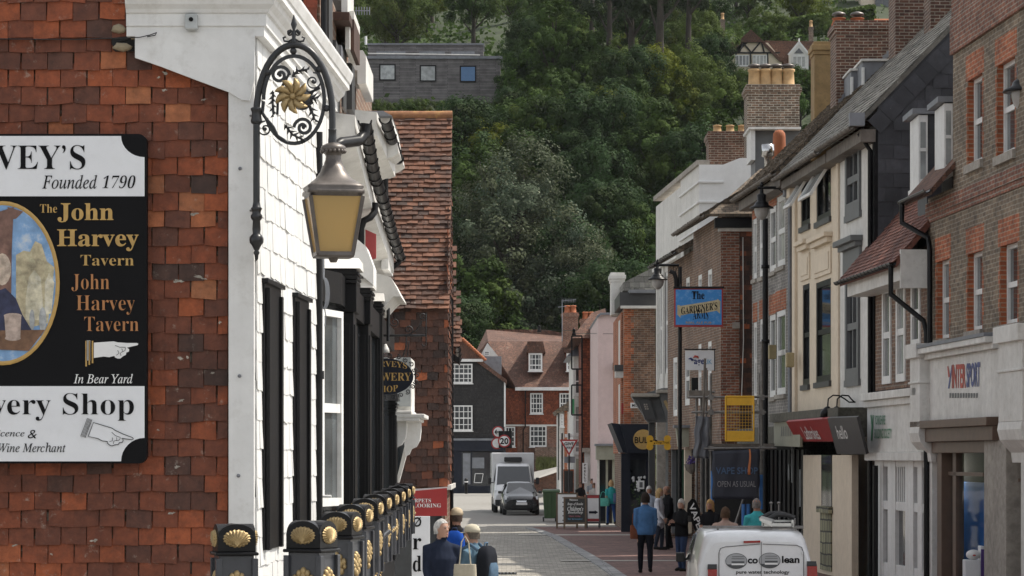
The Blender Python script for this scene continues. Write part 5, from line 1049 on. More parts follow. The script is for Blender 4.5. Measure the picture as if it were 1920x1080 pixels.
b = MB(); b.prism([P(x, y, 96.6) for x, y in ((1163, 795), (1216, 795), (1216, 850), (1178, 850))], (0, .8, 0)); b.prism([P(x, y, 96.9) for x, y in ((1146, 793), (1163, 795), (1178, 850), (1168, 848))], (0, 4, 0)); b.build('fascia', M['navy'], bk, bevel=.01)
b = MB(); c_ = P(1206, 824, 96.55); b.prism([c_+V((.34*math.cos(2*PI*i/32), 0, .34*math.sin(2*PI*i/32))) for i in range(32)], (0, .04, 0)); b.build('gold_roundel', M['goldflat'], bk)
b = MB(); tpx(b, 'BULL', 96.53, 1190, 1222, 819, 831, '', .01); b.build('lettering', M['ink'], bk)
pbox('shop_frame', M['navy'], bk, 1165, 850, 1182, 1000, 97, .3); pbox('shop_frame', M['navy'], bk, 1211, 850, 1219, 1000, 97, .3); pbox('door_head', M['navy'], bk, 1182, 850, 1212, 862, 97.05, .2); pbox('window_pane', M['glass'], bk, 1182, 862, 1212, 1000, 97.2, .05)
ob = thing('window_display', 'flowers and a white framed picture in the black shop window', 'display', P(1200, 940, 97)); b = MB()
for i in range(16): b.ell(P(RN.uniform(1186, 1209), RN.uniform(895, 920), 97.1), RN.uniform(.03, .06), 7, 5)
b.build('white_flowers', M['wt'], ob); pbox('picture_frame', M['wt'], ob, 1196, 901, 1208, 917, 97.05, .04); pbox('picture', M['grayp'], ob, 1199, 904, 1205, 914, 97.04, .01)
b = MB()
for i in range(40): c_ = P(RN.uniform(1185, 1210), RN.uniform(905, 950), 97.12); b.face([c_, c_+V((RN.uniform(-.1, .1), 0, .1)), c_+V((RN.uniform(-.1, .1), 0, .02))])
b.build('leaf', mat('leaf_green', (.05, .10, .03), .6), ob)
pk, a, c, zt_ = nearbox('pink_house', 'tall narrow pink stucco house with a black downpipe', 'house', 1121, 1172, 589, 111, 12, M['pink'])
b = MB(); b.prism([P(x, y, 110.8) for x, y in ((1119, 592), (1126, 586), (1172, 586), (1172, 590), (1127, 590), (1121, 596))], (0, 11, 0)); b.build('coping', M['lead'], pk)
b = MB(); b.tube([P(1160, y, 110.8) for y in (780, 700)]+[P(1159, 690, 110.8)], .05, 8); b.build('downpipe', M['black'], pk); pbox('hopper', M['brownp'], pk, 1149, 680, 1166, 694, 110.6, .3)
pbox('fascia', M['sage'], pk, 1118, 836, 1165, 862, 110, .9); pbox('fascia_cap', M['lead'], pk, 1116, 832, 1166, 836, 109.8, 1.2); pbox('shop_post', M['white2'], pk, 1120, 862, 1124, 1000, 110.3, .3); pbox('shop_post', M['sage'], pk, 1136, 862, 1140, 1000, 110.3, .3); pbox('shop_post', M['sage'], pk, 1148, 862, 1160, 1000, 110.3, .3); pbox('shop_window', M['glass'], pk, 1124, 862, 1160, 1000, 110.6, .1)
pbox('corner_pier', M['dkgray'], pk, 1160, 850, 1166, 1000, 109.5, .3); pbox('roof_lead', M['lead'], pk, 1152, 778, 1167, 790, 109, 1)
rd, a, c, zt_ = nearbox('red_tiled_house', 'narrow house hung with red-orange tiles between the white bay and the pink house', 'house', 1093, 1123, 628, 122, 12, M['tileshw'])
b = MB(); b.hexa([V((a-.5, 121.6, zt_-.15)), V((c+.5, 121.6, zt_-.15)), V((c+.5, 134, zt_-.15)), V((a-.5, 134, zt_-.15)), V((a+.4, 123, zt_+1.0)), V((c+.3, 123, zt_+1.2)), V((c+.3, 132, zt_+1.2)), V((a+.4, 132, zt_+1.0))]); b.build('roof', M['tilesh'], rd)
pbox('dark_window', M['glass'], rd, 1112, 745, 1123, 795, 121.9, .1); pbox('downpipe', M['black'], rd, 1090, 628, 1093, 960, 121.8, .1); pbox('shop_front', M['white2'], rd, 1096, 845, 1121, 1000, 121.7, .5); pbox('shop_fascia', M['stone'], rd, 1092, 840, 1122, 848, 121.4, .8)
pbox('menu_board', M['wt'], rd, 1094, 868, 1102, 902, 121.5, .06)
for y0, y1 in ((630, 692), (722, 778)):
    b = MB(); q = [P(x, y, 121.2) for x, y in ((1072, y0), (1091, y0), (1091, y1), (1072, y1))]
    for k in range(4): b.tube([q[k], q[(k+1) % 4]], .045, 4)
    b.build('iron_sign_frame', M['black'], rd)
wb, a, c, zt_ = nearbox('white_bay_house', 'white bay-windowed house with a green sign at the street corner', 'house', 1075, 1094, 668, 130, 10, M['white2'])
for y0, y1 in ((690, 740), (760, 815), (825, 850)): pwindow(wb, 1077, y0, 1090, y1, 129.9, 1, 2, glass=M['glassc'])
b = MB(); b.hexa([V((a-.3, 129.6, zt_)), V((c+.3, 129.6, zt_)), V((c+.3, 139, zt_)), V((a-.3, 139, zt_)), V((a+.3, 130.5, zt_+.6)), V((c, 130.5, zt_+.6)), V((c, 138, zt_+.6)), V((a+.3, 138, zt_+.6))]); b.build('roof', M['lead'], wb)
pbox('green_sign', mat('green_sign', (.08, .35, .16), .5), wb, 1072, 748, 1077, 776, 129.5, .08); pbox('door', M['sage'], wb, 1080, 860, 1088, 1000, 129.8, .1); pbox('price_panel', M['wt'], wb, 1092, 868, 1101, 906, 121.0, .05)
b = MB()
for i, ch_ in enumerate('PRELLO'): tpx(b, ch_, 120.98, 1095, 1099, 870+i*5.8, 874+i*5.8, '', .01)
b.build('lettering', M['ink'], wb)
lc_, a, c, zt_ = nearbox('white_cottage', 'low white weatherboarded cottage with a mossy lean-to roof at the corner', 'cottage', 1048, 1076, 772, 152, 8, M['white2'])
b = MB(); b.prism([P(x, y, 151.6) for x, y in ((1040, 770), (1062, 756), (1080, 738), (1080, 762), (1060, 770), (1044, 776))], (0, 9, 0)); b.build('roof', M['tileold'], lc_)
pwindow(lc_, 1050, 776, 1057, 800, 151.9, 2, 4); pbox('brick_pier', M['brickor'], lc_, 1058, 770, 1064, 900, 151.9, .2); pbox('downpipe', M['black'], lc_, 1046, 770, 1048, 900, 151.8, .1)
# ================================================================ houses at the end of the street
bl = thing('black_tiled_house', 'black tile-hung house with white sashes over a dark shopfront at the street end', 'house', (-4, 203, 0)); Yb = 200
b = MB(); b.prism([P(x, y, Yb) for x, y in ((780, 935), (948, 935), (948, 716), (890, 672), (780, 672))], (0, 9, 0)); b.build('wall', M['blacktile'], bl)
b = MB(); b.prism([P(x, y, Yb-.3) for x, y in ((780, 672), (912, 676), (868, 634), (780, 634))], (0, .3, 0)); b.prism([P(x, y, Yb-.25) for x, y in ((893, 668), (950, 712), (950, 720), (889, 675))], (0, 9, 0)); b.build('roof', M['tilesh'], bl)
b = MB()
for k in range(13): p = P(868+k*3.4, 636+k*3.15, Yb-.35); b.ell(p, (.14, .2, .11), 8, 5)
b.build('hip_tile', M['potr'], bl)
pbox('eaves_board', M['white'], bl, 780, 673, 906, 678, Yb-.35, .3)
for y0, y1 in ((682, 719), (760, 808)): pwindow(bl, 836, y0, 886, y1, Yb-.1, 6, 4, bw=.05, fw=.1)
pbox('window_blind', M['brownp'], bl, 838, 763, 872, 773, Yb-.02, .01); pbox('string_course', M['lead'], bl, 780, 822, 948, 826, Yb-.25, .25); pbox('shop_fascia', M['navy'], bl, 780, 826, 948, 846, Yb-.2, .2); pbox('shop_window', M['glass'], bl, 864, 848, 945, 912, Yb-.08, .05); pbox('shop_door', M['navy'], bl, 848, 846, 864, 925, Yb-.12, .1); pbox('corner_board', M['white'], bl, 945, 716, 948, 826, Yb-.1, .1)
for x in (864, 883, 946): pbox('shop_post', M['navy'], bl, x, 846, x+2, 925, Yb-.15, .1)
pbox('stall_riser', M['navy'], bl, 864, 911, 948, 930, Yb-.14, .1); pbox('poster', M['lead'], bl, 885, 858, 908, 878, Yb-.1, .02); pbox('poster', M['lead'], bl, 868, 850, 882, 908, Yb-.1, .02)
b = MB(); q = [P(x, y, Yb-.13) for x, y in ((889, 905), (891, 888), (906, 888), (903, 905))]
for k in range(4): b.tube([q[k], q[(k+1) % 4]], .03, 4)
b.build('picture_frame', M['wt'], bl)
bo = thing('street_bollard', 'black bollard with a white band outside the dark shopfront', 'bollard', P(874, 922, 196)); b = MB(); p = P(874, 922, 196); b.lathe([(.11, 0), (.11, .7), (.13, .74), (.13, .95), (.08, 1.05), (.02, 1.08)], (p.x, p.y, 0), 12); b.build('post', M['black'], bo); b = MB(); b.lathe([(.135, .78), (.135, .86)], (p.x, p.y, 0), 12); b.build('white_band', M['wt'], bo)
qh = thing('tiled_roof_brick_house', 'big brick house with mottled tile roof and two white dormers at the street end', 'house', (1, 210, 0)); Yq = 206
b = MB(); b.prism([P(x, y, Yq) for x, y in ((940, 960), (1100, 960), (1100, 728), (970, 728), (940, 728))], (0, 10, 0)); b.build('wall', M['tileshw'], qh)
b = MB(); b.prism([P(x, y, Yq-.02) for x, y in ((970, 800), (1049, 800), (1049, 960), (970, 960))], (0, .02, 0)); b.build('brick_storey', M['brick'], qh)
pbox('plat_band', M['white2'], qh, 948, 796, 1049, 799, Yq-.12, .12)
b = MB()
e0, e1, r0, r1 = P(968, 727, Yq-.5), P(1105, 727, Yq-.5), P(914, 640, Yq+4), P(1105, 640, Yq+4)
b.hexa([e0-Z3*.2, e1-Z3*.2, r1-Z3*.2, r0-Z3*.2, e0, e1, r1, r0])
e2, e3, r2, r3 = P(886, 678, Yq+3), P(1105, 640, Yq+4.01), P(912, 619, Yq+8), P(1105, 622, Yq+8)
b.face([P(884, 676, Yq+3.5), P(915, 640, Yq+4), r1, P(1105, 634, Yq+8), P(1024, 618, Yq+8), P(912, 618, Yq+8)]); b.face([P(884, 676, Yq+3.5), P(914, 640, Yq+4.0), P(968, 727, Yq-.5), P(945, 727, Yq+2), P(945, 700, Yq+3)])
b.build('roof', M['tilesh'], qh)
pbox('eaves_cornice', M['white'], qh, 966, 726, 1100, 732, Yq-.6, .5)
b = MB(); b.prism([P(x, y, Yq+1.5) for x, y in ((900, 668), (914, 643), (934, 668))], (0, .3, 0)); b.build('white_gable', M['white2'], qh); pwindow(qh, 908, 658, 918, 667, Yq+1.4, 2, 2, sill=False)
pbox('lead_flat_roof', M['lead'], qh, 908, 668, 940, 702, Yq-3, 3)
for x0, x1, xs in ((991, 1017, 967), (1062, 1086, 1038)):
    b = MB(); b.bx(P(x0-1, 698, Yq+.4), P(x1+1, 658, Yq+.4)+V((0, 3, 0))); b.build('dormer_cheek', M['tileshw'], qh)
    b = MB(); b.prism([P(x, y, Yq+.1) for x, y in ((x0-4, 661), (x1+6, 661), (x1+1, 640), (x0-2, 640))], (0, 4, 0)); b.build('dormer_roof', M['tilesh'], qh); pwindow(qh, x0, 662, x1, 696, Yq+.3, 4, 3, bw=.04, fw=.13)
for a_ in ((994, 737, 1018, 776, 4, 4), (1049, 737, 1073, 776, 4, 4), (993, 798, 1025, 838, 4, 4), (947, 800, 966, 838, 3, 4)): pwindow(qh, *a_[:4], Yq-.1, *a_[4:], bw=.045, fw=.1)
b = MB(); b.tube([P(x, y, Yq-.2) for x, y in ((990, 730), (985, 734), (985, 800), (981, 806), (981, 870))], .05, 6); b.build('downpipe', M['black'], qh)
for x0, x1, yt in ((1054, 1084, 586), (1088, 1118, 598)):
    t, z = chimney('brick_chimney', 'red brick chimney with red pots, %s' % ('the taller of two, beside the rooftop aerial' if x0 < 1080 else 'the lower of two, behind the red tiled house'), x0, x1, yt, 650, 190, 1.2, M['brick'])
    pots(t, [V((P(x, 0, 190).x, 190.5, z)) for x in (x0+10, x1-9)], .2, .5, M['potr'])
ae = thing('rooftop_aerial', 'thin television aerial on the brick chimney', 'aerial', P(1053, 630, 189)); b = MB(); b.tube([P(1054, 640, 189), P(1054, 562, 189)], .03, 5); b.tube([P(1046, 576, 189), P(1062, 574, 189)], .03, 5); b.tube([P(1053, 564, 189), P(1080, 562, 189)], .02, 5)
for k in range(9): b.tube([P(1054+k*3, 560, 189), P(1054+k*3, 567, 189)], .018, 4)
b.build('mast', M['lead'], ae)
bank = thing('grass_bank', 'rough grass verge beside the road rising to the brick house', 'verge', P(1020, 880, 190), kind='stuff'); b = MB()
for i in range(2500):
    c_ = P(RN.uniform(1005, 1052), RN.uniform(866, 882), RN.uniform(198, 204)); b.face([c_, c_+V((.1, 0, 0)), c_+V((RN.uniform(-.1, .2), RN.uniform(-.1, .1), RN.uniform(.15, .5)))])
b.build('grass_blade', mat('rough_grass', (.09, .10, .03), .9, var=.4), bank)
wl_ = thing('garden_wall', 'low brick garden wall below the brick house', 'wall', P(1020, 870, 204)); pbox('wall_face', M['brickdk'], wl_, 1003, 838, 1052, 884, 205.5, .3)
bs_ = MB().face([P(985, 905, 150), P(1060, 880, 190), P(1060, 872, 200), P(1000, 885, 190)]); 
tag(bs_.build('side_road', M['asphalt']), 'side road climbing past the brick house', 'road', None, 'structure')
for o, lab, x, y, Yl in (('street_lantern', 'small black street lantern standing out over the tiled roof ridge', 1011, 622, 150), ('street_lantern', 'black street lantern hanging on a wire by the red tiled house', 1076, 628, 118)):
    t = thing(o, lab, 'lamp', P(x, y, Yl)); b = MB(); k = Yl/FPX*8; b.lathe([(.02, 0), (k*.6, -.02), (k*.35, k*.5), (k*.35, k*1.1), (k*.5, k*1.15), (.02, k*1.5)], P(x, y, Yl), 12); b.tube([P(x+3, y-3, Yl), P(x+80, y-2, Yl-10)], .015, 4); b.build('lantern', M['black'], t)
# ================================================================ chimneys of the right-hand row
t, z = chimney('four_pot_chimney', 'broad lichened brick chimney stack carrying four buff pots', 1401, 1499, 158, 300, 88, 1.2, M['brickold'], extra=1); pots(t, [V((P(x, 0, 88).x, 88.5, z)) for x in (1417, 1438, 1459, 1481)], .19, .55, cap=True)
t, z = chimney('three_pot_chimney', 'dark brick chimney stack with pale joints and three short pots', 1329, 1400, 246, 310, 90, 1.2, M['brickdk'], extra=1); pots(t, [V((P(x, 0, 90).x, 90.5, z)) for x in (1347, 1371, 1394)], .13, .25)
t, z = chimney('rendered_chimney', 'ochre rendered chimney stack with a mossy rounded top', 1527, 1563, 78, 225, 75, .9, M['render'], extra=1)
t, z = chimney('dark_brick_chimney', 'large dark red brick chimney with two low capped pots', 1568, 1673, 38, 190, 70, 1.3, M['brickdk'], extra=1); pots(t, [V((P(x, 0, 70).x, 70.6, z-.05)) for x in (1578, 1613)], .16, .2, M['potr'], cap=True)
b = MB(); b.tube([V((P(1645, 0, 70).x, 70.6, z+.05)), V((P(1673, 0, 70).x, 70.6, z+.05))], .08, 8); b.build('fallen_pot', M['potr'], t)
t, z = chimney('ridge_chimney', 'tall brick chimney cut off by the top edge, with lead flashing stepping down its foot', 1679, 1738, -70, 115, 66, 1.2, M['brickdk'], extra=1)
t2, z = chimney('ridge_chimney', 'brick chimney at the slate verge next to the tall brick shop building', 1745, 1790, -70, 70, 62, 1.0, M['brickdk'], extra=1.5)
for (x0, x1, yt, yb2, n, Y) in ((1735, 1782, 88, 38, 7, 61.5), (1655, 1678, 108, 84, 3, 69), (1572, 1598, 190, 158, 4, 69.8)):
    b = MB()
    for k in range(n): x = x0+(x1-x0)*k/n; y = yt+(yb2-yt)*k/n; b.prism([P(x, y+10, Y-.05), P(x+(x1-x0)/n, y+3, Y-.05), P(x+(x1-x0)/n, y-8, Y-.05), P(x, y-4, Y-.05)], (0, .02, 0))
    o = b.build('step_flashing', M['lead'], t2 if n == 7 else t)
rl = thing('roof_lead_dormers', 'two lead-clad dormers on the roof below the dark brick chimney', 'dormer', P(1640, 160, 68))
for x0, x1, y0, y1, Y in ((1617, 1678, 112, 165, 67.5), (1596, 1616, 130, 192, 68.5)):
    pbox('dormer_body', M['lead'], rl, x0, y0, x1, y1+40, Y, 2); pbox('dormer_top', M['white2'], rl, x0-2, y0-2, x1+2, y0+2, Y-.1, 2.2); pbox('dormer_glass', M['white'], rl, x0-.5, y0+14, x0+4, y1-6, Y-.05, .1)
sk = thing('box_dormer', 'white box dormer with a dark side in front of the lichened chimney', 'dormer', P(1440, 295, 80)); pbox('dormer_front', M['white'], sk, 1408, 242, 1416, 300, 82, 1.5); pbox('dormer_side', M['grayp'], sk, 1416, 242, 1500, 330, 82.2, 1.5); pbox('dormer_top', M['white2'], sk, 1404, 238, 1502, 242, 81.8, 2)
fl = thing('steel_flue', 'stubby shiny steel flue on the mossy roof', 'flue', P(1440, 300, 77)); b = MB(); p = P(1440, 295, 76); b.lathe([(.1, -.4), (.1, 0), (.17, .02), (.17, .34), (.02, .36)], p, 14); b.build('flue', mat('bright_steel', (.55, .55, .55), .2, 1), fl)
op = thing('orange_chimney_pot', 'round-topped orange chimney pot beside the steel flue', 'chimney pot', P(1462, 290, 76.5)); b = MB(); p = P(1461, 320, 76.5); b.lathe([(.2, -.5), (.17, .9), (.16, 1.0), (.1, 1.08), (.02, 1.1)], p, 14); b.build('pot', M['potr'], op)
# ================================================================ street lamps, pub sign, hanging signs
def bell_lamp(t, x, y, Y, s):
    c_ = P(x, y, Y); b = MB()
    b.lathe([(.03*s, .42*s), (.05*s, .38*s), (.05*s, .30*s), (.10*s, .28*s), (.12*s, .25*s), (.11*s, .10*s), (.15*s, .08*s), (.17*s, .05*s), (.19*s, 0), (.30*s, -.05*s), (.31*s, -.08*s), (.22*s, -.07*s)], c_, 20); b.build('shade', M['black'], t)
    b = MB(); b.lathe([(.19*s, -.075*s), (.19*s, -.14*s), (.16*s, -.25*s), (.09*s, -.34*s), (.02*s, -.37*s)], c_, 16); b.build('globe', mat('cloudy_globe', (.32, .31, .30), .15), t)
for (lab, x, y, Y, s, ax_, ay_) in (('black bell-shaped street lamp on a bracket from the cream house', 1428, 385, 68, .95, 1488, 352), ('black bell-shaped street lamp beside the pub sign', 1233, 520, 73, .85, 1273, 497), ('black bell-shaped street lamp at the edge of the brick shop building', 1922, 162, 45, 1.15, 1990, 105)):
    t = thing('bracket_lamp', lab, 'lamp', P(x, y, Y)); bell_lamp(t, x, y, Y, s)
    b = MB(); z0 = P(x, y, Y)+Z3*.40*s; e = P(ax_, ay_, Y); b.tube([z0+Z3*.08, V((z0.x, z0.y, e.z+.02))], .03, 8); b.tube([V((z0.x-.1, z0.y, e.z)), e], .035, 8); b.tube([e+V((-.02, 0, -.02)), e+V((-.12, 0, -.22)), V((z0.x+.4, z0.y, e.z-.02))], .012, 6)
    for k in range(3): b.ell(V((z0.x, z0.y, e.z+.06+k*.03)), .05-.01*k, 8, 6)
    b.build('arm', M['black'], t)
    if x == 1233:
        b = MB(); b.tube([P(1275, 1000, 73), P(1275, 700, 73), P(1275, 500, 73)], .05, 10); b.tube([P(1256, 508, 73), P(1264, 512, 73), P(1268, 524, 73), P(1268, 545, 73)], .06, 8); b.build('post', M['black'], t)
bp_ = thing('black_column', 'tall black iron column in front of the grey brick house', 'column', P(1435, 960, 70)); b = MB(); b.tube([P(1435, 1000, 69), P(1435, 410, 69)], .07, 10)
for y in (500, 640): b.lathe([(.07, -.05), (.1, -.04), (.1, .04), (.07, .05)], P(1435, y, 69), 10)
b.build('shaft', M['black'], bp_)
ps = thing('pub_hanging_sign', 'blue hanging pub sign with cream scroll lettering and a red frame', 'sign', P(1310, 614, 72.5)); Yp = 72.6
b = MB(); b.bx(P(1264, 613, Yp), P(1356, 541, Yp)+V((0, .06, 0))); b.build('frame', M['red'], ps, bevel=.004)
pbox('board', mat('sign_sky_blue', (.035, .23, .58), .5, var=.05, scale=2, dirt=.75, dirtc=(.22, .42, .66)), ps, 1267, 543, 1353, 609, Yp-.012, .01); pbox('top_rail', M['black'], ps, 1263, 537, 1358, 541, Yp-.02, .1)
b = MB(); b.tube([P(1275, 540, Yp-.05), P(1275, 535, 73), ], .03, 6); b.build('hanger', M['black'], ps)
b = MB(); pts = [(1273, 574), (1292, 571), (1318, 567), (1346, 562), (1347, 582), (1320, 587), (1294, 588), (1274, 592)]; b.face([P(x, y, Yp-.016) for x, y in pts]); b.face([P(x, y, Yp-.015) for x, y in ((1345, 560), (1351, 565), (1350, 588), (1345, 584))]); b.face([P(x, y, Yp-.015) for x, y in ((1270, 572), (1275, 572), (1276, 596), (1270, 590))]); b.build('scroll', mat('cream_scroll', (.55, .46, .28), .6, var=.25, scale=9), ps)
b = MB(); tpx(b, 'The', Yp-.019, 1297, 1321, 546, 561, 'b', .01); tpx(b, "ARMS", Yp-.019, 1299, 1328, 582, 600, 'b', -.004, bend=.15); b.build('dark_lettering', M['ink'], ps)
b = MB(); A_ = P(1277, 590, Yp); text_on(b, "GARDENER'S", A_, P(1345, 580, Yp)-A_, P(1277, 576, Yp)-A_, 'b', .002, lift=(0, -.02, 0)); b.build('scroll_lettering', M['ink'], ps)
b = MB(); tpx(b, "REAL ALE PUB", Yp-.019, 1286, 1334, 603, 607, '', .004); b.build('small_lettering', M['goldflat'], ps)
cl = mat('charity_blue', (.012, .03, .16), .5); au = thing('charity_hanging_sign', 'white hanging charity shop sign with blue lettering below the pub sign', 'sign', P(1311, 694, 74)); Ya = 74.5
pbox('board', M['signw'], au, 1285, 657, 1339, 694, Ya, .05, .004); b = MB(); tpx(b, 'age', Ya-.006, 1301, 1321, 674, 687, '', .02); b.build('lettering', cl, au); b = MB(); tpx(b, 'UK', Ya-.006, 1321, 1335, 674, 683, '', .005); b.build('pale_lettering', mat('pale_blue_lettering', (.10, .38, .6), .5), au)
b = MB(); b.tube([P(x, y, Ya-.01) for x, y in ((1291, 673), (1295, 672), (1298, 675), (1301, 675))], [.01, .03, .035, .01], 6); b.build('blue_swirl', cl, au); b = MB(); b.tube([P(x, y, Ya-.01) for x, y in ((1300, 671), (1303, 668), (1308, 669), (1310, 672))], [.01, .035, .03, .01], 6); b.build('red_swirl', bpy.data.materials['sign_red'], au)
b = MB(); b.tube([P(1283, 655, Ya), P(1342, 655, Ya)], .02, 6); b.tube([P(1340, 655, Ya), P(1340, 696, Ya)], .012, 6); b.build('bracket', M['black'], au)
dt = thing('bone_shaped_sign', 'yellow bone-shaped projecting sign with small dark writing', 'sign', P(1235, 845, 88)); Yd = 88
b = MB(); pts = []
for cx, cy, a0, a1 in ((1251.5, 822.5, -40, 215), (1218.5, 822.5, -35, 220), (1218.5, 837.5, 140, 395), (1251.5, 837.5, 145, 400)):
    for i in range(9): t_ = math.radians(a0+(a1-a0)*i/8); pts.append(P(cx+6.6*math.cos(t_), cy-6.6*math.sin(t_), Yd))
b.prism(pts, (0, .05, 0)); b.build('board', M['yellow'], dt, bevel=.01)
b = MB(); tpx(b, 'DogsTrust', Yd-.008, 1230, 1255, 827, 833, '', .0); b.build('lettering', M['ink'], dt); b = MB()
for x, y, rx in ((1221, 827, 3), (1230, 826, 2.6), (1227, 831, 1.3)): b.ell(P(x, y, Yd-.005), (rx*Yd/FPX, .004, 1.3*Yd/FPX), 8, 5)
b.build('face_mark', M['ink'], dt)
# canted grey fascias by the white block
gr = thing('grey_fascia_row', 'two canted grey shop fascias with a gold slash, under a weathered cornice', 'shop front', P(1240, 800, 90)); Yf = 92
for x0, x1, y0, y1, dx, mt in ((1196, 1217, 750, 787, 14, 'dkgray'), (1236, 1256, 739, 791, 15, 'grayp')):
    b = MB(); b.prism([P(x0, y0, Yf), P(x1, y0-2, Yf), P(x1+dx, y1, Yf), P(x0+dx, y1, Yf)], (0, .5, 0)); b.build('fascia', M[mt], gr, bevel=.01)
b = MB(); b.prism([P(x, y, Yf+.3) for x, y in ((1185, 745), (1240, 728), (1275, 726), (1275, 792), (1215, 792))], (0, .6, 0)); b.build('fascia_backing', M['grayp'], gr)
b = MB(); b.bx(P(1184, 744, Yf-.2), P(1236, 738, Yf)+V((0, .4, 0))); b.bx(P(1231, 737, Yf-.3), P(1264, 731, Yf)+V((0, .4, 0))); b.build('cornice', M['stone'], gr, bevel=.02)
b = MB(); b.face([P(x, y, Yf-.02) for x, y in ((1244, 752), (1249, 750), (1262, 778), (1256, 780))]); b.build('gold_slash', M['gold'], gr)
b = MB()
for i in range(2):
    for j in range(3): q0 = P(1207+i*4+j*1.1, 760+j*4, Yf-.015); b.bx(q0, q0+V((.05, .004, .05)))
b.build('faint_emblem', M['stone'], gr)
pbox('pier', M['stone'], gr, 1232, 792, 1248, 1000, 90, .4); pbox('pier', M['grayp'], gr, 1260, 792, 1268, 1000, 89, .4); pbox('pier', M['dkgray'], gr, 1217, 792, 1228, 1000, 93, .4); pbox('shop_glass', M['glassc'], gr, 1248, 792, 1260, 1000, 91, .1); pbox('shop_glass', M['glass'], gr, 1268, 792, 1290, 1000, 88, .1); pbox('green_post', mat('green_paint', (.012, .06, .03), .5), gr, 1277, 840, 1283, 1000, 86, .3); pbox('cream_post', M['cream'], gr, 1284, 835, 1297, 1000, 85, .4)
gf = thing('green_shop_fascia', 'pale green canted fascia beside the bone-shaped sign', 'shop sign', P(1290, 838, 84)); b = MB(); b.prism([P(x, y, 84) for x, y in ((1268, 802), (1312, 798), (1312, 838), (1272, 838))], (0, .5, 0)); b.build('board', M['sage'], gf, bevel=.02); pbox('cap', M['lead'], gf, 1264, 797, 1314, 802, 83.8, .7)
vf = thing('black_vape_flag', 'black teardrop advertising flag with white letters on the pavement', 'flag', P(1303, 1000, 63.5)); Yv = 64
b = MB(); b.prism([P(x, y, Yv) for x, y in ((1288, 958), (1290, 943), (1297, 935), (1304, 937), (1312, 955), (1317, 985), (1316, 1005), (1310, 1012))], (0, .03, 0)); b.build('fabric', M['ink'], vf)
b = MB(); A_ = P(1291, 948, Yv); text_on(b, 'VAPE', A_+V((0, 0, 0)), P(1307, 992, Yv)-A_, P(1301, 942, Yv)-A_, '', .02, lift=(0, -.01, 0)); b.build('lettering', M['wt'], vf)
b = MB(); b.tube([P(1310, 1075, Yv+.02), P(1310, 1012, Yv+.02)], .025, 6); b.build('pole', M['steel'], vf)
# ================================================================ scaffold with the yellow gate and the banner
sc = thing('scaffold_tower', 'galvanised tube scaffold with a yellow loading gate in front of the vape shop', 'scaffold', P(1370, 1000, 66)); Ys = 66
b = MB()
for x, y0, y1, dy in ((1333, 700, 985, 0), (1428, 640, 985, 0), (1306, 730, 985, 1.4), (1315, 735, 960, 1.4), (1324, 690, 960, 1.4), (1424, 700, 985, 1.6)): b.tube([P(x, y1, Ys+dy), P(x, y0, Ys+dy)], .03, 8)
for x0, y0, x1, y1, dy in ((1290, 745, 1440, 744, -.05), (1296, 773, 1436, 773, -.05), (1320, 841, 1456, 840, -.1), (1300, 735, 1340, 735, 1.3), (1378, 985, 1428, 832, .4)): b.tube([P(x0, y0, Ys+dy), P(x1, y1, Ys+dy)], .03, 8)
for x, y in ((1333, 745), (1333, 773), (1333, 841), (1428, 745), (1428, 773), (1428, 841)): b.box(P(x, y, Ys-.04), (.12, .14, .12))
b.build('tube', M['steel'], sc); b = MB(); b.tube([P(1318, 790, Ys-.06), P(1322, 672, Ys-.06)], .03, 8); b.build('leaning_tube', M['wood'], sc)
b = MB(); b.bx(P(1322, 838, Ys), P(1452, 832, Ys)+V((0, 1.6, 0))); b.bx(P(1292, 745, Ys+1), P(1332, 732, Ys+1)+V((0, .8, 0))); b.build('platform_board', M['wood'], sc)
b = MB(); y_ = Ys-.12
for q in ((1360, 743, 1414, 760), (1360, 808, 1414, 827)): b.bx(P(q[0], q[3], y_), P(q[2], q[1], y_)+V((0, .03, 0)))
for x in (1360.8, 1413.2): b.tube([P(x, 826, y_), P(x, 744, y_)], .022, 8)
for y in (743.5, 826.5): b.tube([P(1360, y, y_), P(1414, y, y_)], .022, 8)
b.build('loading_gate', M['yellow'], sc, bevel=.004)
b = MB()
for k in range(1, 10): b.tube([P(1360+k*5.4, 808, y_+.015), P(1360+k*5.4, 760, y_+.015)], .0045, 4)
for k in range(1, 9): b.tube([P(1361, 760+k*5.4, y_+.015), P(1413, 760+k*5.4, y_+.015)], .0045, 4)
b.build('gate_mesh', M['yellow'], sc)
bf = mat('blue_foam', (.03, .15, .42), .6)
for x, y0, y1 in ((1336, 883, 942), (1427, 890, 955), (1394, 945, 985), (1403, 945, 985)): MB().tube([P(x, y1, Ys-.02), P(x, y0, Ys-.02)], .045, 10).build('blue_padding', bf, sc)
def cloth(name, label, pts, Y, m, amp=.08, n=14, group=None):
    """hanging sheet with folds; pts: tl,tr,br,bl pixels"""
    t = thing(name, label, 'sheet', P(*pts[3], Y)); rows = []
    q = [P(*p, Y) for p in pts]
    for j in range(n+1):
        a_, b2 = q[0].lerp(q[3], j/n), q[1].lerp(q[2], j/n); rows.append([a_.lerp(b2, i/n)+V((.015*math.sin(j*.9), amp*(.5*math.sin(i*.9+j*.15)+.4*math.sin(i*.45-j*.4+1)+.25*math.sin(i*1.6+j*.5)), 0)) for i in range(n+1)])
    mb = MB(); vs = [p for r in rows for p in r]; k = n+1
    mb.raw(vs, [(j*k+i, j*k+i+1, (j+1)*k+i+1, (j+1)*k+i) for j in range(n) for i in range(n)], 0, True); o = mb.build('fabric', m, t); s_ = o.modifiers.new('t', 'SOLIDIFY'); s_.thickness = .006; return t
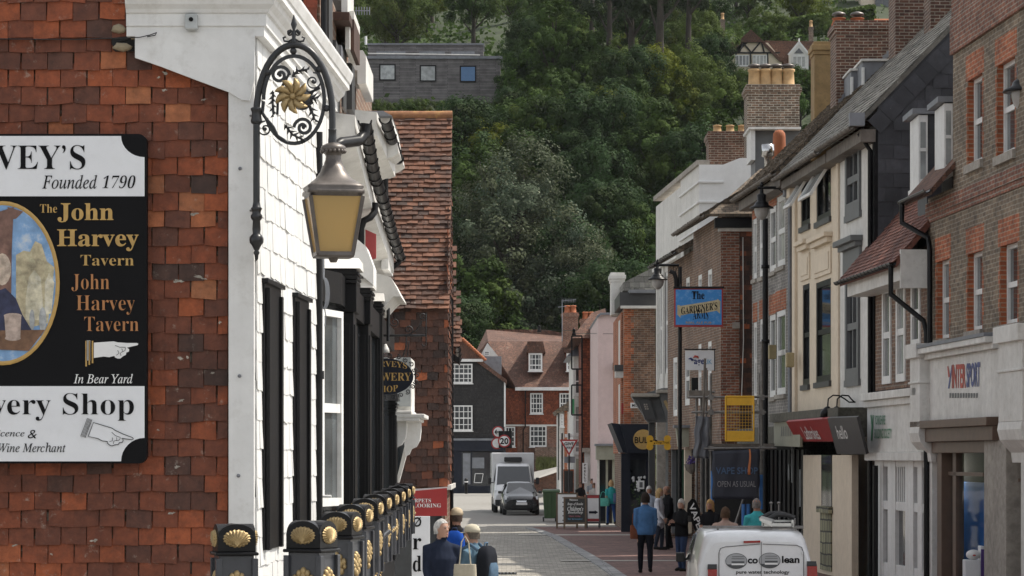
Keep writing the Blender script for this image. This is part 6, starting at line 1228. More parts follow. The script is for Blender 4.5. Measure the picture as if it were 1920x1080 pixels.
bn = cloth('vape_shop_banner', 'dark banner across the scaffold reading vape shop open as usual', [(1335, 846), (1424, 842), (1424, 936), (1336, 936)], Ys-.2, mat('banner_navy', (.022, .026, .042), .55), .02)
b = MB(); tpx(b, 'VAPE SHOP', Ys-.25, 1342, 1421, 876, 889, '', .02); b.build('blue_lettering', mat('dull_blue_lettering', (.05, .10, .19), .5), bn); b = MB(); tpx(b, 'OPEN AS USUAL', Ys-.25, 1345, 1417, 902, 913, '', .0); b.build('grey_lettering', mat('grey_lettering', (.26, .26, .27), .6), bn)
cloth('scaffold_sheet', 'grey plastic sheet tied round the scaffold tubes left of the gate', [(1304, 780), (1332, 782), (1330, 860), (1300, 858)], Ys-.1, mat('grey_sheet', (.10, .105, .12), .4), .07)
cloth('orange_strap', 'thin orange strap hanging over the banner', [(1404, 842), (1407, 842), (1408, 890), (1403, 890)], Ys-.32, mat('orange_web', (.50, .16, .05), .6), .01, 6)
fb = thing('purple_flower_basket', 'purple flower hanging basket beside the scaffold', 'flowers', P(1297, 880, 72)); b = MB()
for i in range(90): c_ = P(1296+RN.gauss(0, 4), 868+RN.gauss(0, 6), 72+RN.uniform(-.1, .1)); b.ell(c_, .022, 5, 4)
b.build('bloom', mat('purple_bloom', (.10, .06, .24), .7), fb); b = MB(); b.lathe([(.02, -.2), (.14, -.1), (.18, .05)], P(1296, 874, 72), 10); b.tube([P(1296, 870, 72), P(1296, 840, 72)], .008, 4); b.build('basket', M['wood'], fb)
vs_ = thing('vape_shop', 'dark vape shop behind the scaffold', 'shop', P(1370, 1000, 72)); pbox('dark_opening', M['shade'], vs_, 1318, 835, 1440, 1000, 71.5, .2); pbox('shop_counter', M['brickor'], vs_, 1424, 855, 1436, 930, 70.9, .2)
ac = thing('wall_speaker', 'black box speaker on the brick wall under the charity sign', 'speaker', P(1303, 740, 74)); pbox('cabinet', M['black'], ac, 1297, 708, 1309, 740, 74.2, .3, .01)
# ================================================================ hill, wood and the houses on it
def hz(Y): 
    T = [(205, -.5), (222, 1), (245, 9), (275, 26), (300, 38.5), (340, 46.5), (420, 66), (520, 100), (640, 120)]
    for (a, b_), (c, d_) in zip(T, T[1:]):
        if Y <= c: return b_+(d_-b_)*max(0, (Y-a))/(c-a)
    return 120
nx, ny = 40, 44; g = MB(); vs = []
for j in range(ny+1):
    Y = 205+j*10
    for i in range(nx+1):
        X = -150+i*7.5; vs.append(V((X, Y, hz(Y)+(1.2*math.sin(X*.11+Y*.05)+.8*math.sin(X*.27-Y*.09))*min(1, (Y-205)/40))))
g.raw(vs, [(j*(nx+1)+i, j*(nx+1)+i+1, (j+1)*(nx+1)+i+1, (j+1)*(nx+1)+i) for j in range(ny) for i in range(nx)], 0, True)
tag(g.build('hill', M['earth']), 'steep wooded chalk hillside behind the town', 'hill', None, 'structure')
LEAF = {k: leafmat(k+'_leaf', c, t) for k, c, t in (('mid', (.050, .086, .020), .32), ('dark', (.031, .056, .018), .28), ('olive', (.074, .098, .022), .32), ('yellow', (.10, .125, .017), .33), ('grey', (.076, .095, .056), .28), ('pine', (.032, .049, .021), .2), ('bright', (.082, .122, .030), .35))}
BARK = mat('bark', (.042, .034, .026), .95, var=.3, scale=8, bump=.5)
def crown_mesh(rnd, lobes, n, size, pale=.0, droop=0, tuft=1.0):
    mb = MB(); col = []
    tot = sum(l[3]**2 for l in lobes)
    for (cx, cy, cz, r, fz) in lobes:
        k = int(n*r*r/tot); lt = rnd.uniform(.78, 1.18); hue = rnd.uniform(-.12, .12)
        # sub-clumps on the lobe surface so the outline is broken
        subs = []
        for _ in range(max(5, int(12*r/2))):
            a, z = rnd.uniform(0, 2*PI), rnd.uniform(-.75, 1); q = math.sqrt(1-z*z); subs.append((V((q*math.cos(a), q*math.sin(a), z*fz))*r*rnd.uniform(.72, 1.05), r*rnd.uniform(.22, .46), rnd.uniform(.82, 1.18)))
        for _ in range(k):
            s, sr, st = rnd.choice(subs); d = V((rnd.gauss(0, 1), rnd.gauss(0, 1), rnd.gauss(.25, 1))); d.normalize()
            q_ = s+d*sr*(rnd.random()**.45); p = V((cx, cy, cz))+q_; p.z -= droop*rnd.random()
            nrm = (q_.normalized()*.9+d*.7+V((rnd.gauss(0, .3), rnd.gauss(0, .3), rnd.gauss(.2, .3)))).normalized()
            t = nrm.cross(V((rnd.gauss(0, 1), rnd.gauss(0, 1), rnd.gauss(0, 1)))).normalized(); u = nrm.cross(t); w = size*rnd.uniform(.6, 1.35); hgt = w*rnd.uniform(.5, .9)*tuft
            mb.face([p-t*w*.5, p-u*hgt*.45, p+t*w*.5, p+u*hgt*.55])
            f = lt*st*rnd.uniform(.86, 1.14)
            if rnd.random() < pale: col.append((f*2.6, f*2.3, f*2.7))
            else: col.append((f*(1+hue), f, f*(1-hue)))
    return mb, col
def make_tree(kind, seed, h, rw, nl, n, size, leaf, pale=0, pine=False, name='hillside_tree', trunk_h=None, droop=0):
    rnd = random.Random(seed); root = thing(name, 'x', 'tree', (0, 0, 0)); lobes = []; tr = MB()
    th = trunk_h or h*.35
    if pine:
        for i in range(nl):
            t = i/(nl-1); z = th+(h-th)*t; a = rnd.uniform(0, 2*PI); d = rw*(1-t*.6)*rnd.uniform(.3, .9); lobes.append((d*math.cos(a), d*math.sin(a), z, rw*rnd.uniform(.35, .55), .45))
    else:
        for i in range(nl):
            a = i*2.4+rnd.uniform(-.4, .4); t = (i+.5)/nl; z = th+(h-th)*(.15+.75*t)+rnd.uniform(-.6, .6); d = rw*math.sqrt(max(.05, 1-(2*t-.75)**2))*rnd.uniform(.35, .72)
            lobes.append((d*math.cos(a), d*math.sin(a), z, rw*rnd.uniform(.36, .58), .85))
    bend = rnd.uniform(-.5, .5); tp = lambda t: V((bend*t*t, .3*bend*t, h*.93*t))
    r0 = .16+.02*h; tr.tube([tp(t/8) for t in range(9)], [r0*(1.25 if t == 0 else 1)*(1-t/9.5) for t in range(9)], 7)
    for i, (x, y, z, r, _) in enumerate(lobes):
        s = tp(min(.9, max(.2, (z-r*1.1)/h))); e = V((x, y, z)); m = (s+e)/2+V((0, 0, -.1*r)); tr.tube([s, m, e], [r0*.4, r0*.26, r0*.08], 5)
    tr.build('trunk', BARK, root, local=True); mb, col = crown_mesh(rnd, lobes, n, size, pale, droop)
    mb.build('crown', LEAF[leaf], root, local=True, uv=False, col=col); return root
KINDS = {'a': make_tree('a', 1, 11, 4.6, 11, 16000, .25, 'mid'), 'b': make_tree('b', 2, 12.5, 4.8, 12, 16000, .25, 'dark'), 'c': make_tree('c', 3, 9.5, 4.4, 10, 14000, .24, 'olive'),
         'd': make_tree('d', 4, 20, 6.6, 20, 34000, .25, 'grey', .05), 'e': make_tree('e', 5, 9, 4.0, 10, 11000, .25, 'yellow'), 'f': make_tree('f', 6, 10, 4.4, 10, 10000, .25, 'grey', .2, name='flowering_creeper_tree'),
         'p': make_tree('p', 7, 21, 4.6, 9, 9000, .30, 'pine', pine=True, name='pine_tree', trunk_h=12), 'w': make_tree('w', 8, 9.5, 3.9, 9, 5600, .26, 'grey', 0, name='willow_tree', droop=1.6), 'g': make_tree('g', 9, 8, 4.2, 9, 11000, .25, 'bright')}
LABK = {'a': 'mid-green leafy tree in the wood on the hillside', 'b': 'dark green dense tree in the wood on the hillside', 'c': 'olive-green bushy tree in the wood on the hillside', 'f': 'tree draped with pale flowering creeper at the foot of the hill', 'g': 'fresh green rounded tree on the upper hillside', 'p': 'tall bare-trunked dark pine near the top of the wood'}
used = set()
def plant(k, x, yb, Y=None, s=1.0, label=None):
    """yb: pixel row of the middle of the crown; the depth follows from the hill"""
    o = KINDS[k]; h = {'a': 11, 'b': 12.5, 'c': 9.5, 'd': 20, 'e': 9, 'f': 10, 'p': 21, 'w': 9.5, 'g': 8}[k]*s*(.62 if k != 'p' else .5)
    if Y is None:
        Y = 222
        while Y < 600 and hz(Y)+h < HC+(HY-yb)/FPX*Y: Y += 1.0
    X = (x-960)/FPX*Y; z = hz(Y)-.6
    if k in used: o = dup(o)
    used.add(k); o.location = (X, Y, z); o.scale = (s, s, s*RN.uniform(.92, 1.1)); o.rotation_euler = (0, 0, RN.uniform(0, 6.28))
    tag(o, label or LABK.get(k, 'tree on the wooded hillside'), 'tree', 'trees of the wooded hillside'); return o
plant('d', 968, 455, 246, 1.0, 'big grey-green whitebeam standing highest above the tiled roofs at the street end')
plant('d', 1085, 505, 243, .72, 'smaller grey-green whitebeam beside the big one, nearer the white stucco block')
plant('e', 1142, 232, None, .95, 'yellow-green rounded tree halfway up the wood')
plant('w', 1205, 168, None, 1.0, 'pale feathery grey-green willow below the pines')
for x, y, s in ((1236, 35, 1.15), (1185, 25, 1.0), (1142, 20, .95), (1290, 25, .9), (1110, 10, .9)): plant('p', x, y, None, s)
plant('g', 1432, 58, None, .9, 'light green rounded tree between the pines and the timber-framed house'); plant('g', 1270, 205, None, .8)
plant('c', 745, 28, None, 1.1, 'feathery olive tree above the flat-roofed clad house')
rt = random.Random(77)
for row, y in enumerate(range(640, -60, -46)):
    for x in range(600, 1560, 92):
        xx = x+rt.uniform(-28, 28)+(46 if row % 2 else 0); yy = y+rt.uniform(-14, 14)
        if xx > 1345 and yy > 150: continue
        if 650 < xx < 990 and 40 < yy < 262: continue
        if 1330 < xx < 1580 and 20 < yy < 215: continue
        if xx < 660 and yy > 60: continue
        if xx < 760 and yy > 240: continue
        if xx > 1230 and yy > 420: continue
        if (xx-968)**2+(yy-455)**2 < 110**2: continue
        if yy > 430: k = rt.choice('bbbfab')
        elif yy > 320: k = rt.choice('fabba')
        elif yy > 190: k = rt.choice('abcaacbge')
        else: k = rt.choice('abcagcge')
        plant(k, xx, yy, None, rt.uniform(.75, 1.1))
for x, y, k in ((700, 262, 'c'), (760, 258, 'a'), (825, 260, 'c'), (890, 254, 'a'), (958, 222, 'b'), (975, 150, 'b'), (985, 90, 'b'), (1400, 180, 'c'), (1345, 175, 'a'), (1440, 200, 'b'), (1500, 178, 'a'), (1545, 165, 'a'), (1340, 110, 'b'), (1560, 50, 'g'), (1600, 95, 'a')): plant(k, x, y, None, .62)
for x in range(672, 950, 30): plant('caca'[x % 4], x, 192+(x % 7)*2, 296, .34)
ug = MB(); uc = []
for i in range(30000):
    Y = rt.uniform(212, 470); X = rt.uniform(-.065, .17)*Y; p = V((X, Y, hz(Y)+rt.random()**2*2.4-.3)); s = .4
    d = V((rt.gauss(0, 1), rt.gauss(-.4, 1), rt.gauss(.4, 1))).normalized(); t = d.cross(V((rt.gauss(0, 1), rt.gauss(0, 1), rt.gauss(0, 1)))).normalized(); u = d.cross(t)
    ug.face([p-t*s, p-u*s*.7, p+t*s, p+u*s*.7]); f = rt.uniform(.8, 1.2); uc.append((f, f, f))
tag(ug.build('undergrowth', LEAF['mid'], uv=False, col=uc), 'low tangled undergrowth covering the hillside between the trees', 'undergrowth', None, 'stuff')
hd = MB(); hc = []
for i in range(5000):
    t = rt.random(); Y = 395; p = P(1450+t*190, 62-t*30+rt.uniform(-22, 16), Y); p.y += rt.uniform(-1, 1); d = V((rt.gauss(0, 1), rt.gauss(-.4, 1), rt.gauss(.4, 1))).normalized(); q = d.cross(V((rt.gauss(0, 1), rt.gauss(0, 1), rt.gauss(0, 1)))).normalized(); u = d.cross(q); s = .28
    hd.face([p-q*s, p-u*s, p+q*s, p+u*s]); f = rt.uniform(.7, 1.3); hc.append((f, f, f))
tag(hd.build('clipped_hedge', LEAF['bright'], uv=False, col=hc), 'long clipped green hedge sloping above the timber-framed house', 'hedge')
# ---- houses on the hill
CLAD = bricks('grey_cladding_boards', (.20, .185, .185), (.16, .15, .15), (.05, .048, .048), 3.4, .16, .02, .2, bump=.4)
mh = thing('clad_modern_house', 'long flat-roofed grey timber-clad house on the wooded hill', 'house', P(810, 190, 303)); Yh = 302
pbox('lower_storey', CLAD, mh, 600, 110, 938, 200, Yh, 8); pbox('upper_storey', CLAD, mh, 690, 84, 906, 108, Yh+2, 5); pbox('roof_edge', M['lead'], mh, 596, 105, 942, 110, Yh-.2, 8.3); pbox('upper_roof_edge', M['lead'], mh, 688, 81, 908, 84, Yh+1.8, 5.3)
for i, (x0, y0) in enumerate(((711, 120), (787, 122), (862, 123))):
    w = pbox('window', M['black'], mh, x0, y0, x0+31, y0+31, Yh-.12, .12); 
    b = MB(); a_, c_ = P(x0+2.5, y0+28.5, Yh-.125), P(x0+28.5, y0+2.5, Yh-.125); b.face([a_, V((c_.x, a_.y, a_.z)), c_, V((a_.x, a_.y, c_.z))]); b.build('pane', mat('blue_blind', (.07, .17, .34), .3) if i == 2 else M['glassc'], w)
b = MB()
for x0, x1 in ((706, 760), (786, 834), (846, 890)):
    b.bx(P(x0, 104, Yh+.6), P(x1, 96, Yh+.6)+V((0, .05, 0))); 
b.build('roof_light', M['lead'], mh); b = MB(); b.tube([P(690, 100, Yh+.4), P(900, 103, Yh+.4)], .06, 5); b.build('rail', M['white2'], mh); b = MB(); b.tube([P(686, 84, Yh+3), P(686, 68, Yh+3)], .14, 8); b.build('vent_pipe', M['wt'], mh)
fn = thing('slat_fence', 'short grey slatted fence at the end of the clad house', 'fence', P(950, 168, Yh)); b = MB()
for k in range(9): b.bx(P(939+k*2.5, 170, Yh), P(940.6+k*2.5, 150, Yh)+V((0, .1, 0)))
b.build('slat', M['wood'], fn)
th_ = thing('timber_framed_house', 'half-timbered cream house with brown tiled roofs on the hill above the chimneys', 'house', P(1440, 150, 345)); Yt = 345
b = MB(); b.prism([P(x, y, Yt) for x, y in ((1375, 175), (1466, 175), (1466, 112), (1440, 80), (1402, 80), (1375, 108))], (0, 8, 0)); b.build('wall', M['cream'], th_)
b = MB()
for (x0, y0, x1, y1) in ((1375, 99, 1462, 99), (1386, 99, 1393, 82), (1393, 80, 1409, 99), (1409, 99, 1425, 80), (1428, 80, 1433, 99), (1407, 99, 1408, 130), (1439, 100, 1441, 150), (1380, 100, 1380, 112)): b.tube([P(x0, y0, Yt-.05), P(x1, y1, Yt-.05)], .13, 4)
b.build('timber_frame', M['black'], th_)
b = MB(); b.prism([P(x, y, Yt-.4) for x, y in ((1382, 79), (1434, 79), (1408, 55))], (0, 9, 0)); b.prism([P(x, y, Yt-.3) for x, y in ((1434, 79), (1470, 115), (1463, 116), (1428, 80))], (0, 8, 0)); b.prism([P(x, y, Yt-.3) for x, y in ((1384, 79), (1368, 92), (1374, 94), (1392, 80))], (0, 8, 0)); b.prism([P(x, y, Yt+2) for x, y in ((1434, 76), (1560, 78), (1560, 160), (1468, 160), (1466, 114))], (0, 4, 0)); b.prism([P(x, y, Yt+3) for x, y in ((1355, 78), (1384, 78), (1372, 92), (1355, 92))], (0, 4, 0)); b.build('roof', M['tilesh'], th_)
for x0, x1 in ((1379, 1405), (1411, 1438)): pwindow(th_, x0, 103, x1, 124, Yt-.1, 4, 1, fw=.1, bw=.09, glass=M['glassc'])
b = MB(); b.prism([P(x, y, Yt+1) for x, y in ((1480, 130), (1516, 130), (1516, 100), (1498, 82), (1480, 100))], (0, 3, 0)); b.build('dormer', M['white'], th_)
b = MB()
for s in (-1, 1): b.tube([P(1498, 79, Yt+.7), P(1498+s*20, 103, Yt+.7)], .16, 4)
b.tube([P(1498, 82, Yt+.7), P(1498, 72, Yt+.7)], .1, 5); b.build('bargeboard', M['wt'], th_); pwindow(th_, 1486, 105, 1511, 127, Yt+.9, 3, 1, fw=.1, bw=.1, glass=M['glassc'])
b = MB(); b.prism([P(x, y, Yt+.9) for x, y in ((1489, 100), (1507, 100), (1498, 90))], (0, .05, 0)); b.build('gable_pane', M['glass'], th_)
ct = thing('cream_villa', 'corner of a cream villa with a bluish window at the top of the hill', 'house', P(1648, 30, 430)); pbox('wall', M['cream'], ct, 1614, -60, 1700, 45, 430, 8); pwindow(ct, 1640, -30, 1668, 28, 429.8, 2, 2, fw=.1, frame=M['wood'])
for x, y, Yc in ((1355, 36, 350), (1521, 50, 348)):
    t, z = chimney('slim_brick_chimney', 'slim brick chimney among the trees %s the timber-framed house' % ('away from' if x < 1400 else 'above the roof of'), x-4, x+4, y, y+60, Yc, .6, M['brickold'], extra=3); pots(t, [V((P(x, 0, Yc).x, Yc+.3, z))], .2, .8)

# ---- a little haze in the air between the street and the hill
hzm = bpy.data.materials.new('haze_air'); hzm.use_nodes = True; t_ = hzm.node_tree; t_.nodes.remove(t_.nodes['Principled BSDF']); pv = t_.nodes.new('ShaderNodeVolumePrincipled'); pv.inputs['Density'].default_value = .00004; pv.inputs['Color'].default_value = (.86, .9, .95, 1); t_.links.new(pv.outputs[0], t_.nodes['Material Output'].inputs['Volume'])
hb_ = MB(); hb_.bx((-420, -70, -1.5), (420, 920, 220)); tag(hb_.build('haze', hzm, uv=False), 'thin pale haze in the air', 'haze', None, 'stuff')
# ================================================================ vehicles
VW = mat('white_vehicle_paint', (.66, .67, .68), .25, var=.05, coat=.5, dirt=.12, dirtc=(.35, .33, .3)); VG = mat('dark_grey_vehicle_paint', (.035, .037, .040), .22, .4, var=.1, coat=.6); VGL = mat('vehicle_glass', (.02, .025, .03), .05, spec=.9)
RUB = mat('tyre_rubber', (.015, .015, .015), .85); PLA = mat('black_plastic', (.02, .02, .021), .55); LAMPR = mat('red_lamp_lens', (.28, .012, .012), .12, coat=.5); LAMPC = mat('clear_lamp_lens', (.55, .57, .58), .08, spec=.9); CHR = mat('chrome_trim', (.6, .6, .6), .15, 1)
def ringb(y, zb, zs, zt_, wb, ws, wt):
    h = [(wb*.86, zb), (wb, zb+.10), (ws, zs-.12), (ws*.995, zs), (ws*.55+wt*.45, zs*.55+zt_*.45), (wt+.015, zt_-.10), (wt*.95, zt_-.025), (wt*.75, zt_)]
    pts = [V((x, y, z)) for x, z in h]+[V((0, y, zt_+.012))]+[V((-x, y, z)) for x, z in h[::-1]]; return pts
def wheels(t, ys, w, r=.30, tw=.19):
    for y in ys:
        for s in (-1, 1):
            Mx = Matrix.Rotation(PI/2, 3, 'Y'); o = V((s*w, y, r)); b = MB(); b.lathe([(r*.62, -tw/2), (r*.92, -tw/2), (r, -tw/2+.03), (r, tw/2-.03), (r*.92, tw/2), (r*.62, tw/2)], o, 22, 0, Mx); wh = b.build('wheel', RUB, t, local=True)
            b = MB(); b.lathe([(r*.64, -tw*.3), (r*.64, tw*.3), (.03, tw*.38)], o, 14, 0, Mx); b.lathe([(r*.64, tw*.3), (r*.64, -tw*.3), (.03, -tw*.38)], o, 14, 0, Mx); b.build('rim', CHR, wh, local=True)
def lq(t, name, m, pts, parent=None, th=.012):
    n = (V(pts[1])-V(pts[0])).cross(V(pts[2])-V(pts[0])).normalized(); b = MB(); b.prism([V(p)-n*th*.5 for p in pts], n*th); return b.build(name, m, parent or t, local=True, bevel=.004)
def place(t, x, Y, z, rz): t.location = V(((x-960)/FPX*Y, Y, z)); t.rotation_euler = (0, 0, math.radians(rz)); return t
# small white van, tail towards the camera (local: y=0 is the tail, +y forward)
ev = thing('white_cleaning_van', 'small white van parked tail-on with roof equipment and oval logo lettering on its doors', 'van', (0, 0, 0))
b = MB(); b.loft([ringb(*a) for a in ((0, .40, .98, 1.36, .84, .83, .66), (.015, .34, .98, 1.42, .865, .86, .70), (.06, .30, .98, 1.475, .875, .87, .735), (.25, .28, 1.0, 1.52, .88, .875, .755), (1.2, .27, 1.0, 1.56, .88, .875, .765), (2.3, .27, 1.0, 1.55, .88, .87, .74), (2.7, .27, .98, 1.42, .88, .86, .70), (3.15, .27, .93, 1.02, .87, .84, .72), (3.75, .30, .78, .86, .84, .80, .68), (3.95, .36, .62, .70, .74, .70, .6))]); b.build('body', VW, ev, local=True)
vp = lambda x, y: V(((x-1412)/FPX*43, -.004, HC+(HY-y)/FPX*43))
b = MB()
for q in ([(1344, 1085), (1344, 1030), (1347, 1021), (1356, 1018), (1421, 1012.5)], [(1426, 1012.5), (1490, 1015), (1499, 1019), (1503, 1030), (1503, 1085)]): b.tube([vp(*p)+V((0, -.002, 0)) for p in q], .006, 5)
b.tube([vp(1423.5, 1003)+V((0, .02, 0)), vp(1423.5, 1012), vp(1423.5, 1120)], .006, 4); b.build('door_gap', M['grayp'], ev, local=True)
lq(ev, 'high_brake_light', LAMPR, [vp(1390, 1011), vp(1421.5, 1010), vp(1421.5, 1005.5), vp(1390, 1006.5)], th=.03)
for x0, x1, y0, dx in ((1323, 1340, 1053, 0), (1509, 1526, 1047, 3)):
    lq(ev, 'tail_light', LAMPR, [vp(x0, 1120)+V((0, -.01, 0)), vp(x1+dx, 1120)+V((0, -.01, 0)), vp(x1+dx*.5, y0+9)+V((0, -.01, 0)), vp(x0, y0+9)+V((0, -.01, 0))], th=.05); lq(ev, 'lamp_surround', PLA, [vp(x0-.5, y0+9)+V((0, -.01, 0)), vp(x1+dx*.5, y0+9)+V((0, -.01, 0)), vp(x1, y0)+V((0, .01, 0)), vp(x0, y0)+V((0, .01, 0))], th=.05)
GRD = mat('graded_oval', (.05, .055, .06), .35, var=.1); SIL = mat('silver_oval', (.32, .33, .34), .3, var=.05)
for cx, cy in ((1376.5, 1046), (1439, 1045)):
    el = lambda a, bb, yo, n=28: [vp(cx+a*math.cos(2*PI*i/n), cy-bb*math.sin(2*PI*i/n))+V((0, yo, 0)) for i in range(n)]
    b = MB(); b.face(el(20.5, 15.5, -.002)); b.build('oval_rim', GRD, ev, local=True); b = MB(); b.face(el(19.5, 14.5, -.004)); b.build('oval_face', SIL, ev, local=True)
    lo = [vp(cx+20*math.cos(t), cy-15*math.sin(t))+V((0, -.006, 0)) for t in [PI+.45+(PI-.9)*i/14 for i in range(15)]]; b = MB(); b.face(lo)
    for y, hh, x0, x1 in ((cy-9, 1.0, -8, 14), (cy-5, 1.0, -9, 15), (cy+.5, 3.2, -9, 15)): b.face([vp(cx+x0, y+hh)+V((0, -.006, 0)), vp(cx+x1, y+hh)+V((0, -.006, 0)), vp(cx+x1, y)+V((0, -.006, 0)), vp(cx+x0, y)+V((0, -.006, 0))])
    b.build('oval_bands', GRD, ev, local=True); b = MB(); b.face([vp(cx-9, cy+8)+V((0, -.008, 0)), vp(cx+15, cy+8)+V((0, -.008, 0)), vp(cx+15, cy+5)+V((0, -.008, 0)), vp(cx-9, cy+5)+V((0, -.008, 0))]); b.build('oval_white_band', M['wt'], ev, local=True)
b = MB()
for tx, x0, x1, y0, y1, o in (('co', 1398, 1417, 1041, 1051, .03), ('lean', 1462, 1495, 1036, 1050, .03), ('pure water technology', 1376, 1476, 1064, 1073, .015)): A_ = vp(x0, y1); text_on(b, tx, A_, vp(x1, y1)-A_, vp(x0, y0)-A_, '', o, lift=(0, -.004, 0))
b.build('lettering', M['ink'], ev, local=True)
lq(ev, 'bumper', PLA, [(-.8, -.03, .32), (.8, -.03, .32), (.8, -.03, .55), (-.8, -.03, .55)], th=.12); lq(ev, 'number_plate', M['yellow'], [(-.26, -.012, .62), (.26, -.012, .62), (.26, -.012, .73), (-.26, -.012, .73)])
for s in (-1, 1): lq(ev, 'side_window', VGL, [(s*.882, 1.75, 1.02), (s*.882, 2.75, .99), (s*.775, 2.45, 1.42), (s*.79, 1.75, 1.44)])
for s in (-1, 1):
    b = MB(); b.box((s*.97, 2.75, 1.02), (.14, .10, .16)); b.box((s*.90, 2.76, .99), (.10, .04, .05)); b.build('mirror', PLA, ev, local=True, bevel=.02)
    b = MB(); b.bx((s*.885-.004, .55, .5), (s*.885+.004, 1.6, .503)); b.bx((s*.884-.003, 1.65, .4), (s*.884+.003, 1.66, 1.4)); b.build('door_gap', M['grayp'], ev, local=True)
lq(ev, 'windscreen', VGL, [(-.72, 3.02, 1.06), (.72, 3.02, 1.06), (.64, 2.60, 1.45), (-.64, 2.60, 1.45)])
wheels(ev, (.62, 3.15), .80, .29); b = MB(); b.box(vp(1432, 1098)+V((0, -.015, 0)), (.16, .03, .05)); b.build('door_handle', PLA, ev, local=True, bevel=.008)
for xh in (1347, 1500):
    for yh in (1030, 1075): b = MB(); b.box(vp(xh, yh)+V((0, .0, 0)), (.03, .02, .05)); b.build('hinge', VW, ev, local=True, bevel=.005)
place(ev, 1416, 43.0, 0, 0); ev.scale = (1, 1, .955)
rk = thing('roof_rack', 'grey roof bars with a folded ladder and pole clamps on the white van', 'roof rack', P(1412, 985, 43.6)); rp = lambda x, y, Y: P(x, y, Y)
b = MB()
for yy, Y in ((989, 43.6), (987, 44.6)): b.bx(P(1318, yy+2.2, Y), P(1507, yy-1.2, Y)+V((0, .07, 0)))
for x in (1346, 1492): b.bx(P(x-2, 1003, 43.62), P(x+2, 986, 43.62)+V((0, .05, 0)))
b.build('roof_bar', M['steel'], rk, bevel=.004)
b = MB()
for xa, xb, y0 in ((1428, 1450, 974), (1484, 1488, 975)): b.hexa([P(xa, y0+12, 43.5), P(xa+4, y0+14, 43.5), P(xa+8, y0+6, 46), P(xa+4, y0+6, 46), P(xa, y0, 43.5), P(xa+4, y0+1, 43.5), P(xa+8, y0-3, 46), P(xa+4, y0-3, 46)])
b.bx(P(1430, 987, 43.5), P(1486, 981, 43.5)+V((0, .05, 0))); b.bx(P(1446, 979, 43.9), P(1488, 975, 43.9)+V((0, .05, 0)));
b.hexa([P(1424, 976, 43.45), P(1447, 988, 43.45), P(1452, 984, 43.7), P(1428, 972, 43.7), P(1424, 971, 43.45), P(1447, 978, 43.45), P(1452, 974, 43.7), P(1428, 967, 43.7)]); b.build('ladder', mat('aluminium', (.55, .55, .53), .35, .8), rk)
b = MB()
for pts, Y in (([(1424, 973), (1444, 963), (1462, 962), (1478, 966), (1488, 972)], 44.2), ([(1438, 975), (1456, 965), (1474, 965), (1490, 971)], 43.8)): b.tube([P(x, y, Y) for x, y in pts], .04, 6)
b.build('pole_clamp', PLA, rk)
b = MB()
for x in (1446, 1460): b.tube([P(x, 975, 44.5), P(x, 946, 44.5)], .012, 6); b.ell(P(x, 943, 44.5), (.03, .03, .02), 8, 6)
b.build('clamp_pin', M['steel'], rk)
# box van and car coming towards the camera (local: y=0 is the nose, +y back)
bv = thing('white_box_van', 'white refrigerated box van coming up the street behind the grey car', 'van', (0, 0, 0))
b = MB(); b.loft([ringb(*a) for a in ((0, .42, .70, .90, .86, .88, .80), (.08, .32, .75, 1.02, .95, .96, .86), (.5, .30, .95, 1.20, .98, .97, .86), (.85, .30, 1.10, 1.36, .99, .98, .86), (1.5, .30, 1.25, 2.18, .99, .98, .80), (1.75, .30, 1.25, 2.30, .99, .98, .80), (2.3, .30, 1.25, 2.34, .99, .98, .82))]); b.build('cab', VW, bv, local=True)
b = MB(); b.box((0, 4.2, 1.80), (2.08, 3.7, 2.08)); b.build('cargo_box', VW, bv, local=True, bevel=.05)
lq(bv, 'windscreen', VGL, [(-.82, .80, 1.33), (.82, .80, 1.33), (.75, 1.50, 2.18), (-.75, 1.50, 2.18)], th=.03); b = MB(); b.box((0, 2.2, 2.52), (.86, .36, .22)); b.build('fridge_unit', PLA, bv, local=True, bevel=.04)
lq(bv, 'grille', PLA, [(-.55, .02, .72), (.55, .02, .72), (.6, .10, .98), (-.6, .10, .98)], th=.06); lq(bv, 'bumper', PLA, [(-.9, -.02, .34), (.9, -.02, .34), (.92, -.01, .62), (-.92, -.01, .62)], th=.10); lq(bv, 'number_plate', M['wt'], [(-.26, -.09, .45), (.26, -.09, .45), (.26, -.09, .56), (-.26, -.09, .56)])
for s in (-1, 1):
    lq(bv, 'headlight', LAMPC, [(s*.62, .04, .74), (s*.92, .14, .78), (s*.92, .30, 1.06), (s*.66, .18, 1.02)], th=.08); b = MB(); b.box((s*1.16, 1.0, 1.5), (.16, .10, .32)); b.box((s*1.04, 1.02, 1.42), (.14, .05, .05)); b.build('mirror', PLA, bv, local=True, bevel=.03); lq(bv, 'side_window', VGL, [(s*.985, 1.2, 1.4), (s*.985, 2.1, 1.4), (s*.84, 2.1, 2.1), (s*.84, 1.6, 2.1)])
wheels(bv, (.95, 4.9), .88, .36, .22); place(bv, 964, 130, 0, 1.5); bv.scale = (.95, .95, .97)
gc = thing('grey_hatchback', 'dark grey hatchback car driving towards the camera in front of the box van', 'car', (0, 0, 0))
b = MB(); b.loft([ringb(*a) for a in ((0, .34, .55, .70, .66, .70, .60), (.06, .24, .60, .78, .78, .79, .68), (.35, .20, .68, .88, .83, .83, .70), (.95, .20, .85, 1.00, .84, .84, .70), (1.65, .20, .95, 1.44, .84, .84, .58), (2.1, .20, .95, 1.50, .84, .84, .60), (3.0, .20, .95, 1.47, .84, .83, .58), (3.6, .24, .92, 1.05, .82, .8, .62), (3.78, .34, .8, .9, .74, .72, .6))]); b.build('body', VG, gc, local=True)
